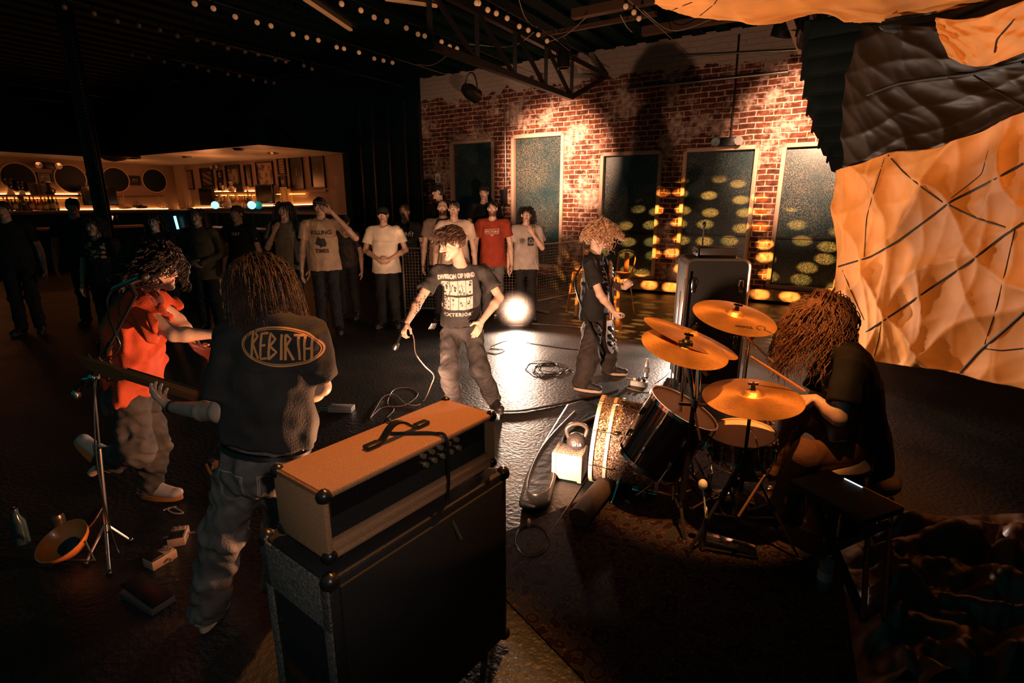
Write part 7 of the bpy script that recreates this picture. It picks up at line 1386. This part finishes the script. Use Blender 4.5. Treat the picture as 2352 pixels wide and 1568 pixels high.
# loose cloth heaped on the floor at the lower right
def heap(u, v):
    p = ground(1925 + 470 * u - 60 * (1 - v) * (1 - u), 1195 + 400 * v); p = ground(1915 + 500 * u + 60 * v * (1 - u), 1190 + 420 * v); e = min(1, u * 5) * min(1, v * 5 + .15) ; h = .13 * abs(mnoise.noise(Vector((p.x * 4.5, p.y * 5.5, 1)))) * 2 + .05 * abs(mnoise.noise(Vector((p.x * 13, p.y * 11, 2)))) + .08 * (1 - abs(math.sin(p.x * 5 + p.y * 9)))
    return Vector((p.x, p.y, .01 + h * e))
mb = MB(); mb.grid(heap, 80, 70); o = mb.build('cloth_heap', mat('dark_brown_nylon', (.09, .04, .018), .4, spec=.6), smooth=True); tag(o, 'crumpled brown end of parachute cloth heaped on the floor at the lower right', 'cloth')
for x0, x1, lab in ((1985, 1965, 'left of two dark straps crossing the crumpled cloth'), (2035, 2012, 'right of two dark straps crossing the crumpled cloth')):
    P = [ground(x0 + (x1 - x0) * k / 12, 1210 + 300 * k / 12) for k in range(13)]; mb = MB(); mb.tube([Vector((p.x, p.y, .19)) for p in P], .012, 6); o = mb.build('strap', BLK); tag(o, lab, 'strap')
# black wall behind the parachute
mb = MB(); A_ = room(-3.2, -4); B_ = room(-3.2, WN); mb.bar(A_ + ZV * 2.45, B_ + ZV * 2.45, .1, 4.9); struct(mb.build('wall_right', DARKPAINT, smooth=False))
# device on a stand at the lower right
sl = thing('flat_device', 'flat black device with a silver edge and one glowing segment, beside the drummer', 'device', (1.78, 2.2, 0)); p0 = cz(1902, 1073, 2.60); p1 = cz(2078, 1166, 2.28); d = p1 - p0; d.z = 0; Lh = d.length; d.normalize(); s_ = Vector((-d.y, d.x, 0)); s_ = -s_ if s_.y < 0 else s_; zz = (p0.z + p1.z) / 2
Md = Matrix((d, s_, ZV)).transposed().to_4x4(); Md.translation = Vector(((p0.x + p1.x) / 2, (p0.y + p1.y) / 2, zz)) - s_ * .13 - ZV * .02
mb = MB(); mb.box((0, 0, 0), (Lh, .26, .03), Md, .004); mb.build('case', BLK, sl); mb = MB(); mb.box((0, .131, .012), (Lh * .98, .004, .008), Md); mb.build('silver_edge', mat('device_edge', (.5, .32, .2), .3, .8), sl, smooth=False)
mb = MB(); mb.box((-Lh * .12, .12, .017), (Lh * .24, .006, .004), Md); mb.build('lit_segment', mat('device_light', (.8, .9, 1), .4, emis=(.8, .9, 1.0), estr=1.2), sl, smooth=False)
mb = MB(); c_ = Md.translation
for s in (-1, 1): mb.bar(c_ + d * s * .2 - ZV * .02, Vector((c_.x, c_.y, 0)) - d * s * .22 + ZV * .01, .03, .03)
mb.build('stand_legs', BLK, sl, smooth=False)
# ---- left microphone stand ----
ms = thing('microphone_stand', 'tall black boom microphone stand in front of the orange red shirt', 'microphone stand', ground(250, 1268), 'microphone stands'); g0 = ground(255, 1262); j0 = at(213, 866, 2.60); j1 = at(312, 678, 2.60); mb = MB(); mb.cyl(Vector((g0.x, g0.y, .12)), j0.lerp(Vector((g0.x, g0.y, .12)), .45), .011, n=10); mb.build('lower_pole', STEEL, ms)
mb = MB(); mb.cyl(j0.lerp(Vector((g0.x, g0.y, .12)), .42), j0, .008, n=10); mb.build('upper_pole', DSTEEL, ms); mb = MB(); mb.cyl(j0 + (j0 - j1) * .12, j1, .008, n=10); mb.cyl(j0.lerp(j1, .28), j0.lerp(j1, .42), .016, n=10); mb.build('boom_arm', BLKP, ms)
mb = MB(); mb.ball(j0, .022, n=10); mb.cyl(j0 - Vector((.05, 0, .01)), j0 + Vector((.03, 0, 0)), .011, n=8); mb.build('boom_clutch', CHROME, ms)
for q in ((198, 1298), (300, 1245), (252, 1320)): f = ground(*q); mb = MB(); mb.cyl(Vector((g0.x, g0.y, .16)), f + ZV * .012, .007, n=8); l_ = mb.build('leg', STEEL, ms); mb = MB(); mb.ball(f + ZV * .014, .016); mb.build('rubber_foot', RUBBER, l_)
m0 = at(330, 634, 2.58); m1 = at(258, 664, 2.62); mk = thing('microphone', 'slim silver microphone on the boom stand by the headphones', 'microphone', (m0 + m1) / 2); mb = MB(); mb.tube([m1, m1.lerp(m0, .15), m1.lerp(m0, .9)], [.008, .012, .015], 12); mb.build('handle', STEEL, mk); mb = MB(); mb.ball(m0, (.024, .024, .024), n=14); mb.build('grille', DSTEEL, mk)
mb = MB(); mb.cyl(j1, m0.lerp(m1, .45), .01, n=8); mb.build('clip', BLKP, mk)
o = MB().tube(smooth_path([m1, at(246, 690, 2.62), at(252, 725, 2.6), at(268, 770, 2.58), at(275, 795, 2.58), at(262, 815, 2.58), at(238, 826, 2.6), at(222, 860, 2.6), at(216, 960, 2.55), at(228, 1100, 2.5), Vector((g0.x + .05, g0.y - .02, .02)), Vector((g0.x + .2, g0.y - .1, .01)), Vector((g0.x + .35, g0.y - .02, .01))], 6), .0042, 6).build('microphone_cable', RUBBER); tag(o, 'black cable hanging in loops from the boom stand microphone at the left', 'cable')
mk = thing('microphone', 'second microphone hanging head down at the joint of the left boom stand', 'microphone', at(178, 900, 2.6)); q0 = at(192, 872, 2.6); q1 = at(172, 912, 2.6); mb = MB(); mb.tube([q0, q0.lerp(q1, .6)], [.010, .014], 10); mb.build('handle', DSTEEL, mk); mb = MB(); mb.ball(q0.lerp(q1, .85), (.022, .022, .03), n=12); mb.build('grille', STEEL, mk); mb = MB(); mb.cyl(q0, j0, .008, n=8); mb.build('clip', CHROME, mk)
# ---- pedals and floor clutter at the left ----
def pedal(p, rot, size, m, label, flip=False):
    p = Vector(p); root = thing('effects_pedal', label, 'effects pedal', p, 'effects pedals on the floor'); M = Matrix.Translation(p) @ Matrix.Rotation(rot, 4, 'Z'); w, l, h = size; mb = MB(); mb.box((0, 0, h / 2), (w, l, h), M, .004); mb.build('enclosure', m, root); mb = MB(); mb.box((0, -l * .22, h + .004), (w * .86, l * .5, .012), M, .003); mb.build('footswitch_plate', BLKP, root)
    for k in (-1, 0, 1): mb = MB(); mb.cyl(M @ Vector((k * w * .28, l * .33, h)), M @ Vector((k * w * .28, l * .33, h + .012)), .008, n=10); mb.build('knob', CHROME, root)
    for s in (-1, 1): mb = MB(); mb.cyl(M @ Vector((s * w / 2, l * .1, h * .5)), M @ Vector((s * (w / 2 + .035), l * .1, h * .5)), .007, n=8); mb.build('jack_plug', STEEL, root)
    return root
PBEIGE = mat('beige_pedal_paint', (.45, .27, .18), .45)
pedal(ground(412, 1240), .35, (.085, .13, .05), PBEIGE, 'beige effects pedal behind, nearest the bassist\'s leg'); pedal(ground(370, 1290), -.45, (.085, .13, .05), PBEIGE, 'beige and black effects pedal in the middle of the floor group')
wp = ground(340, 1378); root = thing('wah_pedal', 'long black rocker pedal, nearest of the floor pedals', 'effects pedal', wp, 'effects pedals on the floor'); M = Matrix.Translation(wp) @ Matrix.Rotation(1.1, 4, 'Z'); mb = MB(); mb.box((0, 0, .02), (.11, .26, .035), M, .004); mb.build('base', mat('scuffed_pedal_base', (.12, .09, .08), .4), root); mb = MB(); mb.box((0, 0, .062), (.10, .25, .012), M @ Matrix.Rotation(.14, 4, 'X'), .004); mb.build('rocker_plate', BLKP, root)
dp = ground(785, 944); root = thing('direct_box', 'small white metal box on the floor between bassist and singer', 'box', dp); M = Matrix.Translation(dp) @ Matrix.Rotation(-.08, 4, 'Z'); mb = MB(); mb.box((0, 0, .028), (.22, .10, .05), M, .004); mb.build('case', mat('grey_white_box', (.42, .36, .34), .45), root); mb = MB(); mb.cyl(M @ Vector((-.11, 0, .03)), M @ Vector((-.20, 0, .03)), .008, n=8); mb.cyl(M @ Vector((-.12, 0, .03)), M @ Vector((-.14, 0, .03)), .013, n=10); mb.build('plug', CHROME, root)
bp_ = ground(52, 1245); root = thing('bottle', 'dark bottle with a metal ring standing at the far left', 'bottle', bp_); mb = MB(); mb.lathe([(.001, 0), (.036, 0), (.036, .13), (.018, .17), (.015, .2)], Matrix.Translation(bp_), 18); mb.build('body', mat('dark_bottle', (.03, .05, .05), .15), root); mb = MB(); mb.lathe([(.0175, .195), (.0175, .215), (.001, .217)], Matrix.Translation(bp_), 14); mb.build('cap', CHROME, root)
bp_ = ground(140, 1222); root = thing('drink_can', 'ribbed metal drink can behind the orange dish', 'can', bp_); mb = MB(); mb.lathe([(.001, .0), (.028, .0), (.033, .008)] + [(.033 + .0012 * (k % 2), .012 + k * .009) for k in range(11)] + [(.028, .118), (.001, .116)], Matrix.Translation(bp_), 20); mb.build('body', mat('dull_can', (.16, .11, .08), .3, .8), root)
bp_ = ground(158, 1290); root = thing('floor_lamp_dish', 'tilted metal dish with a glowing orange rim at the far left', 'dish', bp_); M = frame((1, 0, 0), Vector((-.15, -.42, .9)), bp_ + ZV * .12)
mb = MB(); mb.lathe([(.001, -.07), (.07, -.06), (.115, -.01), (.125, .02), (.118, .02), (.10, -.01), (.06, -.05), (.001, -.06)], M, 36); mb.build('dish', mat('orange_enamel', (.75, .20, .04), .3, coat=.4), root); mb = MB(); mb.lathe([(.001, -.035), (.05, -.03), (.052, -.05)], M, 24); mb.build('dark_core', BLKP, root)
mb = MB(); mb.tube([M @ Vector((-.12, 0, .0)), Vector((bp_.x - .14, bp_.y, .012)), Vector((bp_.x + .14, bp_.y, .012)), M @ Vector((.12, 0, 0))], .006, 6); mb.build('bracket', STEEL, root)
# ---- cables ----
def cable(pts, label, r=.0045, m=None, name='floor_cable', n=8):
    P = [ground(*q, r + .001) if len(q) == 2 else ground(q[0], q[1], q[2]) for q in pts]; o = MB().tube(smooth_path(P, n), r, 6).build(name, m or RUBBER); tag(o, label, 'cable'); return o
cable([(1128, 795), (1170, 782), (1230, 790), (1300, 800), (1330, 802)], 'cable curving in front of the floor strobe'); cable([(1125, 800), (1160, 803), (1140, 812), (1118, 808)], 'short cable loop at the singer\'s hip level on the floor', .0045)
cable([(1222, 743), (1290, 748), (1340, 752), (1420, 760)], 'grey tape edged cable running right from the strobe', .009, mat('grey_tape', (.16, .12, .11), .5))
cable([(1150, 944), (1200, 942), (1260, 932), (1330, 918), (1390, 905), (1420, 896)], 'thick black cable running from the amplifier to the guitarist\'s foot', .011)
rr = random.Random(12)
coil = []
for k in range(60): t = k * .42; cxp = 1258 + 34 * math.cos(t) * (1 + .25 * math.sin(t * .37)) + 10 * math.sin(t * .21); cyp = 845 + 13 * math.sin(t) * (1 + .2 * math.cos(t * .31)) + 3 * math.sin(t * .5); coil.append((cxp, cyp, .006 + .004 * (k % 3)))
cable(coil + [(1310, 850), (1330, 870), (1322, 885)], 'tangled coil of thin black cable on the bright floor left of the guitarist', .004, n=4)
coil = []
for k in range(44): t = k * .5; coil.append((1222 + 38 * math.cos(t), 1235 + 34 * math.sin(t) + 10 * (k / 44), .006 + .0045 * (k // 13)))
cable(coil, 'neat coil of black cable at the right foot of the speaker cabinet', .005, n=4); c0 = ground(1215, 1200, .03); mb = MB(); mb.box(c0, (.018, .05, .03), None, .004); o = mb.build('cable_tie', mat('pale_tie', (.75, .5, .3), .6)); tag(o, 'pale orange tie on the neat cable coil', 'tie')
cable([(850, 960), (880, 935), (930, 930), (960, 905), (940, 890), (905, 895), (890, 925), (905, 940), (880, 965)], 'thin grey cable curling on the floor behind the amplifier', .003, CABW); cable([(700, 962), (740, 942), (752, 943)], 'thin cable leading to the small white box', .003, CABW); cable([(190, 1222), (215, 1198), (238, 1160)], 'thin reddish cable on the floor behind the boom stand', .004, mat('red_cable', (.35, .09, .04), .5)); cable([(375, 1172), (395, 1165), (410, 1170), (420, 1178), (398, 1178), (385, 1168), (405, 1163)], 'pale tangle of cable at the foot of the left guitarist', .005, CREAM, n=5)
cable([(1505, 880), (1540, 850), (1556, 800), (1562, 770)], 'grey cable curving beside the bass cabinet', .004, CABW); cable([(1395, 1130), (1360, 1090), (1340, 1110), (1300, 1170), (1250, 1240), (1210, 1300)], 'black cable running down the rug from the bass drum', .005); cable([(1400, 1390), (1440, 1340), (1480, 1310), (1530, 1280)], 'thin cable looping on the dark rug', .003, CABW); cable([(1440, 890), (1480, 900), (1520, 895), (1560, 870)], 'white cable behind the bass drum', .004, CREAM); cable([(1438, 868), (1460, 872), (1475, 878)], 'white cable ending at the power strip', .004, CREAM)
# power strip box, water bottles
pp = ground(1468, 886); root = thing('power_strip', 'pale power strip box among cables behind the bass drum', 'power strip', pp); M = Matrix.Translation(pp) @ Matrix.Rotation(-.5, 4, 'Z'); mb = MB(); mb.box((0, 0, .03), (.17, .085, .055), M, .006); mb.build('box', WHITE, root)
for k in range(3): mb = MB(); mb.box((-.05 + .05 * k, 0, .072), (.03, .035, .03), M, .005); mb.build('plug', BLKP if k else WHITE, root)
WATER = mat('clear_plastic', (.85, .75, .68), .08, trans=.85)
def wbottle(p, label, lean=0.0):
    root = thing('water_bottle', label, 'bottle', p); M = Matrix.Translation(p) @ Matrix.Rotation(lean, 4, 'Y'); mb = MB(); mb.lathe([(.001, 0), (.030, 0), (.032, .01)] + [(.032 - .0015 * (k % 2), .02 + k * .012) for k in range(10)] + [(.030, .15), (.013, .185), (.012, .2)], M, 22); mb.build('body', WATER, root); mb = MB(); mb.lathe([(.014, .195), (.014, .212), (.001, .213)], M, 16); mb.build('cap', WHITE, root); mb = MB(); mb.lathe([(.0328, .06), (.0328, .11)], M, 22); mb.build('label', mat('bottle_paper', (.35, .33, .32), .6), root)
wbottle(ground(1484, 866), 'clear water bottle standing behind the bass drum near the guitarist\'s shoe'); wbottle(ground(1889, 1352), 'clear water bottle on the floor at the lower right beside the cloth')
# glossy bag on floor by the cloth
# black stage box/wedge left of the drums
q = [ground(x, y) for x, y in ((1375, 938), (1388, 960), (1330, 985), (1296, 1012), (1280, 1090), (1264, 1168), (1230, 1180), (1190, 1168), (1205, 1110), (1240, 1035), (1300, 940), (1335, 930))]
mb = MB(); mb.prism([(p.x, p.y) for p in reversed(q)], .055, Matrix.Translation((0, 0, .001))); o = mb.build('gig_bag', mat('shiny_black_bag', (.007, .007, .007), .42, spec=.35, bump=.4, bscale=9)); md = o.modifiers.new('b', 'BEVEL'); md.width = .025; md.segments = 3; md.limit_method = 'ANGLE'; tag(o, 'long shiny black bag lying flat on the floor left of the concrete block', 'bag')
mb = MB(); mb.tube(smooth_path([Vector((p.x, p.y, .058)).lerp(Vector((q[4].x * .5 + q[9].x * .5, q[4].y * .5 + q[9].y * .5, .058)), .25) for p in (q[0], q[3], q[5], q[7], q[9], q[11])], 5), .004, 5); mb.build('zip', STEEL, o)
# ---- crowd barrier and stools ----
BARR = mat('galvanised_barrier', (.32, .25, .20), .35, .7)
def barrier(a, b, label, h=1.15, mesh=True):
    a = Vector(a); b = Vector(b); root = thing('crowd_barrier', label, 'barrier', (a + b) / 2, 'crowd barriers'); mb = MB(); mb.tube([a, a + ZV * h, b + ZV * h, b], .02, 8); mb.cyl(a + ZV * .18, b + ZV * .18, .014, n=8); mb.build('frame', BARR, root); k = int((b - a).length / .05); mb = MB()
    for i in range(1, k): p = a.lerp(b, i / k); mb.cyl(p + ZV * .18, p + ZV * (h - .02), .0035, n=4)
    for j in range(1, 19): mb.cyl(a + ZV * (.18 + j * (h - .2) / 19), b + ZV * (.18 + j * (h - .2) / 19), .0035, n=4)
    mb.build('wire_mesh', BARR, root)
    for p in (a, b): mb = MB(); d = (b - a).normalized().cross(ZV); mb.bar(p - d * .28 + ZV * .02, p + d * .28 + ZV * .02, .04, .03); mb.build('foot', BARR, root, smooth=False)
    return root
barrier(Vector((.42, 9.15, 0)), Vector((1.35, 10.2, 0)), 'mesh crowd barrier lit amber between the grey shirt and the curly haired guitarist'); barrier(Vector((-.30, 9.0, 0)), Vector((.36, 9.05, 0)), 'crowd barrier behind the red and the grey shirt'); barrier(Vector((-1.75, 8.55, 0)), Vector((-.95, 8.5, 0)), 'dark crowd barrier between the white t-shirt and the singer')
COP = mat('copper_stool', (.48, .22, .09), .35, .7)
def stool(p, h, label, back=False, rot=0.0):
    root = thing('metal_stool' if not back else 'metal_chair', label, 'stool' if not back else 'chair', p); M = Matrix.Translation(p) @ Matrix.Rotation(rot, 4, 'Z'); s = .16; mb = MB(); mb.box((0, 0, h), (2 * s, 2 * s, .035), M, .02); mb.box((0, 0, h - .05), (1.8 * s, 1.8 * s, .06), M, .01); mb.build('seat', COP, root)
    for sx in (-1, 1):
        for sy in (-1, 1): mb = MB(); mb.bar(M @ Vector((sx * s * .8, sy * s * .8, h - .02)), M @ Vector((sx * s * 1.35, sy * s * 1.35, .0)), .05, .02); mb.build('leg', COP, root)
    for z in (h * .32, h * .42):
        f = 1 - z / h; r_ = s * (.8 + .55 * f); P = [M @ Vector((x * r_, y * r_, z)) for x, y in ((-1, -1), (1, -1), (1, 1), (-1, 1))]; mb = MB(); mb.tube(P, .006, 6, closed=True); mb.build('rung', STEEL, root)
    if back:
        mb = MB(); mb.tube(smooth_path([M @ Vector((-s, s, h)), M @ Vector((-s * 1.1, s * 1.3, h + .28)), M @ Vector((0, s * 1.45, h + .36)), M @ Vector((s * 1.1, s * 1.3, h + .28)), M @ Vector((s, s, h))], 6), .012, 8); mb.build('back_rail', COP, root); mb = MB(); mb.box((0, s * 1.3, h + .16), (.10, .012, .34), M, .004); mb.build('backrest', COP, root)
    return root
stool(Vector((1.22, 9.0, 0)), .76, 'copper coloured metal bar stool left of the curly haired guitarist', rot=.25); stool(Vector((1.78, 8.9, 0)), .70, 'copper coloured metal chair right of the curly haired guitarist', True, -.9)
